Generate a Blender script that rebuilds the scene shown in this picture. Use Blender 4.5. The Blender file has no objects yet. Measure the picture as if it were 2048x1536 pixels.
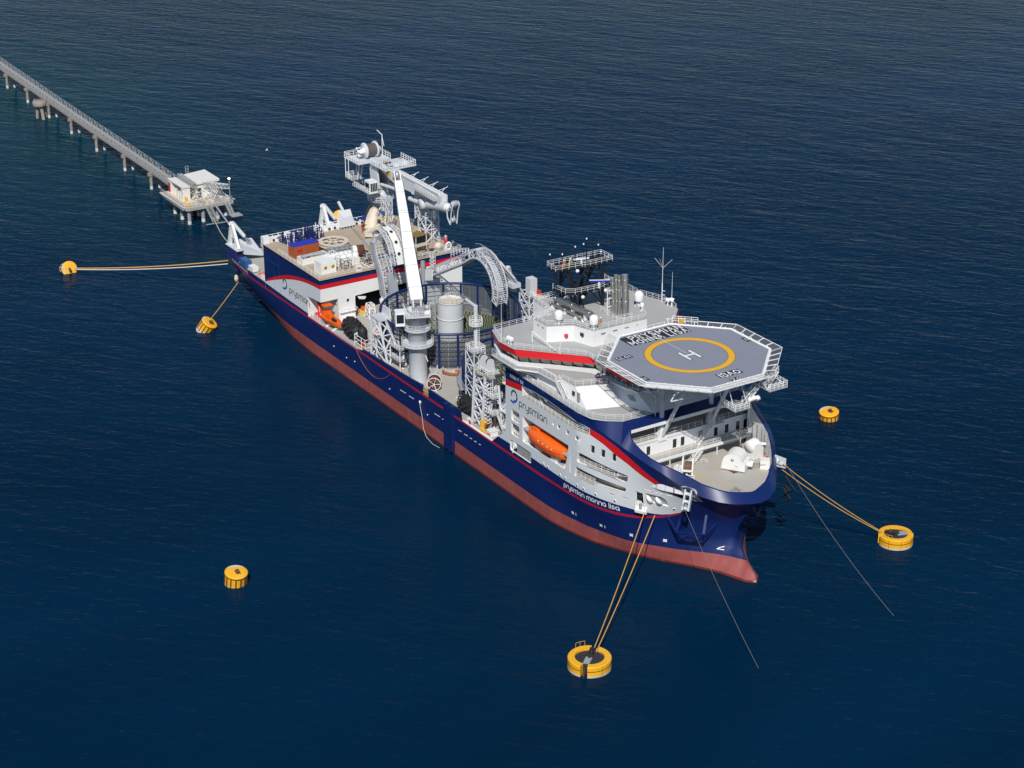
import bpy, bmesh, math, random
import numpy as np
from mathutils import Vector, Matrix, geometry
R = math.radians
rng = random.Random(7)
SC = bpy.context.scene
COL = SC.collection

# ------------------------------------------------------------------ camera
cam_d = bpy.data.cameras.new('camera')
cam = bpy.data.objects.new('camera', cam_d)
COL.objects.link(cam)
SC.camera = cam
AZ, PITCH, ROLL = R(147.670608), R(23.6508), R(-0.0865)
vd = Vector((math.cos(AZ) * math.cos(PITCH), math.sin(AZ) * math.cos(PITCH), -math.sin(PITCH)))
rt = Vector((math.sin(AZ), -math.cos(AZ), 0))
up = rt.cross(vd)
r2 = rt * math.cos(ROLL) + up * math.sin(ROLL)
u2 = up * math.cos(ROLL) - rt * math.sin(ROLL)
cam.matrix_world = Matrix(((r2.x, u2.x, -vd.x, 250.1146), (r2.y, u2.y, -vd.y, -193.4297), (r2.z, u2.z, -vd.z, 166.4338), (0, 0, 0, 1)))
cam_d.sensor_fit = 'HORIZONTAL'
cam_d.sensor_width = 36
cam_d.lens = 36 * 4089.6 / 2048
cam_d.clip_start = 1
cam_d.clip_end = 30000

# ------------------------------------------------------------------ light
SUN_DIR = Vector((9.7, -6.9, 11.9)).normalized()      # towards the sun
w = bpy.data.worlds.new('World')
SC.world = w
w.use_nodes = True
nt = w.node_tree
sky = nt.nodes.new('ShaderNodeTexSky')
sky.sky_type = 'NISHITA'
sky.sun_disc = False
sky.dust_density = .1
sky.ozone_density = 3.0
sky.sun_elevation = math.asin(SUN_DIR.z)
sky.sun_rotation = math.atan2(SUN_DIR.x, SUN_DIR.y)
bg = nt.nodes['Background']
nt.links.new(sky.outputs[0], bg.inputs[0])
bg.inputs[1].default_value = 0.075
sun_d = bpy.data.lights.new('sun', 'SUN')
sun_d.energy = 4.1
sun_d.angle = R(0.5)
sun_d.color = (1, .965, .91)
sun = bpy.data.objects.new('sun', sun_d)
COL.objects.link(sun)
sun.rotation_euler = (-SUN_DIR).to_track_quat('-Z', 'Y').to_euler()
SC.view_settings.view_transform = 'Standard'
SC.view_settings.look = 'None'
SC.view_settings.exposure = 0
SC.view_settings.gamma = 1
SC.view_settings.use_curve_mapping = False

# ------------------------------------------------------------------ materials
MAT = {}
def mat(name, col, rough=.5, metal=0., var=.08, scale=.6, dirt=0., dirtcol=(.25, .2, .15), streak=False, bump=0., bscale=8., spec=.5):
    m = bpy.data.materials.new(name)
    m.use_nodes = True
    n = m.node_tree.nodes; l = m.node_tree.links
    b = n['Principled BSDF']
    b.inputs['Roughness'].default_value = rough
    b.inputs['Metallic'].default_value = metal
    b.inputs['Specular IOR Level'].default_value = spec
    g = n.new('ShaderNodeNewGeometry')
    mp = n.new('ShaderNodeMapping')
    l.new(g.outputs['Position'], mp.inputs[0])
    nz = n.new('ShaderNodeTexNoise')
    nz.inputs['Scale'].default_value = scale
    nz.inputs['Detail'].default_value = 5
    l.new(mp.outputs[0], nz.inputs['Vector'])
    mx = n.new('ShaderNodeMix'); mx.data_type = 'RGBA'
    mx.inputs[6].default_value = tuple(c * (1 - var) for c in col) + (1,)
    mx.inputs[7].default_value = tuple(min(1, c * (1 + var)) for c in col) + (1,)
    l.new(nz.outputs[0], mx.inputs[0])
    out = mx.outputs[2]
    if dirt > 0:
        n2 = n.new('ShaderNodeTexNoise')
        mp2 = n.new('ShaderNodeMapping')
        l.new(g.outputs['Position'], mp2.inputs[0])
        mp2.inputs['Scale'].default_value = (1.1, 1.1, .06) if streak else (.35, .35, .35)
        n2.inputs['Scale'].default_value = 1.0
        n2.inputs['Detail'].default_value = 6
        n2.inputs['Roughness'].default_value = .65
        l.new(mp2.outputs[0], n2.inputs['Vector'])
        rp = n.new('ShaderNodeValToRGB')
        rp.color_ramp.elements[0].position = .52
        rp.color_ramp.elements[0].color = (0, 0, 0, 1)
        rp.color_ramp.elements[1].position = .78
        rp.color_ramp.elements[1].color = (dirt, dirt, dirt, 1)
        l.new(n2.outputs[0], rp.inputs[0])
        m2 = n.new('ShaderNodeMix'); m2.data_type = 'RGBA'
        l.new(rp.outputs[0], m2.inputs[0]); l.new(out, m2.inputs[6])
        m2.inputs[7].default_value = tuple(dirtcol) + (1,)
        out = m2.outputs[2]
    l.new(out, b.inputs['Base Color'])
    if bump > 0:
        n3 = n.new('ShaderNodeTexNoise'); n3.inputs['Scale'].default_value = bscale
        l.new(g.outputs['Position'], n3.inputs['Vector'])
        bp = n.new('ShaderNodeBump'); bp.inputs['Strength'].default_value = bump; bp.inputs['Distance'].default_value = .1
        l.new(n3.outputs[0], bp.inputs['Height']); l.new(bp.outputs[0], b.inputs['Normal'])
    MAT[name] = m
    return m

mat('white', (.80, .80, .79), .42, dirt=.16, dirtcol=(.5, .46, .4), var=.03)
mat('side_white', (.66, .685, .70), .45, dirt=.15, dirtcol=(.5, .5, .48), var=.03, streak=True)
mat('navy', (.004, .017, .105), .40, var=.12, scale=.25, dirt=.12, dirtcol=(.02, .04, .12), streak=True, bump=.06, bscale=.5)
mat('red', (.60, .012, .016), .4, var=.05)
mat('stripe_red', (.42, .012, .03), .4, var=.1)
mat('boot', (.30, .07, .062), .6, var=.28, scale=.5, dirt=.5, dirtcol=(.38, .16, .14), streak=True)
mat('boot_wet', (.17, .022, .012), .35, var=.3, scale=.8)
mat('deck', (.43, .405, .37), .75, var=.09, scale=.4, dirt=.3, dirtcol=(.40, .31, .22))
mat('aft_deck', (.42, .34, .25), .8, var=.12, scale=.25, dirt=.5, dirtcol=(.40, .37, .33))
mat('grey_deck', (.40, .40, .39), .7, var=.06, dirt=.2, dirtcol=(.3, .29, .27))
mat('heli', (.235, .25, .30), .7, var=.06, scale=.3, dirt=.16, dirtcol=(.30, .31, .34))
mat('mark_white', (.80, .80, .78), .6, var=.03)
mat('mark_black', (.02, .021, .03), .7)
mat('mark_yellow', (.80, .42, .02), .6, var=.04)
mat('crane_white', (.60, .62, .64), .45, dirt=.2, dirtcol=(.45, .42, .38), var=.05)
mat('lattice', (.56, .57, .60), .5, var=.08, dirt=.2, dirtcol=(.45, .42, .38))
mat('grey_steel', (.30, .32, .35), .5, var=.1)
mat('galv', (.42, .43, .44), .5, metal=.3, var=.12)
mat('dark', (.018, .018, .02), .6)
mat('black_mast', (.006, .006, .010), .5)
mat('glass', (.012, .022, .024), .08, spec=.7)
mat('green_glass', (.02, .06, .055), .07, var=.5, scale=.5, spec=.8)
mat('steel_pipe', (.50, .48, .45), .3, metal=.85, var=.15, scale=1.5)
mat('orange', (.85, .14, .012), .32, var=.04)
mat('dav_red', (.62, .035, .025), .4)
mat('rubber', (.014, .014, .015), .65, var=.4, scale=4, bump=.6, bscale=3)
mat('buoy_yellow', (.86, .43, .015), .45, var=.07, scale=1, dirt=.35, dirtcol=(.8, .55, .3))
mat('buoy_white', (.62, .50, .40), .7, var=.2, scale=2, dirt=.7, dirtcol=(.25, .2, .13))
mat('buoy_brown', (.16, .04, .008), .7)
mat('buoy_black', (.03, .028, .034), .7, var=.3, scale=3)
mat('rope_yellow', (.62, .33, .07), .8)
mat('rope_dark', (.20, .19, .17), .8)
mat('rope_white', (.60, .58, .54), .8)
mat('rope_green', (.42, .48, .40), .8)
mat('rope_pink', (.45, .12, .12), .8)
mat('corten', (.36, .095, .03), .6, dirt=.3, dirtcol=(.5, .2, .08), streak=True)
mat('tarp_blue', (.015, .03, .42), .5, var=.1, scale=2)
mat('rack_blue', (.012, .02, .12), .5)
mat('rust', (.13, .045, .03), .8, var=.4, scale=2)
mat('cream', (.66, .58, .46), .6, var=.08, dirt=.6, dirtcol=(.22, .11, .06), streak=True)
mat('wood', (.42, .27, .13), .8, var=.15)
mat('olive', (.22, .16, .04), .6)
mat('concrete', (.36, .34, .31), .9, var=.12, dirt=.4, dirtcol=(.2, .18, .15), streak=True)
mat('pile', (.30, .26, .22), .9, var=.15, dirt=.4, dirtcol=(.18, .14, .1), streak=True)
mat('pile_white', (.62, .62, .58), .8, var=.2)
mat('hut', (.74, .72, .67), .6, dirt=.2, dirtcol=(.5, .45, .38))
mat('sign_red', (.55, .015, .03), .5)
mat('skin', (.42, .22, .14), .6)
mat('hv_yellow', (.62, .62, .05), .7)
mat('hv_orange', (.80, .12, .02), .7)
mat('work_yellow', (.72, .45, .06), .7)
mat('work_green', (.03, .16, .12), .7)
mat('cloth_white', (.7, .7, .68), .8)
mat('cloth_navy', (.02, .03, .08), .8)
mat('logo_green', (.02, .30, .13), .5)
mat('logo_teal', (.01, .20, .33), .5)
mat('logo_blue', (.012, .10, .42), .5)
mat('drum_brown', (.14, .075, .03), .7, var=.3, scale=6)
mat('drum_wire', (.11, .095, .085), .5, var=.3, scale=9)
mat('fed_yellow', (.70, .40, .05), .5)
mat('box_white', (.80, .80, .77), .45, dirt=.2, dirtcol=(.5, .42, .3))
mat('lamp_white', (.85, .85, .85), .4)
mat('blue_drum', (.03, .11, .30), .5)
mat('gull', (.8, .8, .8), .7)
mat('faded_yellow_line', (.50, .40, .25), .75)

# cable coil: chevron bands of light and dark serving
m = mat('coil', (.10, .11, .05), .7)
n = m.node_tree.nodes; l = m.node_tree.links
b = n['Principled BSDF']
at = n.new('ShaderNodeUVMap'); at.uv_map = 'uv'
wv = n.new('ShaderNodeTexWave'); wv.wave_type = 'BANDS'; wv.bands_direction = 'X'
wv.inputs['Scale'].default_value = .5; wv.inputs['Distortion'].default_value = .6; wv.inputs['Detail'].default_value = 1
l.new(at.outputs[0], wv.inputs['Vector'])
rp = n.new('ShaderNodeValToRGB')
rp.color_ramp.elements[0].position = .42; rp.color_ramp.elements[0].color = (.022, .025, .015, 1)
rp.color_ramp.elements[1].position = .58; rp.color_ramp.elements[1].color = (.17, .19, .10, 1)
l.new(wv.outputs[0], rp.inputs[0]); l.new(rp.outputs[0], b.inputs['Base Color'])
# perforated carousel screen: fine steel mesh, about half open
m = mat('screen', (.20, .21, .21), .6)
n = m.node_tree.nodes; l = m.node_tree.links
tr = n.new('ShaderNodeBsdfTransparent'); ms = n.new('ShaderNodeMixShader')
ms.inputs[0].default_value = .42
l.new(tr.outputs[0], ms.inputs[1]); l.new(n['Principled BSDF'].outputs[0], ms.inputs[2])
l.new(ms.outputs[0], n['Material Output'].inputs[0])
# open safety net
m = mat('net', (.30, .30, .30), .7)
n = m.node_tree.nodes; l = m.node_tree.links
tr = n.new('ShaderNodeBsdfTransparent'); ms = n.new('ShaderNodeMixShader')
ms.inputs[0].default_value = .30
l.new(tr.outputs[0], ms.inputs[1]); l.new(n['Principled BSDF'].outputs[0], ms.inputs[2])
l.new(ms.outputs[0], n['Material Output'].inputs[0])
# lamp that is lit
m = mat('lit', (.9, .8, .8), .4)
m.node_tree.nodes['Principled BSDF'].inputs['Emission Color'].default_value = (1, .85, .8, 1)
m.node_tree.nodes['Principled BSDF'].inputs['Emission Strength'].default_value = 2.0

# water
m = bpy.data.materials.new('water'); m.use_nodes = True; MAT['water'] = m
n = m.node_tree.nodes; l = m.node_tree.links
b = n['Principled BSDF']
b.inputs['Roughness'].default_value = .10
b.inputs['IOR'].default_value = 1.333
b.inputs['Specular IOR Level'].default_value = .05
g = n.new('ShaderNodeNewGeometry')
def wmap(rot, sc):
    mp = n.new('ShaderNodeMapping'); mp.vector_type = 'TEXTURE'
    mp.inputs['Rotation'].default_value = (0, 0, rot)
    mp.inputs['Scale'].default_value = tuple(1 / q for q in sc)
    l.new(g.outputs['Position'], mp.inputs[0]); return mp
def wnoise(rot, sc, det, rough, dist=0):
    t = n.new('ShaderNodeTexNoise'); t.inputs['Scale'].default_value = 1
    t.inputs['Detail'].default_value = det; t.inputs['Roughness'].default_value = rough
    t.inputs['Distortion'].default_value = dist
    l.new(wmap(rot, sc).outputs[0], t.inputs['Vector']); return t
RW = AZ - math.pi / 2      # crests run roughly across the line of sight
hs = [(wnoise(RW - R(22), (.10, .30, 1), 3, .55, .5), .8), (wnoise(RW - R(5), (.28, .75, 1), 3, .6, .4), .42), (wnoise(RW - R(30), (.02, .06, 1), 2, .5), 1.1), (wnoise(RW - R(40), (.9, 1.7, 1), 2, .6), .14)]
acc = None
for t, k in hs:
    mu = n.new('ShaderNodeMath'); mu.operation = 'MULTIPLY'; mu.inputs[1].default_value = k
    l.new(t.outputs[0], mu.inputs[0])
    if acc is None: acc = mu
    else:
        ad = n.new('ShaderNodeMath'); ad.operation = 'ADD'
        l.new(acc.outputs[0], ad.inputs[0]); l.new(mu.outputs[0], ad.inputs[1]); acc = ad
bp = n.new('ShaderNodeBump'); bp.inputs['Strength'].default_value = 1.0; bp.inputs['Distance'].default_value = .35
l.new(acc.outputs[0], bp.inputs['Height']); l.new(bp.outputs[0], b.inputs['Normal'])
pat = wnoise(RW + R(20), (.006, .014, 1), 4, .6, .8)
rp = n.new('ShaderNodeValToRGB')
rp.color_ramp.elements[0].position = .3; rp.color_ramp.elements[0].color = (.0005, .0135, .036, 1)
rp.color_ramp.elements[1].position = .72; rp.color_ramp.elements[1].color = (.0007, .0205, .056, 1)
l.new(pat.outputs[0], rp.inputs[0])
# greener shoal water round the jetty
sh = n.new('ShaderNodeVectorMath'); sh.operation = 'DISTANCE'
mpv = n.new('ShaderNodeMapping'); mpv.inputs['Scale'].default_value = (1, 2.2, 1); l.new(g.outputs['Position'], mpv.inputs[0])
l.new(mpv.outputs[0], sh.inputs[0]); sh.inputs[1].default_value = (-330, -20, 0)
mr = n.new('ShaderNodeMapRange'); mr.inputs[1].default_value = 170; mr.inputs[2].default_value = 20; mr.inputs[3].default_value = 0; mr.inputs[4].default_value = .75
l.new(sh.outputs['Value'], mr.inputs[0])
mxw = n.new('ShaderNodeMix'); mxw.data_type = 'RGBA'
l.new(mr.outputs[0], mxw.inputs[0]); l.new(rp.outputs[0], mxw.inputs[6]); mxw.inputs[7].default_value = (.001, .034, .048, 1)
l.new(mxw.outputs[2], b.inputs['Base Color'])

# ------------------------------------------------------------------ mesh builder
def V(*a): return Vector(a)
class MB:
    def __init__(s): s.v = []; s.f = []; s.m = []; s.sm = []; s.mats = []; s.uv = None
    def mi(s, m):
        if m not in s.mats: s.mats.append(m)
        return s.mats.index(m)
    def add(s, vs, fs, m, smooth=False):
        o = len(s.v); k = s.mi(m)
        s.v += [tuple(x) for x in vs]
        for f in fs: s.f.append(tuple(i + o for i in f)); s.m.append(k); s.sm.append(smooth)
    def hexa(s, p, m):   # 8 points: bottom 4 (ccw), top 4
        s.add(p, [(3, 2, 1, 0), (4, 5, 6, 7), (0, 1, 5, 4), (1, 2, 6, 5), (2, 3, 7, 6), (3, 0, 4, 7)], m)
    def box(s, x0, x1, y0, y1, z0, z1, m):
        x0, x1 = min(x0, x1), max(x0, x1); y0, y1 = min(y0, y1), max(y0, y1); z0, z1 = min(z0, z1), max(z0, z1)
        s.hexa([(x0, y0, z0), (x1, y0, z0), (x1, y1, z0), (x0, y1, z0), (x0, y0, z1), (x1, y0, z1), (x1, y1, z1), (x0, y1, z1)], m)
    def obox(s, c, dx, dy, dz, rz, m):   # centre of the base, sizes, heading
        ca, sa = math.cos(rz), math.sin(rz); P = []
        for z in (0, dz):
            for a, b in ((-1, -1), (1, -1), (1, 1), (-1, 1)):
                x, y = a * dx / 2, b * dy / 2
                P.append((c[0] + x * ca - y * sa, c[1] + x * sa + y * ca, c[2] + z))
        s.hexa(P, m)
    def bar(s, p, q, wd, hg, m, upv=(0, 0, 1)):   # box section between two points
        p, q = Vector(p), Vector(q); d = (q - p)
        if d.length < 1e-6: return
        d.normalize(); u = Vector(upv)
        if abs(d.dot(u)) > .98: u = Vector((1, 0, 0))
        r = d.cross(u).normalized() * wd / 2; u = r.cross(d).normalized() * hg / 2
        s.hexa([p - r - u, p + r - u, q + r - u, q - r - u, p - r + u, p + r + u, q + r + u, q - r + u], m)
    def taper(s, p, q, w0, h0, w1, h1, m, upv=(0, 0, 1)):
        p, q = Vector(p), Vector(q); d = (q - p).normalized(); u = Vector(upv)
        r = d.cross(u).normalized(); u = r.cross(d).normalized()
        P = []
        for c, a, b in ((p, w0, h0), (q, w1, h1)):
            P += [c - r * a / 2 - u * b / 2, c + r * a / 2 - u * b / 2, c + r * a / 2 + u * b / 2, c - r * a / 2 + u * b / 2]
        s.add(P, [(0, 1, 2, 3), (7, 6, 5, 4), (0, 4, 5, 1), (1, 5, 6, 2), (2, 6, 7, 3), (3, 7, 4, 0)], m)
    def tube(s, p, q, r, m, n=5, r1=None, caps=True, smooth=True):
        p, q = Vector(p), Vector(q); d = q - p
        if d.length < 1e-6: return
        d.normalize(); a = Vector((0, 0, 1)) if abs(d.z) < .95 else Vector((1, 0, 0))
        x = d.cross(a).normalized(); y = d.cross(x)
        r1 = r if r1 is None else r1
        vs = []
        for c, rr in ((p, r), (q, r1)):
            for i in range(n):
                t = 2 * math.pi * i / n
                vs.append(c + x * math.cos(t) * rr + y * math.sin(t) * rr)
        fs = [(i, (i + 1) % n, n + (i + 1) % n, n + i) for i in range(n)]
        s.add(vs, fs, m, smooth and n > 6)
        if caps: s.add(vs, [tuple(range(n))[::-1], tuple(range(n, 2 * n))], m)
    def path(s, pts, r, m, n=5, closed=False):
        k = len(pts)
        for i in range(k if closed else k - 1): s.tube(pts[i], pts[(i + 1) % k], r, m, n, caps=not closed)
    def sweep(s, pts, r, m, n=8, closed=False, rr=None):   # continuous bent pipe
        pts = [Vector(p) for p in pts]; k = len(pts); vs = []
        ref = Vector((0, 0, 1))
        for i, p in enumerate(pts):
            a = pts[(i - 1) % k] if (closed or i > 0) else p
            c = pts[(i + 1) % k] if (closed or i < k - 1) else p
            d = (c - a).normalized()
            e = ref if abs(d.dot(ref)) < .95 else Vector((.3, 1, 0)).normalized()
            x = d.cross(e).normalized(); y = d.cross(x)
            q = r if rr is None else rr[i]
            for j in range(n):
                t = 2 * math.pi * j / n
                vs.append(p + x * math.cos(t) * q + y * math.sin(t) * q)
        fs = []
        for i in range(k if closed else k - 1):
            a, c = i * n, ((i + 1) % k) * n
            for j in range(n): fs.append((a + j, a + (j + 1) % n, c + (j + 1) % n, c + j))
        s.add(vs, fs, m, True)
        if not closed: s.add(vs, [tuple(range(n))[::-1], tuple(range((k - 1) * n, k * n))], m)
    def lathe(s, prof, c, m, n=24, axis=(0, 0, 1), smooth=True):   # profile [(r,h)]
        c = Vector(c); d = Vector(axis).normalized(); a = Vector((0, 0, 1)) if abs(d.z) < .9 else Vector((1, 0, 0))
        x = a.cross(d).normalized() if abs(d.z) < .9 else Vector((1, 0, 0)); x = (x - d * x.dot(d)).normalized(); y = d.cross(x)
        vs = []
        for r, h in prof:
            for i in range(n):
                t = 2 * math.pi * i / n
                vs.append(c + d * h + x * math.cos(t) * r + y * math.sin(t) * r)
        fs = []
        for k in range(len(prof) - 1):
            for i in range(n): fs.append((k * n + i, k * n + (i + 1) % n, (k + 1) * n + (i + 1) % n, (k + 1) * n + i))
        s.add(vs, fs, m, smooth)
    def disc(s, c, r, m, n=24, axis=(0, 0, 1)): s.lathe([(r, 0), (0.0001, 0)], c, m, n, axis, False)
    def prism(s, poly, z0, z1, m, mtop=None):
        k = len(poly)
        if sum(poly[i][0] * poly[(i + 1) % k][1] - poly[(i + 1) % k][0] * poly[i][1] for i in range(k)) < 0: poly = poly[::-1]
        vs = [(p[0], p[1], z0) for p in poly] + [(p[0], p[1], z1) for p in poly]
        s.add(vs, [(i, (i + 1) % k, k + (i + 1) % k, k + i) for i in range(k)] + [tuple(range(k))[::-1]], m)
        s.add(vs, [tuple(range(k, 2 * k))], mtop or m)
    def loft(s, A, B, m, closed=False, smooth=False, flip=False):
        k = len(A); vs = list(A) + list(B)
        fs = []
        for i in range(k if closed else k - 1):
            j = (i + 1) % k
            f = (i, j, k + j, k + i)
            fs.append(f[::-1] if flip else f)
        s.add(vs, fs, m, smooth)
    def poly(s, pts, m): s.add(pts, [tuple(range(len(pts)))], m)
    def rail(s, pts, m='white', h=1.1, sp=1.6, r=.024, bars=(.38, .74, 1.0), closed=False, base=True):
        pts = [Vector(p) for p in pts]
        if closed: pts = pts + [pts[0]]
        for k in bars: s.path([p + V(0, 0, h * k) for p in pts], r, m, 4)
        for i in range(len(pts) - 1):
            a, c = pts[i], pts[i + 1]; L = (c - a).length; q = max(1, round(L / sp))
            for j in range(q + (1 if i == len(pts) - 2 else 0)):
                p = a.lerp(c, j / q); s.tube(p, p + V(0, 0, h), r * 1.15, m, 4)
    def ladder(s, p, q, wd, m, side=None, step=.45, r=.04):
        p, q = Vector(p), Vector(q); d = (q - p); L = d.length; d.normalize()
        sd = Vector(side).normalized() * wd / 2
        s.tube(p - sd, q - sd, r, m, 4); s.tube(p + sd, q + sd, r, m, 4)
        k = int(L / step)
        for i in range(1, k): s.tube(p + d * i * step - sd, p + d * i * step + sd, r * .8, m, 4)
    def stairs(s, p, q, wd, side, m='white', step=.24):
        p, q = Vector(p), Vector(q); sd = Vector(side).normalized() * wd / 2; d = q - p
        for k in (-1, 1):
            s.bar(p + sd * k, q + sd * k, .08, .28, m)
            s.path([p + sd * k + V(0, 0, 1), q + sd * k + V(0, 0, 1)], .035, m, 4)
            s.path([p + sd * k + V(0, 0, .55), q + sd * k + V(0, 0, .55)], .03, m, 4)
            for t in (0, .33, .67, 1): s.tube(p + d * t + sd * k, p + d * t + sd * k + V(0, 0, 1), .035, m, 4)
        kk = max(3, int(abs(d.z) / step)); h = Vector((d.x, d.y, 0)).normalized() * .13
        for i in range(1, kk):
            c = p + d * i / kk
            s.hexa([c - sd - h, c + sd - h, c + sd + h, c - sd + h, c - sd - h + V(0, 0, .04), c + sd - h + V(0, 0, .04), c + sd + h + V(0, 0, .04), c - sd + h + V(0, 0, .04)], 'grey_deck')
    def lattice(s, lo, hi, m, bays=4, rl=.16, rb=.09, x=True, horiz=True):   # lo/hi: corner loops
        k = len(lo); lo = [Vector(p) for p in lo]; hi = [Vector(p) for p in hi]
        for a, c in zip(lo, hi): s.tube(a, c, rl, m, 6)
        for b_ in range(bays):
            t0, t1 = b_ / bays, (b_ + 1) / bays
            for i in range(k):
                j = (i + 1) % k
                a0, a1 = lo[i].lerp(hi[i], t0), lo[i].lerp(hi[i], t1); c0, c1 = lo[j].lerp(hi[j], t0), lo[j].lerp(hi[j], t1)
                if horiz: s.tube(a1, c1, rb, m, 5)
                if b_ % 2 == 0 or x is True: s.tube(a0, c1, rb, m, 5)
                if b_ % 2 == 1 or x is True: s.tube(c0, a1, rb, m, 5)
    def build(s, name, parent=None, shift=None):
        if not s.v: return None
        base = Vector((0, 0, 0)) if shift is None else Vector(shift)
        if parent is not None:
            r = parent
            while r.parent: r = r.parent
            base = Vector(BASES.get(r.name, (0, 0, 0)))
        me = bpy.data.meshes.new(name)
        me.from_pydata([(x - base.x, y - base.y, z - base.z) for x, y, z in s.v], [], s.f)
        for m_ in s.mats: me.materials.append(MAT[m_])
        me.polygons.foreach_set('material_index', s.m)
        me.polygons.foreach_set('use_smooth', s.sm)
        if s.uv is not None:
            ul = me.uv_layers.new(name='uv')
            vi = np.zeros(len(me.loops), int); me.loops.foreach_get('vertex_index', vi)
            ul.data.foreach_set('uv', np.array(s.uv, float)[vi].ravel())
        me.update()
        o = bpy.data.objects.new(name, me); COL.objects.link(o)
        if parent is not None: o.parent = parent
        elif shift is not None: o.location = base; BASES[o.name] = tuple(base)
        return o
BASES = {}
def tag(o, label=None, cat=None, group=None, kind=None):
    if label: o['label'] = label
    if cat: o['category'] = cat
    if group: o['group'] = group
    if kind: o['kind'] = kind
    return o
def thing(name, label, cat, loc, group=None):
    o = bpy.data.objects.new(name, None); COL.objects.link(o)
    o.location = loc; BASES[o.name] = tuple(loc); o.empty_display_size = .5
    return tag(o, label, cat, group)
def single(mb, name, label, cat, loc, group=None):
    o = mb.build(name, None, loc); return tag(o, label, cat, group)
def dup(o, loc=None, rz=None, label=None, parent=None):
    c = o.copy(); COL.objects.link(c)
    if parent is not None: c.parent = parent
    if loc is not None: c.location = loc
    if rz is not None: c.rotation_euler = (0, 0, rz)
    if label: c['label'] = label
    for ch in list(o.children): dup(ch, parent=c)
    return c

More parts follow.
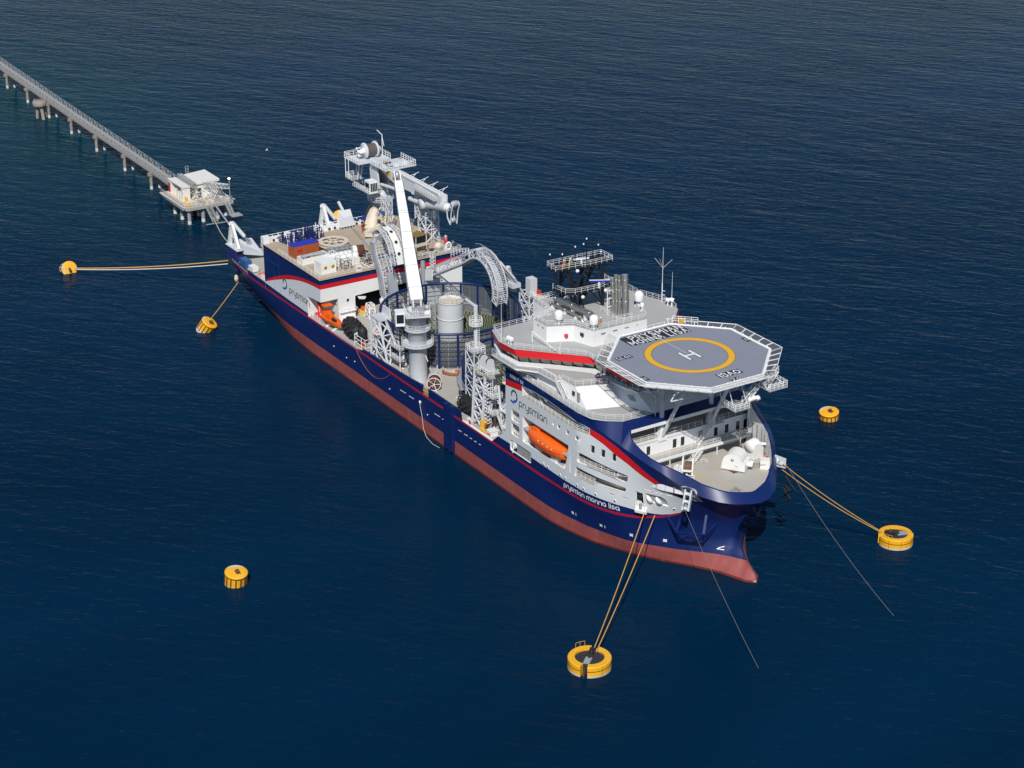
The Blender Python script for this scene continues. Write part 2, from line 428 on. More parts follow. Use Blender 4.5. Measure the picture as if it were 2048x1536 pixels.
# ------------------------------------------------------------------ stroke lettering (rounded geometric letters)
def arc(cx, cy, r, a0, a1, n=10, ry=None):
    ry = ry or r
    return [(cx + r * math.cos(R(a0 + (a1 - a0) * i / n)), cy + ry * math.sin(R(a0 + (a1 - a0) * i / n))) for i in range(n + 1)]
GL = {   # x-height 1, width, strokes
 'p': (1.0, [arc(.5, .5, .42, 180, -180, 18, .42)[:10] + arc(.5, .5, .42, 0, -180, 9)[0:], [(.08, .5), (.08, -.45)]]),
 'r': (.62, [[(.08, 0), (.08, .5)] + arc(.5, .5, .42, 180, 90, 5)]),
 'y': (1.0, [[(.08, .92), (.08, .5)] + arc(.5, .5, .42, 180, 360, 9), [(.92, .92), (.92, 0)] + arc(.55, 0, .37, 0, -110, 6)]),
 's': (.8, [[(.68, .90), (.30, .92)] + arc(.30, .71, .21, 90, 270, 7) + arc(.46, .29, .21, 90, -90, 7) + [(.08, .08)]]),
 'm': (1.5, [[(.08, 0), (.08, .58)] + arc(.42, .58, .34, 180, 0, 9) + [(.76, 0)], [(.76, .58)] + arc(1.08, .58, .34, 180, 0, 9) + [(1.42, 0)]]),
 'i': (.28, [[(.12, 0), (.12, .92)], [(.12, 1.16), (.12, 1.24)]]),
 'a': (1.0, [arc(.5, .5, .42, 0, 360, 18), [(.92, .5), (.92, .02)]]),
 'n': (.98, [[(.08, 0), (.08, .5)] + arc(.5, .5, .42, 180, 0, 9) + [(.92, 0)]]),
 'o': (1.0, [arc(.5, .5, .42, 0, 360, 18)]),
 'l': (.28, [[(.12, 0), (.12, 1.3)]]),
 ' ': (.45, []),
 'V': (1.0, [[(.05, 1.4), (.5, 0), (.95, 1.4)]]), 'A': (1.05, [[(.05, 0), (.52, 1.4), (1.0, 0)], [(.22, .45), (.82, .45)]]),
 'R': (.95, [[(.1, 0), (.1, 1.4), (.5, 1.4)] + arc(.5, 1.04, .36, 90, -90, 7) + [(.1, .68)], [(.5, .68), (.9, 0)]]),
 'D': (1.0, [[(.1, 0), (.1, 1.4), (.4, 1.4)] + arc(.4, .7, .52, 90, -90, 9, .7) + [(.1, 0)]]),
 'P': (.92, [[(.1, 0), (.1, 1.4), (.5, 1.4)] + arc(.5, 1.04, .36, 90, -90, 7) + [(.1, .68)]]),
 'Y': (1.0, [[(.05, 1.4), (.5, .7), (.95, 1.4)], [(.5, .7), (.5, 0)]]),
 'S': (.95, [arc(.48, 1.05, .36, 30, 270, 9) + arc(.48, .36, .36, 90, -150, 9)]),
 'M': (1.25, [[(.1, 0), (.1, 1.4), (.62, .5), (1.15, 1.4), (1.15, 0)]]), 'I': (.35, [[(.17, 0), (.17, 1.4)]]),
 'N': (1.1, [[(.1, 0), (.1, 1.4), (1.0, 0), (1.0, 1.4)]]), 'O': (1.15, [arc(.57, .7, .47, 90, 450, 18, .66)]), 'L': (.85, [[(.1, 1.4), (.1, 0), (.8, 0)]]),
 'B': (.95, [[(.1, 0), (.1, 1.4), (.5, 1.4)] + arc(.5, 1.06, .34, 90, -90, 6) + [(.1, .72)], [(.5, .72)] + arc(.5, .36, .36, 90, -90, 6) + [(.1, 0)]]),
 'H': (1.1, [[(.1, 0), (.1, 1.4)], [(1.0, 0), (1.0, 1.4)], [(.1, .7), (1.0, .7)]]),
 '0': (1.0, [arc(.5, .7, .38, 90, 450, 16, .66)]), '1': (.5, [[(.08, 1.1), (.3, 1.4), (.3, 0)]]), '2': (.95, [arc(.48, 1.02, .36, 160, -20, 8) + [(.1, .02), (.88, .02)]]),
 '4': (1.0, [[(.72, 0), (.72, 1.4), (.08, .4), (.95, .4)]]), '6': (.95, [[(.75, 1.38)] + arc(.5, .42, .4, 150, 510, 16)]), '9': (.95, [[(.25, .02)] + arc(.5, .98, .4, -30, -390, 16)]),
 '5': (.9, [[(.8, 1.4), (.2, 1.4), (.15, .8)] + arc(.45, .46, .42, 120, -150, 9)]), '3': (.9, [arc(.45, 1.04, .34, 150, -80, 8) + arc(.45, .38, .38, 80, -150, 8)]),
 't': (.6, [[(.3, 1.3), (.3, .25)] + arc(.5, .25, .2, 180, 270, 4), [(.05, .92), (.6, .92)]]), '.': (.35, [[(.12, 0), (.12, .12)]]), '-': (.6, [[(.1, .5), (.5, .5)]]),
}
GL['p'] = (1.0, [arc(.5, .5, .42, 0, 360, 18), [(.08, .5), (.08, -.45)]])
def text_width(t, gap=.12): return sum(GL[c][0] + gap for c in t) - gap
def ribbon(mb, pts, wd, fn, m):   # flat stroke, fn maps (u,v) to a point
    pts = [p for i, p in enumerate(pts) if i == 0 or math.dist(p, pts[i - 1]) > 1e-6]
    k = len(pts); L = []; Rr = []
    closed = abs(pts[0][0] - pts[-1][0]) + abs(pts[0][1] - pts[-1][1]) < 1e-6
    for i, p in enumerate(pts):
        a = pts[max(0, i - 1)]; c = pts[min(k - 1, i + 1)]
        if closed and i in (0, k - 1): a, c = pts[-2], pts[1]
        def nrm(d):
            q = math.hypot(*d) or 1; return (d[0] / q, d[1] / q)
        d1 = nrm((p[0] - a[0], p[1] - a[1])) if a != p else None
        d2 = nrm((c[0] - p[0], c[1] - p[1])) if c != p else None
        d1 = d1 or d2; d2 = d2 or d1
        t = nrm((d1[0] + d2[0], d1[1] + d2[1])); nx, ny = -t[1], t[0]
        co = max(.35, nx * -d1[1] + ny * d1[0]); h = wd / 2 / co
        e = 0
        if not closed and i == 0: p = (p[0] - d2[0] * wd * .4, p[1] - d2[1] * wd * .4)
        if not closed and i == k - 1: p = (p[0] + d1[0] * wd * .4, p[1] + d1[1] * wd * .4)
        L.append(fn(p[0] + nx * h, p[1] + ny * h)); Rr.append(fn(p[0] - nx * h, p[1] - ny * h))
    mb.loft(Rr, L, m)
def write(mb, t, fn, size, wd, m, x0=0, y0=0, gap=.12, sx=1):
    x = 0
    for c in t:
        wdt, st = GL[c]
        for s_ in st: ribbon(mb, [((x + p[0]), p[1]) for p in s_], wd, lambda u, v: fn(x0 + u * size * sx, y0 + v * size), m)
        x += wdt + gap

# ================================================================== WATER
mb = MB()
mb.add([(-9000, -9000, 0), (9000, -9000, 0), (9000, 9000, 0), (-9000, 9000, 0)], [(0, 1, 2, 3)], 'water')
tag(mb.build('water'), kind='structure')

# ================================================================== SHIP
SHIP = thing('ship', 'long navy blue and white cable laying ship with red boot top and octagonal helideck', 'ship', (-65, 0, 0))
LV = [0.0, 2.9, 5.8, 8.2, 11.5]
HT = {0.0: [(-152, 5), (-149, 8.2), (-145, 10.6), (-138, 12.6), (-128, 14.6), (-118, 16.3), (-108, 17), (-20, 17), (-16, 16.8), (-11.6, 16.1), (-6, 14.8), (-.4, 12.2), (2.4, 10.9), (4.9, 9.4), (7.2, 7.8), (9.4, 6.2), (11.7, 4.7), (14.1, 3.3), (17.2, 2.2), (19, 1.6), (20, 1.0), (20.4, .45), (20.55, 0)],
      2.9: [(-152, 10.5), (-149, 12.2), (-145, 13.6), (-138, 15), (-128, 16.2), (-118, 16.9), (-108, 17), (-20, 17), (-16, 16.9), (-11.9, 16.3), (-7, 15.4), (-2.9, 14.1), (.9, 12.7), (3.2, 11.3), (5.2, 9.7), (7.4, 8), (9.4, 6.2), (11.1, 4.5), (13.2, 2.6), (15, 1.3), (16.6, .6), (17.3, 0)],
      5.8: [(-152, 13.8), (-145, 15.6), (-138, 16.4), (-128, 16.9), (-118, 17), (-20, 17), (-12, 16.5), (-7, 15.9), (-2.9, 14.8), (.9, 13.2), (3.2, 11.6), (5.2, 9.8), (7.4, 7.8), (9.4, 5.8), (11.1, 3.9), (12.6, 2.1), (13.7, .8), (14.3, 0)],
      8.2: [(-152, 15.2), (-145, 16.3), (-138, 16.8), (-128, 17), (-20, 17), (-12, 16.8), (-6.9, 16.4), (-3.5, 15.7), (0, 14.3), (2.95, 12.4), (5, 10.6), (7.4, 8.3), (9.5, 6.1), (11.3, 4), (13, 2), (14.2, .7), (14.8, 0)],
      11.5: [(-152, 15.6), (-145, 16.6), (-138, 17), (-128, 17), (-20, 17), (-12, 16.9), (-6.9, 16.6), (-3.5, 15.9), (0, 14.6), (3, 12.9), (6, 10.8), (9, 8.4), (11, 6.6), (13, 4.5), (15, 2.2), (16, 1), (16.7, 0)]}
KN = [(-8, 24.0, 16.9), (-6.2, 23.2, 16.1), (-3.9, 22.3, 15.5), (1.4, 21, 14.4), (5.9, 19.7, 13.2), (9.3, 18.5, 11.6), (11.7, 17, 10.1), (14.5, 15.6, 8.0), (16.9, 15.05, 5.9), (18.6, 15, 4.4), (19.9, 15, 2.6), (20.4, 15, 1.2), (20.55, 15, 0)]
def smooth_tab(tab):   # dense, lightly rounded version of a piecewise linear table
    t = np.array(tab, float); x = np.arange(t[0, 0], t[-1, 0] + .01, .25); y = np.interp(x, t[:, 0], t[:, 1])
    for _ in range(10):
        y2 = y.copy(); y2[1:-1] = (y[:-2] + 2 * y[1:-1] + y[2:]) / 4; y = y2
    y[-1] = t[-1, 1]
    return x, y
HT = {k: smooth_tab(v_) for k, v_ in HT.items()}
KZ = smooth_tab([(a, b_) for a, b_, c in KN]); KB = smooth_tab([(a, c) for a, b_, c in KN])
def zk(x): return 24.5 if x < -8 else float(np.interp(x, *KZ))
def bk(x): return 17.0 if x < -8 else float(np.interp(x, *KB))
def stem(z):
    return float(np.interp(z, [-4, 0, 1.2, 2.9, 4.2, 5.8, 8.2, 11.5, 13.2, 14.2, 15], [20.35, 20.5, 19.8, 17.6, 15.7, 14.5, 15.0, 16.9, 18.4, 19.7, 20.5]))
def hb(x, z):   # half breadth of the shell, rounded off at the stem
    return hb0(x, z) * math.sqrt(min(1, max(0, (stem(z) - x) / 1.3))) if 8 < x and z < 15.2 else hb0(x, z)
def hb0(x, z):
    zs = LV + [zk(x)]; bs = [float(np.interp(x, *HT[q])) for q in LV] + [bk(x)]
    if z <= zs[0]: return bs[0]
    if z >= zs[-1]: return bs[-1]
    # monotone-ish cubic through the levels
    i = max(j for j in range(len(zs) - 1) if zs[j] <= z)
    def sl(j):
        if j == 0: return (bs[1] - bs[0]) / (zs[1] - zs[0])
        if j == len(zs) - 1: return (bs[-1] - bs[-2]) / (zs[-1] - zs[-2])
        a = (bs[j] - bs[j - 1]) / (zs[j] - zs[j - 1]); c = (bs[j + 1] - bs[j]) / (zs[j + 1] - zs[j])
        return 0 if a * c <= 0 else 2 * a * c / (a + c)
    h = zs[i + 1] - zs[i]; t = (z - zs[i]) / h
    return max(0, (2 * t**3 - 3 * t**2 + 1) * bs[i] + (t**3 - 2 * t**2 + t) * h * sl(i) + (-2 * t**3 + 3 * t**2) * bs[i + 1] + (t**3 - t**2) * h * sl(i + 1))
def side(x, z, off=0.0, s=-1):   # point on the shell, pushed outward by off along its normal
    e = .1; y = hb(x, z)
    dx = (hb(x + e, z) - hb(x - e, z)) / (2 * e); dz = (hb(x, z + e) - hb(x, z - e)) / (2 * e)
    nx, ny, nz_ = -dx, 1, -dz; q = math.sqrt(nx * nx + 1 + nz_ * nz_)
    return (x + nx / q * off, s * (y + ny / q * off), z + nz_ / q * off)
def inside(p, poly):
    c = False; k = len(poly)
    for i in range(k):
        a, b_ = poly[i], poly[(i + 1) % k]
        if (a[1] > p[1]) != (b_[1] > p[1]) and p[0] < (b_[0] - a[0]) * (p[1] - a[1]) / (b_[1] - a[1]) + a[0]: c = not c
    return c
def rrect(x0, x1, z0, z1, r=.35, n=4):
    P = []
    for cx, cz, a in ((x1 - r, z1 - r, 0), (x0 + r, z1 - r, 90), (x0 + r, z0 + r, 180), (x1 - r, z0 + r, 270)):
        P += [(cx + r * math.cos(R(a + 90 * i / n)), cz + r * math.sin(R(a + 90 * i / n))) for i in range(n + 1)]
    return P
def rpoly(pts, r=.3, n=3):   # rounded polygon
    P = []; k = len(pts)
    for i in range(k):
        a, b_, c = Vector(pts[i - 1]), Vector(pts[i]), Vector(pts[(i + 1) % k])
        u, v_ = (a - b_), (c - b_); rr = min(r, u.length / 2.2, v_.length / 2.2); u.normalize(); v_.normalize()
        p, q = b_ + u * rr, b_ + v_ * rr
        for j in range(n + 1):
            t = j / n; P.append(tuple((p * (1 - t) + b_ * t) * (1 - t) + (b_ * (1 - t) + q * t) * t))
    return P

# outline of the starboard shell in (x, z)
gun = [(-128.5, 9.0), (-128.5, 17.8), (-102.25, 17.8), (-102.25, 13.05), (-106.2, 12.75), (-108.3, 12.4), (-108.3, 8.05),
       (-87.5, 8.05), (-84.5, 8.7), (-78, 9.0), (-70, 9.15), (-66, 9.6), (-62, 9.9), (-60.6, 9.85), (-60.3, 8.2), (-58.4, 8.2), (-58.35, 9.9), (-46.8, 9.85), (-46.1, 9.2), (-45.9, 8.1),
       (-35.6, 8.05), (-33.4, 9.9), (-32.9, 10.2), (-30.8, 12.2), (-30.8, 24.5), (-8.2, 24.3)]
kx = [-7 + .5 * i for i in range(55)] + [20.3, 20.5]
OUT = [(-152, 3.2), (-152, 9.0)] + gun + [(x, zk(x)) for x in kx]
OUT += [(stem(z), z) for z in np.arange(14.6, -4.1, -.4)]
OUT += [(-108, -4), (-120, -4), (-128, -2), (-138, .0), (-146, 2.0)]
WB = [(-33.4, 9.95), (-22, 10.2), (-12.3, 10.0), (-7, 9.95), (-3.5, 9.95), (-.7, 9.85), (1.5, 9.7), (3, 9.55), (4.2, 9.4), (5.4, 9.3), (6.4, 9.35), (7.6, 9.65), (8.9, 10.25), (10.1, 11.1), (10.8, 12.0), (10.95, 12.7), (10.7, 13.3), (10.2, 13.7)]
RU = [(-30.8, 22.2), (-25.5, 22.85), (-21, 23.15), (-17.7, 23.15), (-14, 23.0), (-10.5, 22.75), (-7.3, 22.35), (-5.7, 22.0), (-2.8, 21.45), (.2, 20.6), (2.3, 19.7), (4.5, 18.5), (6.8, 16.95), (7.9, 15.9), (9.4, 14.35), (10.2, 13.7)]
RL = [(-30.8, 21.0), (-25.5, 21.7), (-25.45, 21.7)]
RL2 = [(-5.7, 20.9), (-2.7, 20.1), (-.2, 19.1), (2.2, 18.2), (4.3, 17.05), (6.5, 15.85), (7.8, 15.1), (9.4, 14.0), (10.2, 13.7)]
SB = [(-152, 7.45), (-110, 7.6), (-90, 7.75), (-1, 7.75), (1.5, 7.8), (3, 7.95), (5.1, 8.35), (6.9, 8.9), (8.4, 9.65), (9.0, 10.1)]
ST = [(-152, 7.95), (-110, 8.05), (-87.6, 8.2), (-60, 8.25), (-1, 8.25), (1.5, 8.3), (3, 8.42), (5.1, 8.8), (6.9, 9.25), (8.3, 9.95), (8.9, 10.22)]
ART = [(-128.5, 9.55), (-127, 10.45), (-124, 11.8), (-121.1, 13.0), (-118.2, 14.05), (-114.9, 14.98), (-111.7, 15.65), (-108.1, 16.18), (-105.4, 16.45), (-102.25, 16.78)]
ARB = [(-128.5, 9.3), (-126.6, 10.1), (-123.6, 11.25), (-118.8, 12.92), (-114.6, 14.15), (-111.3, 14.92), (-108.2, 15.42), (-105.5, 15.68), (-102.25, 15.9)]
AWB = [(-128.5, 9.1), (-118, 8.8), (-108.3, 8.65)]
SLOT = [(-25.4, 20.85), (-5.75, 20.85), (-5.75, 21.9), (-7.3, 22.28), (-10.5, 22.68), (-14, 22.93), (-17.7, 23.08), (-21, 23.08), (-25.4, 22.8)]
HOLES = {
 'slot': SLOT,
 'port_a': rrect(-28.9, -26.3, 15.0, 17.2, .4), 'port_b': rrect(-28.9, -26.3, 12.2, 14.5, .4),
 'moor': rrect(-29.3, -22.4, 8.9, 11.0, .4),
 'boat': rpoly([(-25.2, 12.15), (-12.0, 12.1), (-11.3, 14.4), (-10.8, 17.1), (-25.2, 17.15)], .25),
 'gal_a': rpoly([(-8.5, 15.05), (2.0, 14.45), (2.3, 15.9), (-8.0, 16.95)], .5),
 'gal_b': rpoly([(-9.2, 11.95), (-4.4, 11.85), (-3.8, 12.45), (1.6, 12.5), (1.85, 13.5), (-8.8, 14.0)], .4),
 'door': rpoly([(3.3, 11.0), (4.45, 10.9), (4.55, 13.1), (3.35, 13.35)], .1),
 'hawse': rpoly([(5.2, 11.7), (7.9, 11.3), (7.75, 12.7), (7.2, 13.25), (4.8, 13.35)], .25),
}
WINS = []   # glazed openings flush-recessed in the shell (x0,x1,z0,z1)
for x, z in ((-13.9, 19.4), (-11.2, 19.4), (-8.5, 19.4)): WINS.append((x - .4, x + .5, z - .42, z + .42))
WINS.append((-15.75, -15.3, 19.05, 19.75))
for x in (-5.0, -2.75, -.45): WINS.append((x - .45, x + .45, 17.7, 19.15))
SLITS = [(4.9, 6.1, 14.1, 14.4), (6.5, 7.7, 13.95, 14.25), (8.1, 9.2, 13.85, 14.15), (-1.4, -.1, 11.35, 11.65), (.95, 2.05, 11.3, 11.6)]
for i, (a, b_, c, d) in enumerate(WINS): HOLES['w%d' % i] = rrect(a, b_, c, d, .08, 2)
for i, (a, b_, c, d) in enumerate(SLITS): HOLES['s%d' % i] = rrect(a, b_, c, d, .12, 2)
def ypts(c, x): return float(np.interp(x, [p[0] for p in c], [p[1] for p in c]))
WHITE = WB + RU[::-1][1:-1] + [(-30.8, 22.2), (-30.8, 12.2), (-32.9, 10.2)]
def paint(x, z):
    if z < .35: return 'boot_wet'
    if z < 2.9: return 'boot'
    if x < 9.0 and ypts(SB, x) < z < ypts(ST, x): return 'stripe_red'
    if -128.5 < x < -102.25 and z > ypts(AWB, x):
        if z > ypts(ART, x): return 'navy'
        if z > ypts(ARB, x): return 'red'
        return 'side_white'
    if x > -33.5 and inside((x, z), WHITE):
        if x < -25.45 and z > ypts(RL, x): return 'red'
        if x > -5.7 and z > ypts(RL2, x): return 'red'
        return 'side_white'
    return 'navy'
def shell(s, holes):
    pts = []; ed = []
    def curve(c, closed=False, step=.7):
        P = []
        k = len(c)
        for i in range(k if closed else k - 1):
            a, b_ = c[i], c[(i + 1) % k]; L = math.dist(a, b_); q = max(1, int(L / (step if max(a[0], b_[0]) > -10 else step * 3)))
            for j in range(q): P.append((a[0] + (b_[0] - a[0]) * j / q, a[1] + (b_[1] - a[1]) * j / q))
        if not closed: P.append(c[-1])
        o = len(pts); pts.extend(P)
        for i in range(len(P) - (0 if closed else 1)): ed.append((o + i, o + (i + 1) % len(P)))
    curve(OUT, True)
    for c in (WB, RU, RL, RL2, SB, ST, ART, ARB, AWB, [(-152, 2.9), (17.3, 2.9)], [(-152, .35), (20.4, .35)], [(-33.4, 9.95), (-32.9, 10.2), (-30.8, 12.2)]): curve(c)
    if holes:
        for h in HOLES.values(): curve(h, True, .5)
    x = -151
    while x < 21:
        st = 2.0 if x < -22 else (.8 if x < 2 else .45)
        z = -3.5
        while z < 24:
            if inside((x, z), OUT): pts.append((x + rng.uniform(-.05, .05), z + rng.uniform(-.05, .05)))
            z += 1.3 if x < -22 else (.8 if x < 2 else .55)
        x += st
    v2, e2, f2, ov, oe, of = geometry.delaunay_2d_cdt([Vector(p) for p in pts], ed, [], 0, 1e-4)
    mb = MB(); vs = [side(p.x, p.y, 0, s) for p in v2]
    by = {}
    H = list(HOLES.values()) if holes else []
    HB = [(min(p[0] for p in h), max(p[0] for p in h), min(p[1] for p in h), max(p[1] for p in h)) for h in H]
    for f in f2:
        cx = sum(v2[i].x for i in f) / 3; cz = sum(v2[i].y for i in f) / 3
        if not inside((cx, cz), OUT): continue
        if any(q[0] < cx < q[1] and q[2] < cz < q[3] and inside((cx, cz), h) for h, q in zip(H, HB)): continue
        by.setdefault(paint(cx, cz), []).append(tuple(f) if s < 0 else tuple(f)[::-1])
    fs = []; ms = []
    mb.v = vs
    for k, fl in by.items():
        for f in fl: mb.f.append(f); mb.m.append(mb.mi(k)); mb.sm.append(True)
    return mb
mb = shell(-1, True)
m2 = shell(1, False)
o = len(mb.v); mb.v += m2.v
for f, k, q in zip(m2.f, m2.m, m2.sm): mb.f.append(tuple(i + o for i in f)); mb.m.append(mb.mi(m2.mats[k])); mb.sm.append(q)
# transom
tz = [3.2, 4.5, 5.8, 7.0, 8.2, 9.0]
mb.loft([(-152, -hb(-152, z), z) for z in tz], [(-152, hb(-152, z), z) for z in tz], 'navy')
HULL = mb.build('hull', SHIP)
# upper bow plating: knuckle to rail, shoulder and ledge
mb = MB()
IN = [(18.25, 15.95, 0), (18.2, 16.0, .9), (17.6, 16.15, 2.5), (17.0, 16.3, 3.9), (16, 16.6, 5.25), (14, 17.6, 7.6), (12, 18.6, 9.0), (10, 19.2, 10.2), (8, 19.7, 11.35), (6, 20.1, 12.1), (4, 20.8, 12.5), (2, 21.7, 12.8), (1.3, 22.5, 12.85), (.9, 23.4, 12.6)]
RIM = [(-1.45, 24, 9.2), (-1.6, 24, 12.2), (-3.4, 24, 14.7), (-5.3, 24, 16.2), (-8, 24.2, 16.85)]
KC = [(x, zk(x), bk(x)) for x in [20.55, 20.5, 20.3, 19.9, 18.6, 16.9, 14.5, 11.7, 9.3, 6.5, 4.2, 2, 1.0, 0, -1.5, -3, -4.6, -6.2, -8]]
for s in (-1, 1):
    n_ = 60
    def rs(c, n, t0=0, t1=1):   # resample by arclength
        P = np.array(c, float); d = np.r_[0, np.cumsum(np.linalg.norm(np.diff(P, axis=0), axis=1))]; d /= d[-1]
        tt = np.linspace(t0, t1, n); return [tuple(np.interp(t, d, P[:, k]) for k in range(3)) for t in tt]
    A = rs(KC[:13], n_); B = rs(IN, n_)
    L1 = [(a[0], s * (a[2]), a[1]) for a in A]; L2 = [(a[0], s * a[2], a[1]) for a in B]
    mb.loft(L1, L2, 'navy', smooth=True, flip=s > 0)
    # rail top and inner face of the bulwark
    L3 = [(a[0] - .25 * min(1, max(0, (a[0] - 10) / 6)), s * max(0, a[2] - .28), a[1] + .02) for a in B]
    mb.loft(L2, L3, 'navy', smooth=True, flip=s > 0)
    L4 = [(a[0], a[1], max(14.9, 14.95)) for a in L3]
    mb.loft(L3, L4, 'white', flip=s > 0)
    # shoulder
    C2 = rs(KC[12:], 14); D2 = rs(RIM[1:], 14)
    mb.loft([(a[0], s * a[2], a[1]) for a in C2], [(a[0], s * a[2], a[1]) for a in D2], 'navy', smooth=True, flip=s > 0)
    k = KC[12]
    mb.poly([(k[0], s * k[2], k[1]), (.9, s * 12.6, 23.4), (RIM[1][0], s * RIM[1][2], RIM[1][1])][::-s], 'navy')
mb.poly([(.9, -12.6, 23.4), (.9, 12.6, 23.4), (-1.6, 12.2, 24), (-1.6, -12.2, 24)], 'navy')
mb.box(.55, .88, -12.6, 12.6, 22.75, 23.36, 'white')
mb.build('bow_bulwark', SHIP)
# fender rubbing strip, swash crosses, lettering on the hull
mb = MB()
for t, x0, z0, size, wd in (('prysmian', -26.35, 18.55, 1.12, .155), ):
    write(mb, t, lambda u, v: side(u, v, .03), size, wd, 'mark_black', x0, z0)
mb.build('company_lettering', SHIP)
mb = MB(); write(mb, 'prysmian', lambda u, v: side(u, v, .03), 1.15, .155, 'mark_black', -116.7, 10.6); mb.build('company_lettering', SHIP)
mb = MB(); write(mb, 'prysmian monna lisa', lambda u, v: side(u, v, .03), .70, .2, 'mark_white', -12.25, 8.72, gap=.13); mb.build('name_lettering', SHIP)
mb = MB(); write(mb, 'prysmian monna lisa', lambda u, v: side(u, v, .03), .55, .17, 'mark_white', -147.2, 8.25, gap=.1); mb.build('name_lettering', SHIP)
mb = MB(); write(mb, 'VARD 9 04', lambda u, v: side(u, v, .03), .44, .2, 'mark_white', -29.3, 23.15, gap=.25); mb.build('yard_lettering', SHIP)
def logo(cx, cz, h):
    mb = MB(); r = h * .36
    cols = ['logo_green', 'logo_green', 'logo_green', 'logo_teal', 'logo_teal', 'logo_blue', 'logo_blue']
    A = arc(cx, cz + h * .14, r, 185, -95, 21, h * .40)
    for i in range(7): ribbon(mb, A[i * 3:i * 3 + 4], h * .15, lambda u, v: side(u, v, .03), cols[i])
    ribbon(mb, [(cx - r * 1.15, cz - h * .34), (cx - r * .25, cz - h * .40)], h * .17, lambda u, v: side(u, v, .03), 'logo_blue')
    ribbon(mb, [(cx - r * .0, cz - h * .27), (cx + r * .3, cz - h * .27)], h * .13, lambda u, v: side(u, v, .031), 'logo_blue')
    return mb
logo(-27.9, 19.55, 2.5).build('company_emblem', SHIP)
logo(-118.7, 11.6, 2.4).build('company_emblem', SHIP)
# bow thruster crosses, bulb mark, load-line dashes
def cross(x, z, r=.33):
    mb = MB()
    for k in range(4):
        a = R(45 + 90 * k)
        c0 = (x + math.cos(a) * r * .55, z + math.sin(a) * r * .55)
        mb.poly([side(c0[0] + math.cos(R(t)) * r * .42, c0[1] + math.sin(R(t)) * r * .42, .03) for t in range(0, 360, 60)], 'mark_white')
    ribbon(mb, [(x - r * .7, z - r * .7), (x + r * .7, z + r * .7)], r * .25, lambda u, v: side(u, v, .032), 'mark_white')
    ribbon(mb, [(x - r * .7, z + r * .7), (x + r * .7, z - r * .7)], r * .25, lambda u, v: side(u, v, .033), 'mark_white')
    return mb
for x in (-10.4, -3.9, 1.75, 6.4): cross(x, 4.2).build('thruster_mark', SHIP)
for x in (-9.6, -3.1):
    mb = MB(); ribbon(mb, [(x, 3.95), (x, 4.45)], .12, lambda u, v: side(u, v, .03), 'mark_white'); mb.build('draft_mark', SHIP)
mb = MB(); ribbon(mb, [(13.6, 3.7), (12.8, 3.75), (13.0, 4.0), (13.45, 4.2)] , .14, lambda u, v: side(u, v, .03), 'mark_white'); mb.build('bulb_mark', SHIP)
for x0, x1 in ((-69.3, -67.1), (-65.8, -64.0), (-56.1, -54.1), (-53.2, -52.2), (-47.3, -46.2), (-45.2, -44.0), (-43.2, -42.5), (-41.6, -40.9), (-40, -39.4)):
    mb = MB(); ribbon(mb, [(x0, 5.72), (x1, 5.8)], .16, lambda u, v: side(u, v, .03), 'mark_white'); mb.build('hull_marking', SHIP)
for x, z in ((-97, 5.2), (-91.5, 4.6), (-88, 5.0), (-73.6, 4.3), (-58.8, 4.4)):
    mb = MB(); mb.lathe([(.14, 0), (.14, .1), (.0, .1)], (x, -17.0, z), 'white', 8, (0, -1, 0)); mb.build('scupper', SHIP)
for x in (-18.5, -17.0, -13.3, -11.8, -8.5, -6.7, -3.9, -.2, 8.4):
    mb = MB(); z = 10.45 if x < 5 else 10.95
    q = Vector(side(x, z, 0)); d = (Vector(side(x, z, 1)) - q)
    mb.lathe([(.26, -.02), (.26, .06), (.17, .06)], q, 'white', 12, d); mb.lathe([(.17, .05), (.0, .05)], q, 'dark', 12, d)
    mb.build('mooring_port', SHIP)
for q in ((-151.3, 4.0), (-150.6, 5.3), (-149, 3.9), (-147.4, 5.0), (-145, 4.1), (-143.8, 5.8)):
    mb = MB(); ribbon(mb, [(q[0], q[1]), (q[0] + rng.uniform(.4, 1.2), q[1] + .02)], .16, lambda u, v: side(u, v, .03), 'mark_white'); mb.build('hull_marking', SHIP)
# thin blue framing lines on the aft house
mb = MB()
for pts in ([(-127.2, 17.4), (-126.2, 9.6)], [(-127.1, 15.3), (-121.4, 15.1)], [(-121.4, 17.3), (-121, 9.0)], [(-124, 15.1), (-123.5, 9.2)], [(-127, 9.0), (-122, 7.3)]):
    ribbon(mb, pts, .07, lambda u, v: side(u, v, .02), 'logo_teal')
mb.build('hull_piping', SHIP)
# grooves with a white drip pipe and rubber guard on the side at x=-51..-49
for x0 in (-51.6, -49.6):
    mb = MB(); mb.box(x0, x0 + .9, -17.75, -16.98, .6, 9.9, 'navy')
    mb.box(x0 + .2, x0 + .7, -17.82, -17.75, .8, 9.7, 'navy')
    for z in (1.6, 3.6, 5.6, 7.6): mb.box(x0 - .1, x0 + 1.0, -17.6, -17.0, z, z + .25, 'navy')
    mb.build('boat_guard', SHIP)
mb = MB(); mb.tube((-52.0, -17.12, 5.6), (-52.0, -17.12, 2.3), .1, 'grey_steel', 6); mb.build('drain_pipe', SHIP)

# ---- decks of the ship
mb = MB()
xs = [-151.8 + 2 * i for i in range(62)] + [-30.5]
mb.loft([(x, -hb(x, 8.0) + .03, 8.0) for x in xs], [(x, hb(x, 8.0) - .03, 8.0) for x in xs], 'deck', flip=True)
mb.build('main_deck', SHIP)
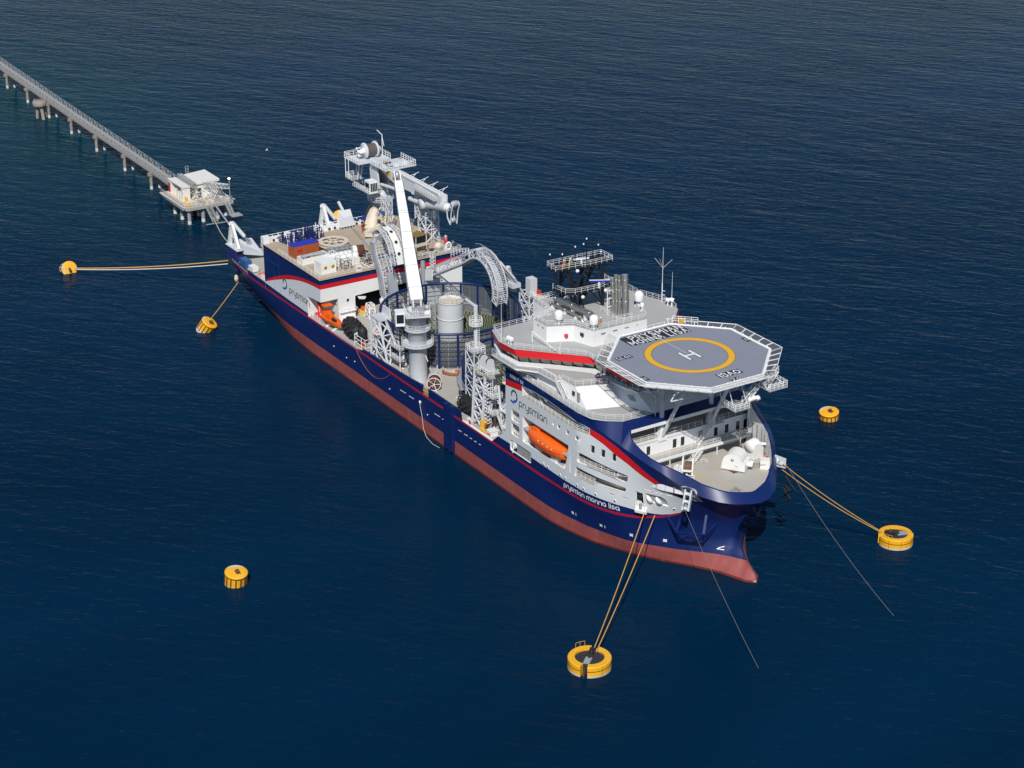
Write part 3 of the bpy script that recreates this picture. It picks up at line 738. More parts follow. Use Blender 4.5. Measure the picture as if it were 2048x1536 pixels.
# inner faces and caps of the midship bulwark
for x0, x1, h0, h1 in ((-84.5, -66, 8.85, 9.5), (-66, -60.7, 9.5, 9.9), (-58.3, -46.8, 9.9, 9.85)):
    for s in (-1, 1):
      mb = MB(); mb.hexa([(x0, s * 16.8 - .18, 8.003), (x1, s * 16.8 - .18, 8.003), (x1, s * 16.8 + .17, 8.003), (x0, s * 16.8 + .17, 8.003), (x0, s * 16.8 - .18, h0), (x1, s * 16.8 - .18, h1), (x1, s * 16.8 + .17, h1), (x0, s * 16.8 + .17, h0)], 'navy'); mb.build('gunwale', SHIP)
mb = MB(); mb.box(-46.0, -35.8, -16.97, -16.5, 8.003, 8.16, 'white'); mb.build('gunwale', SHIP)
mb = MB(); mb.box(-101.5, -87.6, -16.97, -16.6, 8.003, 8.12, 'grey_steel')
mb.build('gunwale', SHIP)
for x in np.arange(-83, -61, 2.4): mb = MB(); mb.box(x, x + .08, -16.6, -16.1, 8.003, 8.8, 'navy'); mb.build('bulwark_stay', SHIP)
mb = MB(); mb.box(-60.4, -58.5, -16.9, -16.65, 8.0, 9.5, 'wood'); mb.box(-60.4, -58.5, -17.02, -16.9, 8.9, 9.05, 'fed_yellow'); mb.build('side_gate', SHIP)
for x0, x1 in ((-152, -128.6),):
    xs = [x0 + .8 * i for i in range(30)]
    xs = [x for x in xs if x < x1] + [x1]
    for s in (-1, 1):
        mb = MB(); mb.loft([(x, s * (hb(x, 8.9) - .22), 8.98) for x in xs], [(x, s * (hb(x, 8.9) + .0), 9.0) for x in xs], 'navy', flip=s > 0)
        mb.loft([(x, s * (hb(x, 8.9) - .22), 8.003) for x in xs], [(x, s * (hb(x, 8.9) - .22), 8.98) for x in xs], 'navy', flip=s > 0)
        mb.build('stern_bulwark', SHIP)
mb = MB(); mb.box(-151.97, -151.7, -15.1, 15.1, 8.003, 9.0, 'navy')
mb.build('stern_bulwark', SHIP)

# ---- aft deckhouse
AH = MB()
def wall_cdt(mb, outline, holes, fn, paintf, step=1.5):
    pts = []; ed = []
    def curve(c):
        o = len(pts); k = len(c); P = []
        for i in range(k):
            a, b_ = c[i], c[(i + 1) % k]; q = max(1, int(math.dist(a, b_) / step))
            P += [(a[0] + (b_[0] - a[0]) * j / q, a[1] + (b_[1] - a[1]) * j / q) for j in range(q)]
        pts.extend(P); ed.extend((o + i, o + (i + 1) % len(P)) for i in range(len(P)))
    curve(outline)
    for h in holes: curve(h)
    v2, e2, f2, a_, b_, c_ = geometry.delaunay_2d_cdt([Vector(p) for p in pts], ed, [], 0, 1e-4)
    by = {}
    for f in f2:
        cx = sum(v2[i].x for i in f) / 3; cz = sum(v2[i].y for i in f) / 3
        if inside((cx, cz), outline) and not any(inside((cx, cz), h) for h in holes): by.setdefault(paintf(cx, cz), []).append(tuple(f))
    for k, fl in by.items(): mb.add([fn(p.x, p.y) for p in v2], fl, k)
FX = -102.25
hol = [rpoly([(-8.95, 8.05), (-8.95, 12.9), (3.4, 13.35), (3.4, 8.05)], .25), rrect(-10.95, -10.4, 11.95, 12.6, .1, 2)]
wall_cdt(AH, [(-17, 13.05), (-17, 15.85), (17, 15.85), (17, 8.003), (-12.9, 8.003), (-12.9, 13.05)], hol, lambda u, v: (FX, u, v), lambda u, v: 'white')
AH.poly([(FX, -17, 15.85), (FX, 17, 15.85), (FX, 17, 16.8), (FX, -17, 16.8)], 'red')
AH.poly([(FX, -17, 16.8), (FX, 17, 16.8), (FX, 17, 17.8), (FX, -17, 17.8)], 'navy')
AH.poly([(-128.5, -17, 8), (-128.5, 17, 8), (-128.5, 17, 17.8), (-128.5, -17, 17.8)][::-1], 'white')
AH.box(-108.3, FX - .003, -12.9, -12.7, 8.003, 13.0, 'white'); AH.box(-108.5, -108.3, -16.95, -12.7, 8.003, 13, 'white')
AH.hexa([(-108.3, -16.95, 12.45), (FX - .01, -16.95, 13.08), (FX - .01, -12.9, 13.08), (-108.3, -12.9, 12.45), (-108.3, -16.95, 12.6), (FX - .01, -16.95, 13.3), (FX - .01, -12.9, 13.3), (-108.3, -12.9, 12.6)], 'side_white')
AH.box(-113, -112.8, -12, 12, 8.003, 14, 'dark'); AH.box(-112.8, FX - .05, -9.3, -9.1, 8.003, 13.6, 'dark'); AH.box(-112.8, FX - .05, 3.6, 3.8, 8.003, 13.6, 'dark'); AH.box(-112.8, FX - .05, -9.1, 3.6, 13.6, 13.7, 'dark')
ah = AH.build('aft_deckhouse', SHIP)
mb = MB(); mb.box(FX - .1, FX - .06, -11, -10.35, 11.9, 12.65, 'glass'); mb.build('window', ah)
mb = MB(); mb.box(FX + .002, FX + .12, .5, 3.2, 13.35, 15.8, 'box_white')
for y in (.9, 1.4, 1.9, 2.4, 2.9): mb.box(FX + .12, FX + .15, y, y + .04, 13.4, 15.75, 'grey_steel')
mb.build('hatch_panel', ah)
mb = MB(); mb.box(FX, FX + .6, -12.7, -9.0, 9.95, 10.05, 'white'); mb.rail([(FX + .55, -12.6, 10.05), (FX + .55, -9.1, 10.05)], 'white', .9); mb.box(FX, FX + .9, -12.2, -9.4, 8.003, 8.9, 'white'); mb.build('landing', ah)
mb = MB()
for z in (11.3, 11.9, 12.4): mb.box(-107.5, -103, -12.96, -12.9, z, z + .18, 'dark')
mb.build('vent', ah)
for y in (-7.7, -5.8): pass
mb = MB(); mb.bar((FX + .3, -8.4, 12.6), (FX + .2, -6.6, 12.2), .25, .3, 'lamp_white'); mb.bar((FX + .3, -8.2, 12.25), (FX + .2, -6.8, 11.9), .2, .2, 'lamp_white'); mb.build('hinge_arm', ah)
# two caged ladders on the front wall
for y in (-2.6, 9.3):
    mb = MB()
    mb.ladder((FX + .35, y, 8), (FX + .35, y, 18.6), .7, 'white', (0, 1, 0), .35, .05)
    for z in np.arange(15.2, 18.5, .7):
        mb.path([(FX + .3, y - .5, z), (FX + 1.1, y - .5, z), (FX + 1.1, y + .5, z), (FX + .3, y + .5, z)], .05, 'white', 4)
    for yy in (-.5, 0, .5): mb.tube((FX + 1.1, y + yy, 15.2), (FX + 1.1, y + yy, 18.3), .05, 'white', 4)
    mb.build('caged_ladder', ah)
mb = MB(); mb.box(-129.8, FX, -17, 17, 17.55, 17.8, 'aft_deck')
mb.box(-129.8, -128.6, -17, 17, 17.1, 17.54, 'white')
mb.build('upper_aft_deck', SHIP)
for x0, x1, y0, y1, z1 in ((-119.5, -116, 1.5, 6.5, 17.815), (-112, -105, -3, 1.5, 17.815), (-106.6, -103, 10.3, 16.6, 18.1)): mb = MB(); mb.box(x0, x1, y0, y1, 17.803, z1, 'grey_deck'); mb.build('deck_plate', SHIP)
mb = MB(); mb.rail([(-121.5, -16.85, 17.8), (FX - .15, -16.85, 17.8), (FX - .15, 16.85, 17.8), (-106, 16.85, 17.8)], 'white', 1.15, 1.9, .03); mb.build('deck_rail', SHIP)
mb = MB(); mb.rail([(-109, 16.85, 17.8), (-128.3, 16.85, 17.8)], 'white', 1.1, 1.9, .03)
mb.build('deck_rail', SHIP)
# machinery bulwark along the aft edge of the upper deck
mb = MB()
mb.box(-129.9, -128.9, -15.6, 3.2, 17.8, 18.75, 'white'); mb.box(-129.75, -129.0, 3.2, 9.5, 17.8, 18.3, 'white')
for y in np.arange(-15, 9, 1.35):
    mb.box(-128.9, -128.5, y, y + .28, 17.8, 18.95, 'white')
    if rng.random() < .6: mb.box(-128.88, -128.72, y + .5, y + .95, 18.0, 18.4, 'dark')
mb.rail([(-129.8, -15.6, 18.7), (-129.8, 9.5, 18.7)], 'white', .5, 1.5, .06, (1.0,))
mb.box(-129.8, -128.4, -16.9, -15.4, 17.81, 19.3, 'white'); mb.box(-129.9, -128.3, -11.1, -10.3, 17.81, 19.2, 'white')
mb.build('roller_bulwark', SHIP)

# ---- forward superstructure
SS = MB()
for z, x1 in ((12.05, 2.5), (14.93, -.2), (17.2, -.2), (20.78, -5.2)):
    xs = [x for x in np.arange(-30.6, x1, 1.0)] + [x1]
    A = [(x, -hb(x, z) + .05, z) for x in xs]; B = [(x, hb(x, z) - .05, z) for x in xs]
    SS.loft(A, B, 'deck', flip=True); SS.loft([(x, y, z - .2) for x, y, q in A], [(x, y, z - .2) for x, y, q in B], 'white')
xs = [x for x in np.arange(-30.5, 2.0, 1.5)] + [2.0]
SS.loft([(x, -min(13.3, hb(x, 9) - 2.6), 8.003) for x in xs], [(x, -min(13.3, hb(x, 9) - 2.6), 17.1) for x in xs], 'white', flip=True)
SS.loft([(x, -13.6, 17.1) for x in xs if x < -5], [(x, -13.6, 23.8) for x in xs if x < -5], 'white', flip=True)
SS.loft([(x, 13.6, 8) for x in xs if x < -5], [(x, 13.6, 23.8) for x in xs if x < -5], 'white')
for x in (-25.3, -10.5): SS.box(x, x + .12, -16.9, -13.2, 12.05, 17.2, 'white')
SS.box(-25.55, -25.45, -16.9, -13.6, 20.8, 23.8, 'white'); SS.box(-29.6, -29.5, -16.9, -13, 8, 20.7, 'white')
# aft wall with balconies
wall_cdt(SS, [(-17, 8.003), (17, 8.003), (17, 24), (-17, 24)], [rrect(-16.6, -14.2, 9, 11.6, .3), rrect(-16.6, -14.2, 12.6, 14.9, .3), rrect(-16.6, -14.2, 15.6, 17.6, .3)], lambda u, v: (-30.75, u, v), lambda u, v: 'white')
SS.box(-33.2, -30.8, -16.6, -13.8, 11.9, 12.05, 'white'); SS.box(-33.2, -30.8, -16.6, -13.8, 14.95, 15.1, 'white'); SS.box(-32.6, -30.8, -16.6, -13.8, 20.6, 20.75, 'white')
# fore house: two storeys above the foredeck
fw = [rrect(y - .38, y + .42, 17.35, 18.95, .1, 2) for y in (-8.05, -2.58, -.9, 6.2, 8.55, 10.95, 12.6)]
wall_cdt(SS, [(-14.3, 15.0), (14.3, 15.0), (14.3, 19.8), (-14.3, 19.8)], fw, lambda u, v: (.0, u, v), lambda u, v: 'white')
SS.box(-5.4, .12, -14.2, 14.2, 19.8, 20.0, 'deck'); SS.box(-.05, .16, -14.1, 14.1, 19.7, 20.06, 'white')
SS.box(-5.5, -5.2, -13.6, 13.6, 20.0, 23.7, 'white')
ss = SS.build('superstructure', SHIP)
for y in (-8.05, -2.58, -.9, 6.2, 8.55, 10.95, 12.6):
    mb = MB(); mb.box(-.16, -.1, y - .4, y + .44, 17.3, 19, 'glass')
    mb.box(.0, .05, y - .46, y - .38, 17.3, 19.0, 'white'); mb.build('window', ss)
mb = MB()
for k in range(4):
    for j in range(3): mb.box(.003, .03, 2.55 + j * .3, 2.75 + j * .3, 17.4 + k * .45, 17.75 + k * .45, 'dark')
mb.build('vent', ss)
for i, (a, b_, c, d) in enumerate(WINS):
    mb = MB(); q = [side(a - .1, c - .1, -.28), side(b_ + .1, c - .1, -.28), side(b_ + .1, d + .1, -.28), side(a - .1, d + .1, -.28)]
    mb.poly(q, 'glass')
    P = rrect(a, b_, c, d, .08, 2)
    mb.loft([side(u, v, .0) for u, v in P], [side(u, v, -.28) for u, v in P], 'white', True)
    mb.build('window', ss)
for a, b_, c, d in SLITS:
    mb = MB(); mb.poly([side(a - .1, c - .1, -.4), side(b_ + .1, c - .1, -.4), side(b_ + .1, d + .1, -.4), side(a - .1, d + .1, -.4)], 'rust')
    P = rrect(a, b_, c, d, .12, 2); mb.loft([side(u, v, .02) for u, v in P], [side(u, v, -.4) for u, v in P], 'white', True); mb.build('mooring_slit', ss)
# frames round the big openings
for k in ('port_a', 'port_b', 'moor', 'boat', 'gal_a', 'gal_b', 'door', 'hawse'):
    mb = MB(); P = HOLES[k]; mb.loft([side(u, v, 0) for u, v in P], [side(u, v, -.35) for u, v in P], 'white', True); mb.build('opening_frame', ss)
def side_rail(mb, pts, h=1.0, off=-.15, sp=1.2):
    mb.rail([Vector(side(x, z, off)) for x, z in pts], 'white', h, sp, .035)
mb = MB(); side_rail(mb, [(x, 20.85) for x in np.linspace(-25.2, -5.9, 16)]); mb.build('rail', ss)
mb = MB(); side_rail(mb, [(x, 14.95) for x in np.linspace(-8.2, 2, 9)], 1.0, -.4); mb.build('rail', ss)
mb = MB(); side_rail(mb, [(x, 12.1) for x in np.linspace(-9, -4.4, 5)], 1.0, -.4); mb.build('rail', ss)
for z in (15.1, 12.3): mb = MB(); side_rail(mb, [(-28.7, z), (-26.5, z)], .9, -.3, .8); mb.build('rail', ss)
for x, z in ((-33.1, 15.1), (-33.1, 12.05), (-32.5, 20.75)): mb = MB(); mb.rail([(x, -13.8, z), (x, -16.5, z), (-30.9, -16.5, z)], 'white', 1.05, 1); mb.build('rail', ss)
mb = MB(); mb.box(-29.2, -22.5, -15.6, -15.4, 8.2, 11.2, 'grey_steel')
for x in np.arange(-27.2, -22.6, .42): mb.box(x, x + .12, -16.85, -16.7, 8.95, 10.9, 'galv')
mb.lathe([(.62, 0), (.75, .1), (.75, .5), (.62, .6), (.0, .6)], (-28.3, -16.3, 10.2), 'box_white', 14, (0, -1, 0)); mb.tube((-28.3, -16.9, 10.2), (-28.3, -17.05, 8.7), .12, 'box_white', 6)
mb.build('pilot_door', ss)
mb = MB(); mb.stairs((-23.2, -15.6, 23.7), (-20.3, -15.6, 20.8), .9, (0, 1, 0)); mb.build('stair', ss)
mb = MB()   # lifebuoy and red locker behind the ports
mb.lathe([(.42, -.1), (.5, 0), (.42, .1), (.3, 0), (.42, -.1)], (-26.9, -14.6, 13.4), 'dav_red', 14, (0, 1, 0)); mb.build('lifebuoy', ss)
# shell door folded out: mooring fairlead platform
mb = MB()
mb.hexa([side(3.2, 9.8, -.1), side(4.7, 9.7, -.1), side(4.7, 9.7, 1.0), side(3.2, 9.8, 1.0), side(3.2, 10.5, -.1), side(4.7, 10.4, -.1), side(4.7, 10.2, 1.0), side(3.2, 10.3, 1.0)], 'box_white')
a = Vector(side(3.3, 10.3, .9)); c = Vector(side(3.5, 13.2, 0)); mb.tube(a, c, .06, 'white', 5); a = Vector(side(4.6, 10.3, .9)); c = Vector(side(4.5, 13.0, 0)); mb.tube(a, c, .06, 'white', 5)
mb.lathe([(.3, -.5), (.3, .5)], side(3.95, 10.7, .4), 'galv', 10, (0, 0, 1))
mb.build('fairlead_platform', ss)
for x in (5.7, 7.0):
    mb = MB(); q = Vector(side(x, 12.3, -.1)); d = Vector(side(x, 12.3, 1)) - Vector(side(x, 12.3, 0))
    t = Vector((0, 0, 1))
    mb.sweep([Vector(side(x - .55 + .55 * k, 13.0 - 1.2 * k, .05 + .22 * math.sin(k * 3.1))) for k in (0, .25, .5, .75, 1)], .3, 'box_white', 8, rr=[.16, .34, .4, .36, .2]); mb.build('hawse_pipe', ss)
mb = MB(); P = HOLES['hawse']; mb.poly([side(u, v, -.34) for u, v in P], 'grey_steel'); mb.build('hawse_recess', ss)
# deck at z=24 and its rail
mb = MB()
rimx = [(-33.2, -16.6), (-8, -16.6), (-5.4, -16.0), (-3.5, -14.6), (-1.7, -12.1), (-1.5, -9)]
P = rimx + [(x, -y) for x, y in rimx[::-1]]
mb.prism(P, 23.85, 24.02, 'white', 'grey_deck')
mb.build('shelter_deck', SHIP)
mb = MB()
rr_ = [(-31.0, -16.5), (-8, -16.5), (-5.4, -15.85), (-3.5, -14.4), (-1.75, -12.0), (-1.6, -9), (-1.6, -5.9)]
mb.rail([(x, y, 24.02) for x, y in rr_], 'white', 1.1, 1.7, .028); mb.build('deck_rail', SHIP); mb = MB(); mb.rail([(x, -y, 24.02) for x, y in rr_], 'white', 1.1, 1.7, .028); mb.build('deck_rail', SHIP)
for y0, y1 in ((-12.6, -5.2), (-4.2, 3.2), (6.0, 13.2)): mb = MB(); mb.rail([(.05, y0, 20.05), (.05, y1, 20.05)], 'white', 1.1, 1.5, .028); mb.build('deck_rail', SHIP)
# tier between z=24 and 26.6 with its leaning front plates
LB = [(-33, -14.75), (-8.7, -14.7), (-6.75, -9.0), (-6.6, -8.4), (-1.9, -6.1), (-1.5, -5.9)]
LT = [(-33, -14.75), (-12.9, -14.2), (-10.8, -8.8), (-12.0, -7.6), (-5.2, -6.7), (-5.3, -4.1)]
mb = MB()
A = [(x, y, 24.02) for x, y in LB] + [(x, -y, 24.02) for x, y in LB[::-1]]; B = [(x, y, 26.5) for x, y in LT] + [(x, -y, 26.5) for x, y in LT[::-1]]
mb.loft(A, B, 'white', True)
mb.prism([(x, y) for x, y, z in B], 26.5, 26.62, 'white', 'grey_deck')
mb.poly([(-6.58, -8.38, 24.03), (-1.7, -6.0, 24.03), (-5.2, -6.7, 26.5)], 'white'); mb.poly([(-1.5, -5.9, 24.03), (-1.45, -2, 24.03), (-5.3, -4.0, 26.5)], 'white')
tier = mb.build('lower_bridge_tier', SHIP)
for s in (-1, 1): mb = MB(); mb.rail([(-16.5, s * 14.6, 26.62), (-13.1, s * 14.1, 26.62), (-11.0, s * 8.9, 26.62), (-12.1, s * 7.6, 26.62), (-5.3, s * 6.6, 26.62), (-5.4, s * 4, 26.62)], 'white', 1.05, 1.5, .028); mb.build('rail', tier)
for x in (-11.2, ): 
    mb = MB(); mb.box(x - .35, x + .35, -14.82, -14.6, 24.6, 26.2, 'grey_steel'); mb.build('door', tier)
mb = MB(); mb.box(-13.1, -12.5, -14.78, -14.6, 25.2, 25.9, 'dark'); mb.build('window', tier)
mb = MB()
c0 = Vector((-6.1, -7.6, 25.15)); e1 = Vector((4.7, 2.3, 0)).normalized(); e2 = Vector((-.9, -.2, 1)).normalized()
for k in range(4):
    q = c0 + e1 * .05 + e2 * (k * .3) + Vector((.35, -.7, 0)).normalized() * .12
    mb.hexa([q, q + e1 * 1.2, q + e1 * 1.2 + e2 * .2, q + e2 * .2] + [p + Vector((.03, -.06, 0)) for p in (q, q + e1 * 1.2, q + e1 * 1.2 + e2 * .2, q + e2 * .2)], 'grey_steel')
mb.build('louvre', tier)
mb = MB(); mb.stairs((-16.9, -15.3, 26.55), (-14.0, -15.3, 24.05), .8, (0, 1, 0)); mb.build('stair', tier)
# wing gallery
G_ = [(-33, -18.5), (-25.3, -18.5), (-22, -15.9), (-17.0, -15.6), (-16.6, -14.0), (-33, -14.0)]
for s in (-1, 1):
    mb = MB(); mb.prism([(x, s * y) for x, y in G_], 26.2, 26.5, 'white', 'grey_deck')
    mb.rail([(-33, s * 18.4, 26.5), (-25.4, s * 18.4, 26.5), (-22.1, s * 15.8, 26.5), (-17.1, s * 15.5, 26.5)], 'white', 1.1, 1.4, .028)
    for x in (-31, -28, -25): mb.tube((x, s * 18.3, 26.2), (x, s * 15, 24.6), .1, 'white', 5)
    mb.build('bridge_gallery', SHIP)
# bridge: inward-leaning glass, red fascia, grey roof
RT = [(-36.5, -16.3), (-31.3, -18.1), (-26.9, -17.75), (-17.3, -8.7), (-7.5, -8.0), (-3.8, -5.0)]
GT = [(-36.3, -16.0), (-31.1, -17.75), (-26.3, -17.3), (-16.3, -7.95), (-7.2, -7.5), (-3.4, -4.7)]
FB = [(-36.4, -16.1), (-31.0, -17.85), (-26.2, -17.4), (-16.1, -7.95), (-7.0, -7.6), (-3.2, -4.8)]
GB = [(-36.3, -15.2), (-31.9, -16.7), (-27.0, -16.6), (-17.5, -7.1), (-8.2, -6.8), (-4.6, -4.4)]
AP = [(-36.3, -15.9), (-31.6, -17.7), (-26.2, -17.5), (-16.4, -8.6), (-7.6, -7.4), (-4.2, -4.6)]
def mir(P): return P + [(x, -y) for x, y in P[::-1]]
mb = MB()
z3 = lambda P, z: [(x, y, z) for x, y in mir(P)]
mb.loft(z3(GB, 26.0), z3(GB, 26.72), 'white', True)
mb.loft(z3(AP, 26.66), z3(GB, 26.70), 'white', True)
mb.loft(z3(AP, 26.3), z3(AP, 26.66), 'white', True)
mb.loft(z3(GT, 28.12), z3(FB, 28.12), 'red', True, flip=True)
mb.loft(z3(FB, 28.12), z3(RT, 29.32), 'red', True)
mb.prism(mir(RT), 29.3, 29.38, 'red', 'grey_deck')
mb.prism(mir([(x, y) for x, y in GB]), 25.9, 26.0, 'white')
br = mb.build('bridge', SHIP)
def lerp2(a, c, t): return (a[0] + (c[0] - a[0]) * t, a[1] + (c[1] - a[1]) * t)
gt, gb = mir(GT), mir(GB)
for i in range(len(gt) - 1):
    L = math.dist(gt[i], gt[i + 1]); q = max(1, round(L / 2.1))
    for j in range(q):
        a0, a1 = (j + .07) / q, (j + .93) / q
        p0, p1 = lerp2(gb[i], gb[i + 1], a0), lerp2(gb[i], gb[i + 1], a1); t0, t1 = lerp2(gt[i], gt[i + 1], a0), lerp2(gt[i], gt[i + 1], a1)
        mb = MB(); mb.poly([(*p0, 26.95), (*p1, 26.72), (*t1, 28.12), (*t0, 28.12)], 'green_glass'); mb.build('window', br)
mb = MB()
for i in range(len(gt) - 1):
    L = math.dist(gt[i], gt[i + 1]); q = max(1, round(L / 2.1))
    for j in range(q + 1):
        e = .08 / q
        for (a0, a1) in ((max(0, j / q - e), min(1, j / q + e)),):
            p0, p1 = lerp2(gb[i], gb[i + 1], a0), lerp2(gb[i], gb[i + 1], a1); t0, t1 = lerp2(gt[i], gt[i + 1], a0), lerp2(gt[i], gt[i + 1], a1)
            mb.poly([(*p0, 26.95), (*p1, 26.72), (*t1, 28.12), (*t0, 28.12)], 'dark')
mb.build('window_mullion', br)
mb = MB()   # consoles seen through the glass are dark; floor inside
mb.rail([(x, y, 29.38) for x, y in [(-36.2, -8), (-36.2, -16.0), (-31.2, -17.8), (-27, -17.4), (-17.6, -8.9), (-14, -8.6)]], 'white', 1.05, 1.5, .028); mb.build('roof_rail', br); mb = MB()
mb.rail([(x, -y, 29.38) for x, y in [(-36.2, -8), (-36.2, -16.0), (-31.2, -17.8), (-27, -17.4), (-17.6, -8.9)]], 'white', 1.05, 1.5, .028); mb.build('roof_rail', br); mb = MB()
mb.tube((-28, -13.2, 31.4), (-21.5, -12.6, 29.9), .09, 'white', 5); mb.tube((-28, -13.2, 29.4), (-28, -13.2, 31.4), .1, 'white', 5); mb.tube((-20.7, -12.2, 29.4), (-20.7, -12.2, 32.0), .09, 'white', 5)
mb.build('mast_stay', br)
for x, y, z, a in ((-29.6, -17.1, 30.2, -40), (-28.9, -17.0, 30.2, -20), (-29.2, 17.1, 30.2, 30), (-28.4, 17.4, 30.4, 40)):
    mb = MB(); mb.tube((x, y, 29.38), (x, y, z), .12, 'white', 6); d = Vector((math.cos(R(a)), math.sin(R(a)), -.15)); mb.lathe([(.0, -.45), (.36, -.4), (.42, .35), (.34, .4), (0, .36)], (x, y, z + .3), 'lamp_white', 12, d); mb.build('searchlight', br)
# funnel house on the roof
FH = [(-39.5, -11.3), (-26.5, -11.2), (-24.4, -6.9), (-20.3, -5.4)]
mb = MB(); mb.prism([(-30.7, -11.2), (-26.5, -11.2), (-24.4, -6.9), (-20.3, -5.5), (-20.0, 5.7), (-27, 9.2), (-30.7, 11.5), (-38, 11.5), (-38, -6.5), (-30.7, -7)], 29.38, 32.3, 'white', 'grey_deck')
fh = mb.build('funnel_house', SHIP)
mb = MB(); P = [(-37.9, -6.4), (-30.6, -6.9), (-30.6, -11.1), (-26.6, -11.1), (-24.5, -7.0), (-20.4, -5.5), (-20.1, 5.6)]
mb.rail([(x, y, 32.3) for x, y in P], 'white', 1.1, 1.5, .028); mb.build('rail', fh); mb = MB(); mb.rail([(-20.1, 5.6, 32.3), (-27, 9.1, 32.3), (-30.7, 11.3, 32.3), (-37.9, 11.3, 32.3), (-37.9, -6.4, 32.3)], 'white', 1.1, 1.5, .028); mb.build('rail', fh); mb = MB()
mb.rail([(-27.5, 1.0, 32.3), (-22, .6, 32.3), (-21.6, 3.6, 32.3)], 'white', 1.1, 1.4, .028)
mb.build('rail', fh)
for a, y in (((-29.5), -11.21), ((-28), -11.21)):
    mb = MB(); mb.box(a, a + .7, y - .03, y, 31.6, 31.85, 'grey_steel'); mb.build('vent', fh)
for y in (-4, -1.5, 1, 3.5): mb = MB(); mb.box(-20.2, -20.05 + .0, y, y + .9, 31.5, 31.7, 'grey_steel'); mb.build('vent', fh)
mb = MB(); mb.box(-25.2, -24.6, -8.4, -7.9, 30.2, 30.8, 'dav_red'); mb.build('hose_box', fh)
mb = MB(); mb.box(-23, -22.2, -6.5, -6.25, 30.8, 31.4, 'dark'); mb.build('window', fh)
for x, y, h, r in ((-26.4, -8.7, .9, .78), (-21.1, -4.9, .9, .82), (-26.0, 8.2, .9, .88), (-23.6, 7.2, .7, .38)):
    mb = MB(); mb.tube((x, y, 32.3), (x, y, 32.3 + h), .22 * r + .05, 'white', 8)
    for k in range(3): a = R(30 + 120 * k); mb.tube((x + math.cos(a) * r, y + math.sin(a) * r, 32.3), (x, y, 32.3 + h), .05, 'white', 4)
    z = 32.3 + h
    mb.lathe([(r * .55, 0), (r * .92, .08), (r, .3)] + [(r * math.cos(R(t)), r * 1.1 + .15 + r * .95 * math.sin(R(t))) for t in (0, 15, 30, 45, 60, 75, 88)], (x, y, z), 'lamp_white', 20); mb.build('satellite_dome', fh)
# exhausts
for x, y, hgt, r, lean in ((-25.1, 1.9, 6.4, .42, .9), (-24.4, 2.1, 7.3, .36, .9), (-23.8, 2.35, 7.3, .3, .9), (-23.3, 3.3, 7.4, .62, 1.0)):
    mb = MB(); p0 = Vector((x, y, 32.3)); p1 = Vector((x - .1, y + .2, 32.3 + hgt * .2)); p2 = Vector((x - lean, y + .45, 32.3 + hgt))
    mb.sweep([p0, p1, p1.lerp(p2, .5), p2], r, 'steel_pipe', 14); mb.lathe([(r * .9, -.02), (0, -.3)], p2, 'dark', 12, (p2 - p1))
    for t in (.2, .55, .85): q = p1.lerp(p2, t); mb.lathe([(r + .01, -.06), (r + .05, -.06), (r + .05, .06), (r + .01, .06)], q, 'steel_pipe', 14, p2 - p1)
    mb.build('exhaust_pipe', fh)
mb = MB()
for y in (.9, 4.3): mb.tube((-25.4, y, 32.3), (-25.4, y, 36.8), .09, 'white', 5)
for z in (33.8, 35.3, 36.8): mb.tube((-25.4, .9, z), (-25.4, 4.3, z), .07, 'white', 5)
mb.build('exhaust_frame', fh)
for pts, r in (([(-34.0, -4.4, 33.75), (-24.0, -3.5, 33.75), (-23.0, -3.42, 33.55), (-22.5, -3.4, 32.9), (-22.4, -3.4, 32.3)], .58), ([(-34.1, -5.5, 33.1), (-25.4, -4.7, 33.0), (-24.9, -4.6, 32.3)], .26)):
    mb = MB(); mb.sweep([Vector(p) for p in pts], r, 'steel_pipe', 14)
    for t in (.04, .5, .98): q = Vector(pts[0]).lerp(Vector(pts[1]), t); mb.lathe([(r, -.1), (r + .06, -.1), (r + .06, .1), (r, .1)], q, 'steel_pipe', 14, Vector(pts[1]) - Vector(pts[0]))
    for t in (.1, .5, .85): q = Vector(pts[0]).lerp(Vector(pts[1]), t); mb.box(q.x - .1, q.x + .1, q.y - .4, q.y + .4, 32.3, q.z - r * .8, 'white')
    mb.build('exhaust_pipe', fh)
# black radar mast
mb = MB()
LG = [(-35.3, -2.6), (-29.6, -2.6), (-29.6, 2.9), (-35.3, 2.9)]
UP = [(-33.6, -3.6), (-30.6, -3.6), (-30.6, 3.4), (-33.6, 3.4)]
lo = [Vector((x, y, 32.3)) for x, y in LG]; hi = [Vector((x, y, 40)) for x, y in UP]
for a, c in zip(lo, hi): mb.tube(a, c, .26, 'black_mast', 8)
for i in range(4):
    j = (i + 1) % 4
    for t0, t1 in ((0, .48), (.5, 1)): 
        mb.tube(lo[i].lerp(hi[i], t0), (lo[i].lerp(hi[i], t1) + lo[j].lerp(hi[j], t1)) / 2, .14, 'black_mast', 6); mb.tube(lo[j].lerp(hi[j], t0), (lo[i].lerp(hi[i], t1) + lo[j].lerp(hi[j], t1)) / 2, .14, 'black_mast', 6)
mb.bar((-32.4, 0, 32.3), (-32.2, 0, 40), .5, .5, 'black_mast')
mb.prism([(-32.9, -5.7), (-29.6, -5.2), (-28.6, -3.8), (-28.4, 1.4), (-29.6, 4.8), (-33.0, 4.8)], 35.95, 36.1, 'black_mast')
mb.prism([(-34.0, -6.2), (-31.0, -6.4), (-30.6, -1), (-30.3, -.6), (-30.3, 5.3), (-33.8, 5.2)], 39.9, 40.1, 'black_mast')
mb.ladder((-31.6, -6.0, 36), (-31.6, -6.0, 40), .8, 'black_mast', (1, 0, 0), .5, .07)
mst = mb.build('radar_mast', SHIP)
mb = MB()
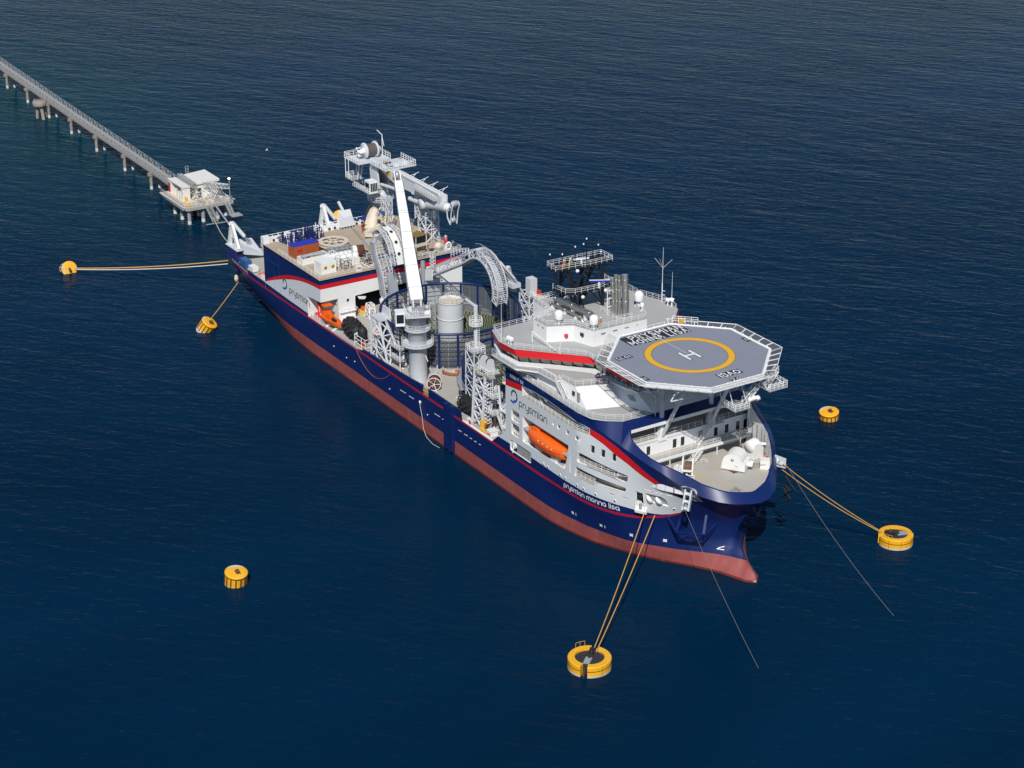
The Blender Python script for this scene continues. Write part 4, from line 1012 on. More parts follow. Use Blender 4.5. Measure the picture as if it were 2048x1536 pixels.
mb.rail([(x, y, 40.1) for x, y in [(-34.0, -6.2), (-31.0, -6.4), (-30.6, -1), (-30.3, -.6), (-30.3, 5.3), (-33.8, 5.2)]], 'white', 1.1, 1.3, .03, closed=True); mb.build('rail', mst); mb = MB()
mb.rail([(x, y, 36.1) for x, y in [(-32.9, -5.7), (-29.6, -5.2), (-28.6, -3.8), (-28.4, 1.4), (-29.6, 4.8), (-33.0, 4.8)]], 'white', 1.1, 1.3, .03)
mb.build('rail', mst)
for x, y, h, r in ((-33.6, -5.9, 2.2, .06), (-32.6, .6, 3.2, .09), (-32.0, -1.6, 3.3, .08), (-31.4, .4, 4.6, .1), (-32.8, 2.7, 8.2, .06), (-31.2, -4.9, 1.6, .05), (-33.2, 4.2, 2.2, .05), (-30.6, 3.0, 1.9, .05), (-33.4, -3.4, 1.8, .05)):
    mb = MB(); mb.tube((x, y, 40.1), (x, y, 40.1 + h), r, 'black_mast', 6, r * .5)
    if h < 5 and h > 1.7: mb.lathe([(.0, 0), (.13, .05), (.13, .3), (0, .36)], (x, y, 40.1 + h), 'lamp_white', 8)
    mb.build('antenna', mst)
mb = MB(); mb.bar((-29.5, -.2, 37.6), (-28.6, 3.6, 37.2), .35, .3, 'tarp_blue'); mb.bar((-29.5, -.2, 37.78), (-28.6, 3.6, 37.38), .35, .05, 'lamp_white'); mb.tube((-29.1, 1.6, 36.1), (-29.1, 1.6, 37.3), .2, 'white', 8); mb.build('radar_scanner', mst)
mb = MB(); mb.bar((-32.5, -1.6, 41.0), (-31.8, 1.2, 41.0), .3, .25, 'lamp_white'); mb.tube((-32.1, -.2, 40.1), (-32.1, -.2, 41), .15, 'white', 6); mb.build('radar_scanner', mst)
for x, y, z in ((-30.6, -2.2, 39.9), (-28.8, 2.7, 35.8), (-28.5, -2.4, 35.7)):
    mb = MB(); mb.lathe([(.0, 0), (.3, .05), (.34, .4), (0, .5)], (x + .1, y, z - .2), 'lamp_white', 10, (1, -.2, -.1)); mb.build('floodlight', mst)
# whip antennas on the wings
mb = MB(); x, y = -31.3, 17.3
mb.tube((x, y, 29.4), (x, y, 33), .1, 'white', 6); mb.tube((x, y, 33), (x, y, 40), .06, 'white', 5, .03)
mb.tube((x, y, 36), (x - 1.2, y - 1.0, 37.8), .03, 'white', 4); mb.tube((x, y, 36), (x + 1.2, y + 1.2, 37.8), .03, 'white', 4); mb.tube((x, y, 36), (x + .6, y - 1.2, 38.2), .03, 'white', 4)
for z in (30, 30.8, 31.6): mb.tube((x, y, z), (x + .5, y + .3, z), .07, 'white', 5)
mb.build('whip_antenna', SHIP)
for x, y, z, h in ((-28.7, 17.6, 29.4, 6.6), (-31.0, -17.7, 29.4, 8.6)):
    mb = MB(); mb.tube((x, y, z), (x, y, z + 1.6), .09, 'white', 6); mb.tube((x, y, z + 1.6), (x, y, z + h), .05, 'white', 5, .025); mb.build('whip_antenna', SHIP)
mb = MB(); mb.ladder((-31.6, -7.1, 29.4), (-31.6, -7.1, 33.6), .7, 'white', (1, 0, 0), .35, .045)
for z in np.arange(31, 34, .6): mb.path([(-32.1, -7.2, z), (-32.1, -8, z), (-31.1, -8, z), (-31.1, -7.2, z)], .045, 'white', 4)
mb.build('caged_ladder', SHIP)

# ---- foredeck
mb = MB()
xs = list(np.arange(-.2, 17.5, .6)) + [17.9]
dy = [float(np.interp(x, [-.2, 2, 6, 10, 12, 14, 16, 17, 17.9], [12.6, 12.4, 11.9, 10.0, 8.85, 7.4, 5.05, 3.7, .8])) for x in xs]
mb.loft([(x, -y, 15.0) for x, y in zip(xs, dy)], [(x, y, 15.0) for x, y in zip(xs, dy)], 'deck', flip=True)
mb.build('foredeck', SHIP)
for a, c in (((2.6, -4.4), (16.2, .6)), ((2.6, -2.6), (6.5, -1.8))): mb = MB(); ribbon(mb, [a, c], .55, lambda u, v: (u, v, 15.006), 'faded_yellow_line'); mb.build('deck_marking', SHIP)
for s in (-1, 1):
    for x in np.arange(1, 16, 1.5):
        mb = MB(); y = float(np.interp(x, xs, dy)); mb.bar((x, s * (y - .02), 15), (x, s * (y - .05), 15.0 + min(4.5, float(np.interp(x, [1, 4, 10, 16], [6, 5, 3.6, 1.3])))), .12, .3, 'galv'); mb.build('bulwark_stay', SHIP)
mb = MB()
mb.box(.02, 2.35, -11.6, 13.4, 17.0, 17.2, 'deck'); mb.box(2.2, 2.36, -11.65, 13.45, 16.75, 17.24, 'white')
mb.rail([(2.25, -11.4, 17.24), (2.25, 13.2, 17.24)], 'white', 1.05, 1.5, .028)
for y in (-9, -5, 0, 5, 10): mb.tube((2.1, y, 15), (2.1, y, 17), .1, 'white', 6)
mb.build('catwalk', SHIP)
mb = MB(); mb.stairs((.7, 4.9, 20.05), (.7, 1.6, 17.2), .8, (1, 0, 0)); mb.build('stair', SHIP)
mb = MB(); mb.stairs((3.0, .9, 17.2), (3.0, -1.4, 15.0), .8, (1, 0, 0)); mb.build('stair', SHIP)
mb = MB(); mb.box(-.02, 1.0, 4.9, 7.4, 19.9, 20.05, 'white'); mb.rail([(.95, 5, 20.05), (.95, 7.3, 20.05)], 'white', 1.05, 1, .028); mb.build('landing', SHIP)
mb = MB(); mb.rail([(3.5, -2.2, 15.0), (3.5, .6, 15.0), (4.6, 1.0, 15)], 'white', 1.05, 1, .028); mb.build('deck_rail', SHIP)
# roller fairlead panel in the bow shell (starboard) and bollard bracket frame below it
mb = MB()
P = rpoly([(11.0, 14.4), (11.6, 16.6), (12.1, 17.2), (13.7, 16.8), (14.1, 16.2), (13.5, 13.9), (12.2, 13.7)], .35)
def bow_pt(u, v, off=.12):
    if v <= zk(u): return side(u, v, off)
    yr = float(np.interp(u, [2, 4, 6, 8, 10, 12, 14, 16], [12.8, 12.5, 12.1, 11.35, 10.2, 9.0, 7.6, 5.25])); zr = float(np.interp(u, [2, 4, 6, 8, 10, 12, 14, 16], [21.7, 20.8, 20.1, 19.7, 19.2, 18.6, 17.6, 16.6]))
    t = min(1, (v - zk(u)) / max(.1, zr - zk(u))); return (u + off * .3, -(bk(u) + (yr - bk(u)) * t) - off, v)
wall_cdt(mb, P, [], bow_pt, lambda u, v: 'deck', .25)
mb.build('fairlead_plate', SHIP)
mb = MB()
q = Vector((13.0, -9.4, 14.6)); d = Vector((.55, -.84, 0))
for k in (-.42, .42):
    t = Vector((.84, .55, 0)) * k
    mb.hexa([q + t - d * 1.0 + V(0, 0, 1.9), q + t * 1.5 - d * 1.0 + V(0, 0, 1.9), q + t * 1.5 + d * .5 + V(0, 0, -1.5), q + t + d * .5 + V(0, 0, -1.5), q + t - d * .2 + V(0, 0, 2.0), q + t * 1.5 - d * .2 + V(0, 0, 2.0), q + t * 1.5 + d * 1.2 + V(0, 0, -1.2), q + t + d * 1.2 + V(0, 0, -1.2)], 'crane_white')
for z, o_ in ((1.3, .0), (.1, .4), (-1.0, .8)): mb.lathe([(.34, -.38), (.26, -.1), (.26, .1), (.34, .38)], q + d * o_ + V(0, 0, z), 'crane_white', 12, (.84, .55, 0))
mb.build('bow_roller', SHIP)
for s in (-1, 1):
    mb = MB()
    def fr(x, z, o=0): p = side(x, z, o); return Vector((p[0], p[1] if s < 0 else -p[1], p[2]))
    A1, A2 = fr(8.15, 7.75, 2.2), fr(11.1, 7.75, 2.4); B1, B2 = fr(8.2, 5.75, 1.7), fr(11.0, 5.75, 1.8)
    mb.bar(A1, A2, .45, .3, 'navy'); mb.bar(B1, B2, .45, .3, 'navy'); mb.bar(A1, B1, .3, .3, 'navy'); mb.bar(A2, B2, .3, .3, 'navy')
    mb.bar(A1, fr(9.3, 10.2, -.1), .4, .4, 'navy'); mb.bar(A2, fr(11.9, 10.1, -.1), .4, .4, 'navy')
    mb.bar(A1.lerp(B1, .35), fr(7.0, 9.0, -.1), .32, .32, 'navy'); mb.bar(A2.lerp(B2, .35), fr(12.5, 8.4, -.1), .32, .32, 'navy')
    mb.bar(B1, fr(7.1, 8.6, -.1), .2, .2, 'navy'); mb.bar(B2, fr(12.4, 7.9, -.1), .2, .2, 'navy')
    mb.bar(B1, fr(8.2, 5.2, -.1), .3, .3, 'navy'); mb.bar(B2, fr(10.9, 5.2, -.1), .3, .3, 'navy')
    for t in (.22, .76):
        c = A1.lerp(A2, t); e = (A2 - A1).normalized()
        mb.poly([c + e * (.7 * math.cos(R(a))) + V(0, 0, -.15 + 1.1 * math.sin(R(a))) + (B1 - A1) * .0 for a in range(180, 361, 20)], 'navy')
    mb.build('anchor_bracket', SHIP)

# ---- helideck
HZ = 33.84
a_ = 26.1 / 2; b_ = a_ * math.tan(math.pi / 8)
OC = [(-a_, b_), (-b_, a_), (b_, a_), (a_, b_), (a_, -b_), (b_, -a_), (-b_, -a_), (-a_, -b_)]
def sc(P, k): return [(x * k, y * k) for x, y in P]
mb = MB()
mb.prism(OC, HZ - .55, HZ - .004, 'crane_white', 'heli')
hd = mb.build('helideck', SHIP)
mb = MB()
inn = sc(OC, 1 - .42 / a_)
mb.loft([(x, y, HZ + .004) for x, y in inn], [(x, y, HZ + .004) for x, y in OC], 'mark_white', True, flip=True)
for i in range(8):
    p, q = OC[i], OC[(i + 1) % 8]; L = math.dist(p, q)
    mb.bar((*p, HZ + .05), (*q, HZ + .05), .12, .12, 'white')
    for k in range(5): t = (k + .5) / 5; mb.lathe([(.1, 0), (.1, .16), (0, .2)], (p[0] + (q[0] - p[0]) * t, p[1] + (q[1] - p[1]) * t, HZ + .05), 'lamp_white', 6)
mb.build('edge_marking', hd)
mb = MB()
N = 96
def ring(r0, r1, z, m): mb.loft([(r0 * math.cos(2 * math.pi * i / N), r0 * math.sin(2 * math.pi * i / N), z) for i in range(N)], [(r1 * math.cos(2 * math.pi * i / N), r1 * math.sin(2 * math.pi * i / N), z) for i in range(N)], m, True, flip=True)
ring(6.38, 7.62, HZ + .002, 'mark_black'); ring(6.45, 7.55, HZ + .006, 'mark_yellow')
mb.build('touchdown_circle', hd)
mb = MB()
def dk(m, x0, x1, y0, y1, z): mb.poly([(x0, y0, z), (x1, y0, z), (x1, y1, z), (x0, y1, z)], m)
for e, m, z in ((.12, 'mark_black', .003), (0, 'mark_white', .007)):
    dk(m, -1.7 - e, 1.7 + e, -1.3 - e, -.78 + e, HZ + z); dk(m, -1.7 - e, 1.7 + e, .78 - e, 1.3 + e, HZ + z); dk(m, -.28 - e, .28 + e, -.78, .78, HZ + z + .0005)
mb.build('letter_marking', hd)
HT_ = lambda u, v: (-v, u, HZ + .008)
mb = MB(); dk('mark_black', -12.1, -8.15, -6.0, 6.6, HZ + .003)
wd1 = text_width('PRYSMIAN', .16); s1 = 10.9 / wd1 * 1.0
write(mb, 'PRYSMIAN', lambda u, v: (-v, u, HZ + .008), 1.12, .25, 'mark_white', -4.4, 10.32, gap=.34, sx=10.7 / (1.12 * text_width('PRYSMIAN', .34)))
write(mb, 'MONNA LISA', lambda u, v: (-v, u, HZ + .008), 1.12, .25, 'mark_white', -5.6, 8.42, gap=.34, sx=11.9 / (1.12 * text_width('MONNA LISA', .34)))
mb.build('name_marking', hd)
mb = MB(); dk('mark_black', -5.55, -4.25, -11.5, -8.4, HZ + .003); write(mb, '16.0t', lambda u, v: (-v, u, HZ + .008), .62, .2, 'mark_white', -11.35, 4.5, gap=.2, sx=1.05); mb.build('weight_marking', hd)
mb = MB(); dk('mark_black', 8.9, 10.7, -1.6, 3.0, HZ + .003); write(mb, 'IBAO', lambda u, v: (-v, u, HZ + .008), .98, .24, 'mark_white', -1.35, -10.5, gap=.2, sx=4.15 / (.98 * text_width('IBAO', .2))); mb.build('call_sign_marking', hd)
mb = MB(); dk('mark_black', 11.5, 12.7, -.75, 1.1, HZ + .003); write(mb, '26', lambda u, v: (-v, u, HZ + .008), .66, .2, 'mark_white', -.6, -12.6, gap=.22, sx=1.15); mb.build('size_marking', hd)
for cx, cy, rz in ((4.0, -12.1, 0), (-.2, 12.1, R(180))):
    mb = MB(); ca, sa = math.cos(rz), math.sin(rz); T_ = lambda u, v: (cx + u * ca - v * sa, cy + u * sa + v * ca, HZ + .008)
    mb.poly([(*T_(-.9, -.55)[:2], HZ + .003), (*T_(.9, -.55)[:2], HZ + .003), (*T_(.9, .5)[:2], HZ + .003), (*T_(-.9, .5)[:2], HZ + .003)], 'mark_black'); write(mb, '26', T_, .5, .2, 'mark_white', -.5, -.38); mb.build('size_marking', hd)
mb = MB(); ribbon(mb, [(-.9, 0), (-9.5, .0), (-12.6, .1)], .07, lambda u, v: (u, v, HZ + .009), 'mark_white'); mb.build('deck_line', hd)
# safety net frames
OUTR = sc(OC, 1 + 1.75 / a_)
for i in range(8):
    j = (i + 1) % 8
    if i == 7: continue          # open aft edge (walkway)
    p0, p1, q0, q1 = [Vector((*x, 0)) for x in (OC[i], OC[j], OUTR[i], OUTR[j])]
    dz0, dz1 = HZ - .35, HZ + .18
    fr = MB(); P0, P1, Q0, Q1 = p0 + V(0, 0, dz0), p1 + V(0, 0, dz0), q0 + V(0, 0, dz1), q1 + V(0, 0, dz1)
    fr.tube(Q0, Q1, .07, 'white', 5); fr.tube(P0, P1, .07, 'white', 5)
    L = (p1 - p0).length; k = 5
    for t in range(k + 1):
        a, c = P0.lerp(P1, t / k), Q0.lerp(Q1, t / k)
        if t in (0, k): pass
        fr.bar(a, c, .14, .14, 'white')
    if i in (3, 4, 5): fr.tube(P0 + (Q0 - P0) * .5, P1 + (Q1 - P1) * .5, .05, 'white', 4); fr.bar(P0 - V(0, 0, .45), P1 - V(0, 0, .45), .3, .15, 'white')
    fr.build('net_frame', hd)
    mb = MB(); mb.poly([P0, P1, Q1, Q0], 'net'); mb.build('safety_net', hd)
# under-deck beams, columns and braces
mb = MB()
for x in (-10, -6, -2, 2, 6, 10):
    h = a_ - max(0, abs(x) - b_) - .4; mb.bar((x, -h, HZ - .9), (x, h, HZ - .9), .25, .65, 'crane_white')
for y in (-9, -5.2, 0, 5.2, 9):
    h = a_ - max(0, abs(y) - b_) - .4; mb.bar((-h, y, HZ - 1.25), (h, y, HZ - 1.25), .3, .5, 'crane_white')
mb.build('under_deck_beam', hd)
for s in (-1, 1):
    mb = MB(); y = 5.2 * s
    mb.tube((-.3, y, 20.0), (-.3, y, HZ - 1.2), .42, 'crane_white', 12); mb.tube((-.1, y, 20.0), (6.6, y * .95, HZ - 1.3), .34, 'crane_white', 10)
    mb.taper((-.3, y, 19.4), (-.3, y, 21.6), 1.7, 1.1, .9, .9, 'white', (1, 0, 0)) ; mb.build('support_column', hd)
    n0 = Vector((-.3, y, 26.2))
    for q in ((-6, y - 5, HZ - 1.2), (-6, y + 5, HZ - 1.2), (5.5, y - 5.5, HZ - 1.2), (5.5, y + 5.5, HZ - 1.2)):
        mb = MB(); mb.tube(n0, q, .2, 'crane_white', 8); mb.build('support_brace', hd)
    mb = MB(); mb.path([(3.5, y - 6 * s, HZ - 1.3), (3.5, y - 6 * s, HZ - 3.4), (8, y, HZ - 3.4), (8, y + 4.5 * s, HZ - 3.2)], .13, 'crane_white', 6); mb.tube((8, y, HZ - 3.4), (8, y, HZ - 1), .12, 'crane_white', 6); mb.tube((8, y + 4.5 * s, HZ - 3.2), (8, y + 3.0 * s, HZ - 1), .12, 'crane_white', 6); mb.build('support_brace', hd)
mb = MB(); mb.path([(-.9, -6.1, HZ - 1), (-.9, -6.1, 20.6), (-.4, -6.0, 20.4), (-.4, -5.6, 20.5)], .09, 'crane_white', 6); mb.build('drain_pipe', hd)
# access platforms below the fore-port edge and aft-starboard corner
mb = MB()
mb.box(10.4, 14.2, 5.8, 9.6, 30.9, 31.05, 'galv'); mb.rail([(14.1, 5.9, 31.05), (14.1, 9.5, 31.05), (10.5, 9.5, 31.05)], 'white', 1.1, 1, .045)
mb.stairs((11.5, 5.4, 31.0), (11.5, 2.6, 28.7), .9, (1, 0, 0)); mb.stairs((12.6, 8.4, 33.6), (12.6, 6.4, 31.05), .9, (1, 0, 0))
mb.box(9.4, 13.4, -.6, 2.6, 28.5, 28.65, 'galv'); mb.rail([(9.5, -.5, 28.65), (13.3, -.5, 28.65), (13.3, 2.4, 28.65)], 'white', 1.1, 1, .045)
for x, y in ((9.8, -.4), (13.1, -.4), (13.1, 2.4), (10.6, 9.3), (13.9, 9.3), (13.9, 6)): mb.tube((x, y, 28.3 if y < 5 else 30.7), (x * .82, y * .92, HZ - 1), .09, 'crane_white', 5)
for k in range(4): mb.tube((9.6 + k, -.5, 28.5), (9.6 + k, 2.5, 28.5), .07, 'galv', 4)
mb.build('access_platform', hd)
for k in range(3): mb = MB(); mb.lathe([(0, -.3), (.42, -.25), (.46, .35), (0, .4)], (12.4 + .1 * k, 3.2 + .7 * k, 29.6 + .12 * (k % 2)), 'lamp_white', 10, (.8, -.3, -.4)); mb.build('floodlight', hd)
mb = MB()
mb.box(-10.6, -7.8, -11.9, -9.6, 31.2, 31.35, 'galv'); mb.rail([(-10.6, -9.6, 31.35), (-10.6, -11.8, 31.35), (-7.9, -11.8, 31.35)], 'galv', 1.1, .8, .05)
for k in range(3): mb.box(-10.5 + k * .95, -9.7 + k * .95, -11.95, -11.9, 31.45, 32.3, 'net')
mb.tube((-9.3, -10.8, 29.4), (-9.3, -10.8, 31.2), .2, 'white', 8); mb.stairs((-10.8, -8.4, 33.7), (-10.8, -10.2, 31.4), .8, (1, 0, 0), 'galv')
mb.lathe([(.45, 0), (.0, 1.1)], (-10.3, -11.4, 32.4), 'galv', 4, (0, 0, 1), False)
mb.build('access_platform', hd)
mb = MB(); mb.rail([(-13.6, y, HZ - .2) for y in (-4.8, 4.8)], 'white', .5, 1.2, .04, (1.0,)); mb.rail([(-13.3, 6.2, HZ - .2), (-10.2, 9.4, HZ - .2)], 'white', 1.4, 1, .05); mb.box(-12.6, -11.9, 7.0, 7.9, HZ, HZ + .8, 'fed_yellow'); mb.build('rail', hd)

# ================================================================== CARRIED AND MOVING THINGS
# cable carousels
def carousel(cx, r, zt, nm_label, inner, coil_z):
    T = thing('cable_carousel', nm_label, 'carousel', (cx, 0, 8), None)
    n = 24; nr = 8; z0 = 8.9
    for i in range(n):
        a = 2 * math.pi * (i + .35) / n; c, s_ = math.cos(a), math.sin(a)
        mb = MB(); mb.bar((cx + r * c, r * s_, z0), (cx + r * c, r * s_, zt), .42, .42, 'navy', (c, s_, 0)); mb.build('post', T)
        mb = MB(); a2 = 2 * math.pi * (i + 1.35) / n
        seg = [a + (a2 - a) * k / 4 for k in range(5)]
        mb.loft([(cx + (r - .12) * math.cos(t), (r - .12) * math.sin(t), 8.1) for t in seg], [(cx + (r - .12) * math.cos(t), (r - .12) * math.sin(t), zt - .2) for t in seg], 'screen'); mb.build('mesh_panel', T)
        am = (a + a2) / 2; mb = MB(); mb.tube((cx + (r - .05) * math.cos(am), (r - .05) * math.sin(am), 8.1), (cx + (r - .05) * math.cos(am), (r - .05) * math.sin(am), zt), .05, 'galv', 4); mb.build('mullion', T)
    circ = lambda rr, z, k=72: [(cx + rr * math.cos(2 * math.pi * t / k), rr * math.sin(2 * math.pi * t / k), z) for t in range(k)]
    mb = MB(); mb.sweep(circ(r, zt), .27, 'navy', 8, True); mb.build('top_ring', T)
    for k in range(nr - 1):
        z = z0 + .7 + (zt - z0 - .5) * k / (nr - 1); mb = MB(); mb.sweep(circ(r + .05, z, 48), .1, 'navy', 5, True); mb.build('hoop', T)
    mb = MB(); mb.lathe([(r + .25, 0), (r + .25, .9)], (cx, 0, 8.01), 'grey_deck', 64)
    mb.lathe([(r + .25, .9), (r - .1, .9)], (cx, 0, 8.01), 'grey_deck', 64)
    for i in range(48):
        a = 2 * math.pi * i / 48; mb.bar((cx + (r + .3) * math.cos(a), (r + .3) * math.sin(a), 8.02), (cx + (r + .3) * math.cos(a), (r + .3) * math.sin(a), 9.3), .09, .09, 'galv', (math.cos(a), math.sin(a), 0))
    mb.build('base_ring', T)
    # coiled cable: one torus row after another
    mb = MB(); mb.uv = []
    rr = 3.4; k = 0
    while rr < r - .7:
        P = 60; zz = coil_z + .1 * math.sin(k * 1.3); o = len(mb.v)
        vs = []
        for i in range(P + 1):
            a = 2 * math.pi * i / P
            for (dr, dz) in ((-.17, -.1), (-.08, .12), (.08, .12), (.17, -.1)):
                vs.append((cx + (rr + dr) * math.cos(a), (rr + dr) * math.sin(a), zz + dz)); mb.uv.append((a / (2 * math.pi) * round(rr * 5.2) + (k % 2) * .0 + k * .33, k * .1))
        fs = [(i * 4 + q, i * 4 + q + 1, (i + 1) * 4 + q + 1, (i + 1) * 4 + q) for i in range(P) for q in range(3)]
        mb.add(vs, fs, 'coil'); rr += .36; k += 1
    tag(mb.build('cable_coil', T), kind='stuff')
    mb = MB(); mb.lathe([(r - .4, 0), (3.0, 0)], (cx, 0, coil_z - .25), 'dark', 48); mb.build('carousel_floor', T)
    if inner:
        mb = MB(); R_ = 2.62; zt2 = 17.9
        mb.lathe([(R_, 0), (R_, zt2 - 8.1)], (cx, 0, 8.1), 'crane_white', 40)
        mb.lathe([(R_, 0), (0.001, .05)], (cx, 0, zt2 - .35), 'cream', 40, (0, 0, 1), False)
        for z in (14.3, zt2 - .12): mb.lathe([(R_, -.12), (R_ + .09, -.1), (R_ + .09, .1), (R_ - .06, .12), (R_ - .06, -.3)], (cx, 0, z), 'crane_white', 40)
        tk = mb.build('inner_tank', T)
        mb = MB(); mb.rail([(cx + 2.5 * math.cos(R(a)), 2.5 * math.sin(R(a)), zt2 - .3) for a in range(0, 360, 20)], 'galv', 1.1, 1, .03, closed=True)
        for a, b2 in ((-2, .5), (-1, -1.2), (.6, 1.2)): mb.rail([(cx + a, b2 - .5, zt2 - .3), (cx + a, b2 + .8, zt2 - .3)], 'white', 1.0, .5, .03)
        mb.build('rail', tk)
        mb = MB(); ang = R(-112); p = Vector((cx + (R_ + .35) * math.cos(ang), (R_ + .35) * math.sin(ang), 10)); mb.ladder(p, p + V(0, 0, 8.6), .6, 'galv', (-math.sin(ang), math.cos(ang), 0), .35, .06)
        for z in np.arange(12, 18.4, .55): mb.path([p + V(math.cos(ang) * d + -math.sin(ang) * e, math.sin(ang) * d + math.cos(ang) * e, z - 10) for d, e in ((0, -.4), (.7, -.4), (.7, .4), (0, .4))], .045, 'galv', 4)
        mb.build('caged_ladder', tk)
    return T
carousel(-78.6, 14.0, 16.1, 'aft navy blue cable carousel with mesh walls and a white tank in its middle', True, 10.2)
c2 = carousel(-46.8, 14.0, 16.0, 'forward round navy blue cable carousel with mesh walls, half hidden behind the bridge wing', False, 10.0)
mb = MB(); P = [(-46.8 + 14.25 * math.cos(R(a)), 14.25 * math.sin(R(a)), 11.9) for a in range(185, 262, 7)]
mb.rail(P, 'galv', 1.1, 1.5, .04); mb.loft([(x, y, z) for x, y, z in P], [(-46.8 + (x + 46.8) * 1.06, y * 1.06, z) for x, y, z in P], 'galv', flip=True)
mb.rail([(-46.8 + (x + 46.8) * 1.06, y * 1.06, z) for x, y, z in P], 'galv', 1.1, 1.5, .04); mb.build('walkway', c2)

# mid-ship crane: pedestal at starboard rail, boom raised aft
T = thing('pedestal_crane', 'white pedestal crane by the aft carousel, long boom raised over the aft house', 'crane', (-67.2, -14.1, 8))
px, py = -67.2, -14.1
mb = MB(); mb.lathe([(1.78, 0), (1.74, 14.4), (1.9, 14.4), (1.9, 14.8)], (px, py, 8), 'crane_white', 28); pd = mb.build('pedestal', T)
mb = MB(); mb.tube((px + .4, py - 1.75, 18.4), (px + .4, py - 2.2, 18.4), .18, 'lamp_white', 8); mb.tube((px + 1.6, py + .8, 13.4), (px + 1.9, py + 1.1, 12.2), .1, 'white', 5); mb.build('floodlight', pd)
def ringplat(z, r0, r1, wv_=0):
    mb = MB(); N2 = 32
    mb.lathe([(r0, 0), (r1, 0), (r1, .18), (r0, .18)], (px, py, z), 'crane_white', N2, (0, 0, 1), False)
    mb.rail([(px + (r1 - .06) * math.cos(2 * math.pi * i / 20), py + (r1 - .06) * math.sin(2 * math.pi * i / 20), z + .18) for i in range(20)], 'crane_white', 1.1, 1.2, .045, (.33, .6, 1.0), closed=True)
    for i in range(8): a = 2 * math.pi * i / 8; mb.bar((px + r0 * math.cos(a), py + r0 * math.sin(a), z - .7), (px + (r1 - .1) * math.cos(a), py + (r1 - .1) * math.sin(a), z - .05), .1, .12, 'crane_white')
    return mb
ringplat(15.6, 1.7, 3.15).build('gallery', T); ringplat(18.7, 1.7, 2.6).build('gallery', T)
bd = Vector((-.92, .39, 0)); bs = Vector((.39, .92, 0))     # boom heading and its right side
o_ = Vector((px, py, 0))
mb = MB()
def fp(a, s_, z): p = o_ + bd * a + bs * s_; return Vector((p.x, p.y, z))
mb.hexa([fp(2.2, -2.4, 21.8), fp(2.2, 2.4, 21.8), fp(-2.6, 2.4, 21.8), fp(-2.6, -2.4, 21.8), fp(2.2, -2.4, 22.05), fp(2.2, 2.4, 22.05), fp(-2.6, 2.4, 22.05), fp(-2.6, -2.4, 22.05)], 'crane_white')
mb.rail([fp(2.1, -2.3, 22.05), fp(-2.5, -2.3, 22.05), fp(-2.5, 2.3, 22.05), fp(2.1, 2.3, 22.05)], 'white', 1.1, 1.1, .04)
for s_ in (-.75, .75): mb.hexa([fp(1.4, s_ - .14, 22.05), fp(1.4, s_ + .14, 22.05), fp(-1.2, s_ + .14, 22.05), fp(-1.2, s_ - .14, 22.05), fp(.7, s_ - .14, 24.9), fp(.7, s_ + .14, 24.9), fp(-.3, s_ + .14, 24.9), fp(-.3, s_ - .14, 24.9)], 'crane_white')
mb.hexa([fp(-1.4, -1.0, 22.05), fp(-1.4, 1.1, 22.05), fp(-2.4, 1.1, 22.05), fp(-2.4, -1.0, 22.05), fp(-1.4, -1.0, 23.7), fp(-1.4, 1.1, 23.7), fp(-2.4, 1.1, 23.7), fp(-2.4, -1.0, 23.7)], 'galv')
for k in range(3): mb.bar(fp(-2.43, -.9 + k * .35, 22.2), fp(-2.43, -.9 + k * .35, 23.6), .1, .05, 'lamp_white')
mb.build('slewing_platform', T)
mb = MB(); mb.hexa([fp(.9, -4.3, 19.9), fp(.9, -2.5, 19.9), fp(-1.5, -2.5, 19.9), fp(-1.5, -4.3, 19.9), fp(.9, -4.3, 22.6), fp(.9, -2.5, 22.6), fp(-1.2, -2.5, 22.6), fp(-1.2, -4.3, 22.6)], 'white')
cb = mb.build('operator_cab', T)
mb = MB(); mb.hexa([fp(-1.46, -4.1, 20.5), fp(-1.46, -2.7, 20.5), fp(-1.42, -2.7, 20.5), fp(-1.42, -4.1, 20.5), fp(-1.34, -4.1, 22.2), fp(-1.34, -2.7, 22.2), fp(-1.3, -2.7, 22.2), fp(-1.3, -4.1, 22.2)], 'glass'); mb.build('window', cb)
mb = MB(); mb.hexa([fp(.6, -4.34, 20.5), fp(.6, -4.3, 20.5), fp(-1.1, -4.3, 20.5), fp(-1.1, -4.34, 20.5), fp(.6, -4.34, 22.2), fp(.6, -4.3, 22.2), fp(-1.1, -4.3, 22.2), fp(-1.1, -4.34, 22.2)], 'glass'); mb.build('window', cb)
mb = MB(); mb.lathe([(1.0, -.05), (1.0, .05), (.5, .05), (.5, 1.1), (1.0, 1.1), (1.0, 1.2)], fp(-.4, 1.2, 23.1), 'galv', 18, bs); mb.hexa([fp(1, 1.1, 22.05), fp(1, 2.4, 22.05), fp(-1.6, 2.4, 22.05), fp(-1.6, 1.1, 22.05), fp(.5, 1.1, 22.6), fp(.5, 2.4, 22.6), fp(-1.2, 2.4, 22.6), fp(-1.2, 1.1, 22.6)], 'crane_white'); mb.build('winch_drum', T)
b0 = fp(.2, 0, 24.2); b1 = Vector((-87.6, -6.2, 41.2)); ax = (b1 - b0)
ax.normalize(); bside = ax.cross(V(0, 0, 1)).normalized()
mb = MB()
seg = [0, .15, .18, .36, .38, .55, .72, .88, 1.0]
W0 = [2.3, 2.55, 2.5, 2.35, 2.3, 2.05, 1.85, 1.65, 1.5]
for i in range(len(seg) - 1): mb.taper(b0 + (b1 - b0) * seg[i], b0 + (b1 - b0) * seg[i + 1], W0[i], W0[i] * .62, W0[i + 1], W0[i + 1] * .62, 'white')
bo = mb.build('boom', T)
mb = MB(); uu = bside.cross(ax).normalized()
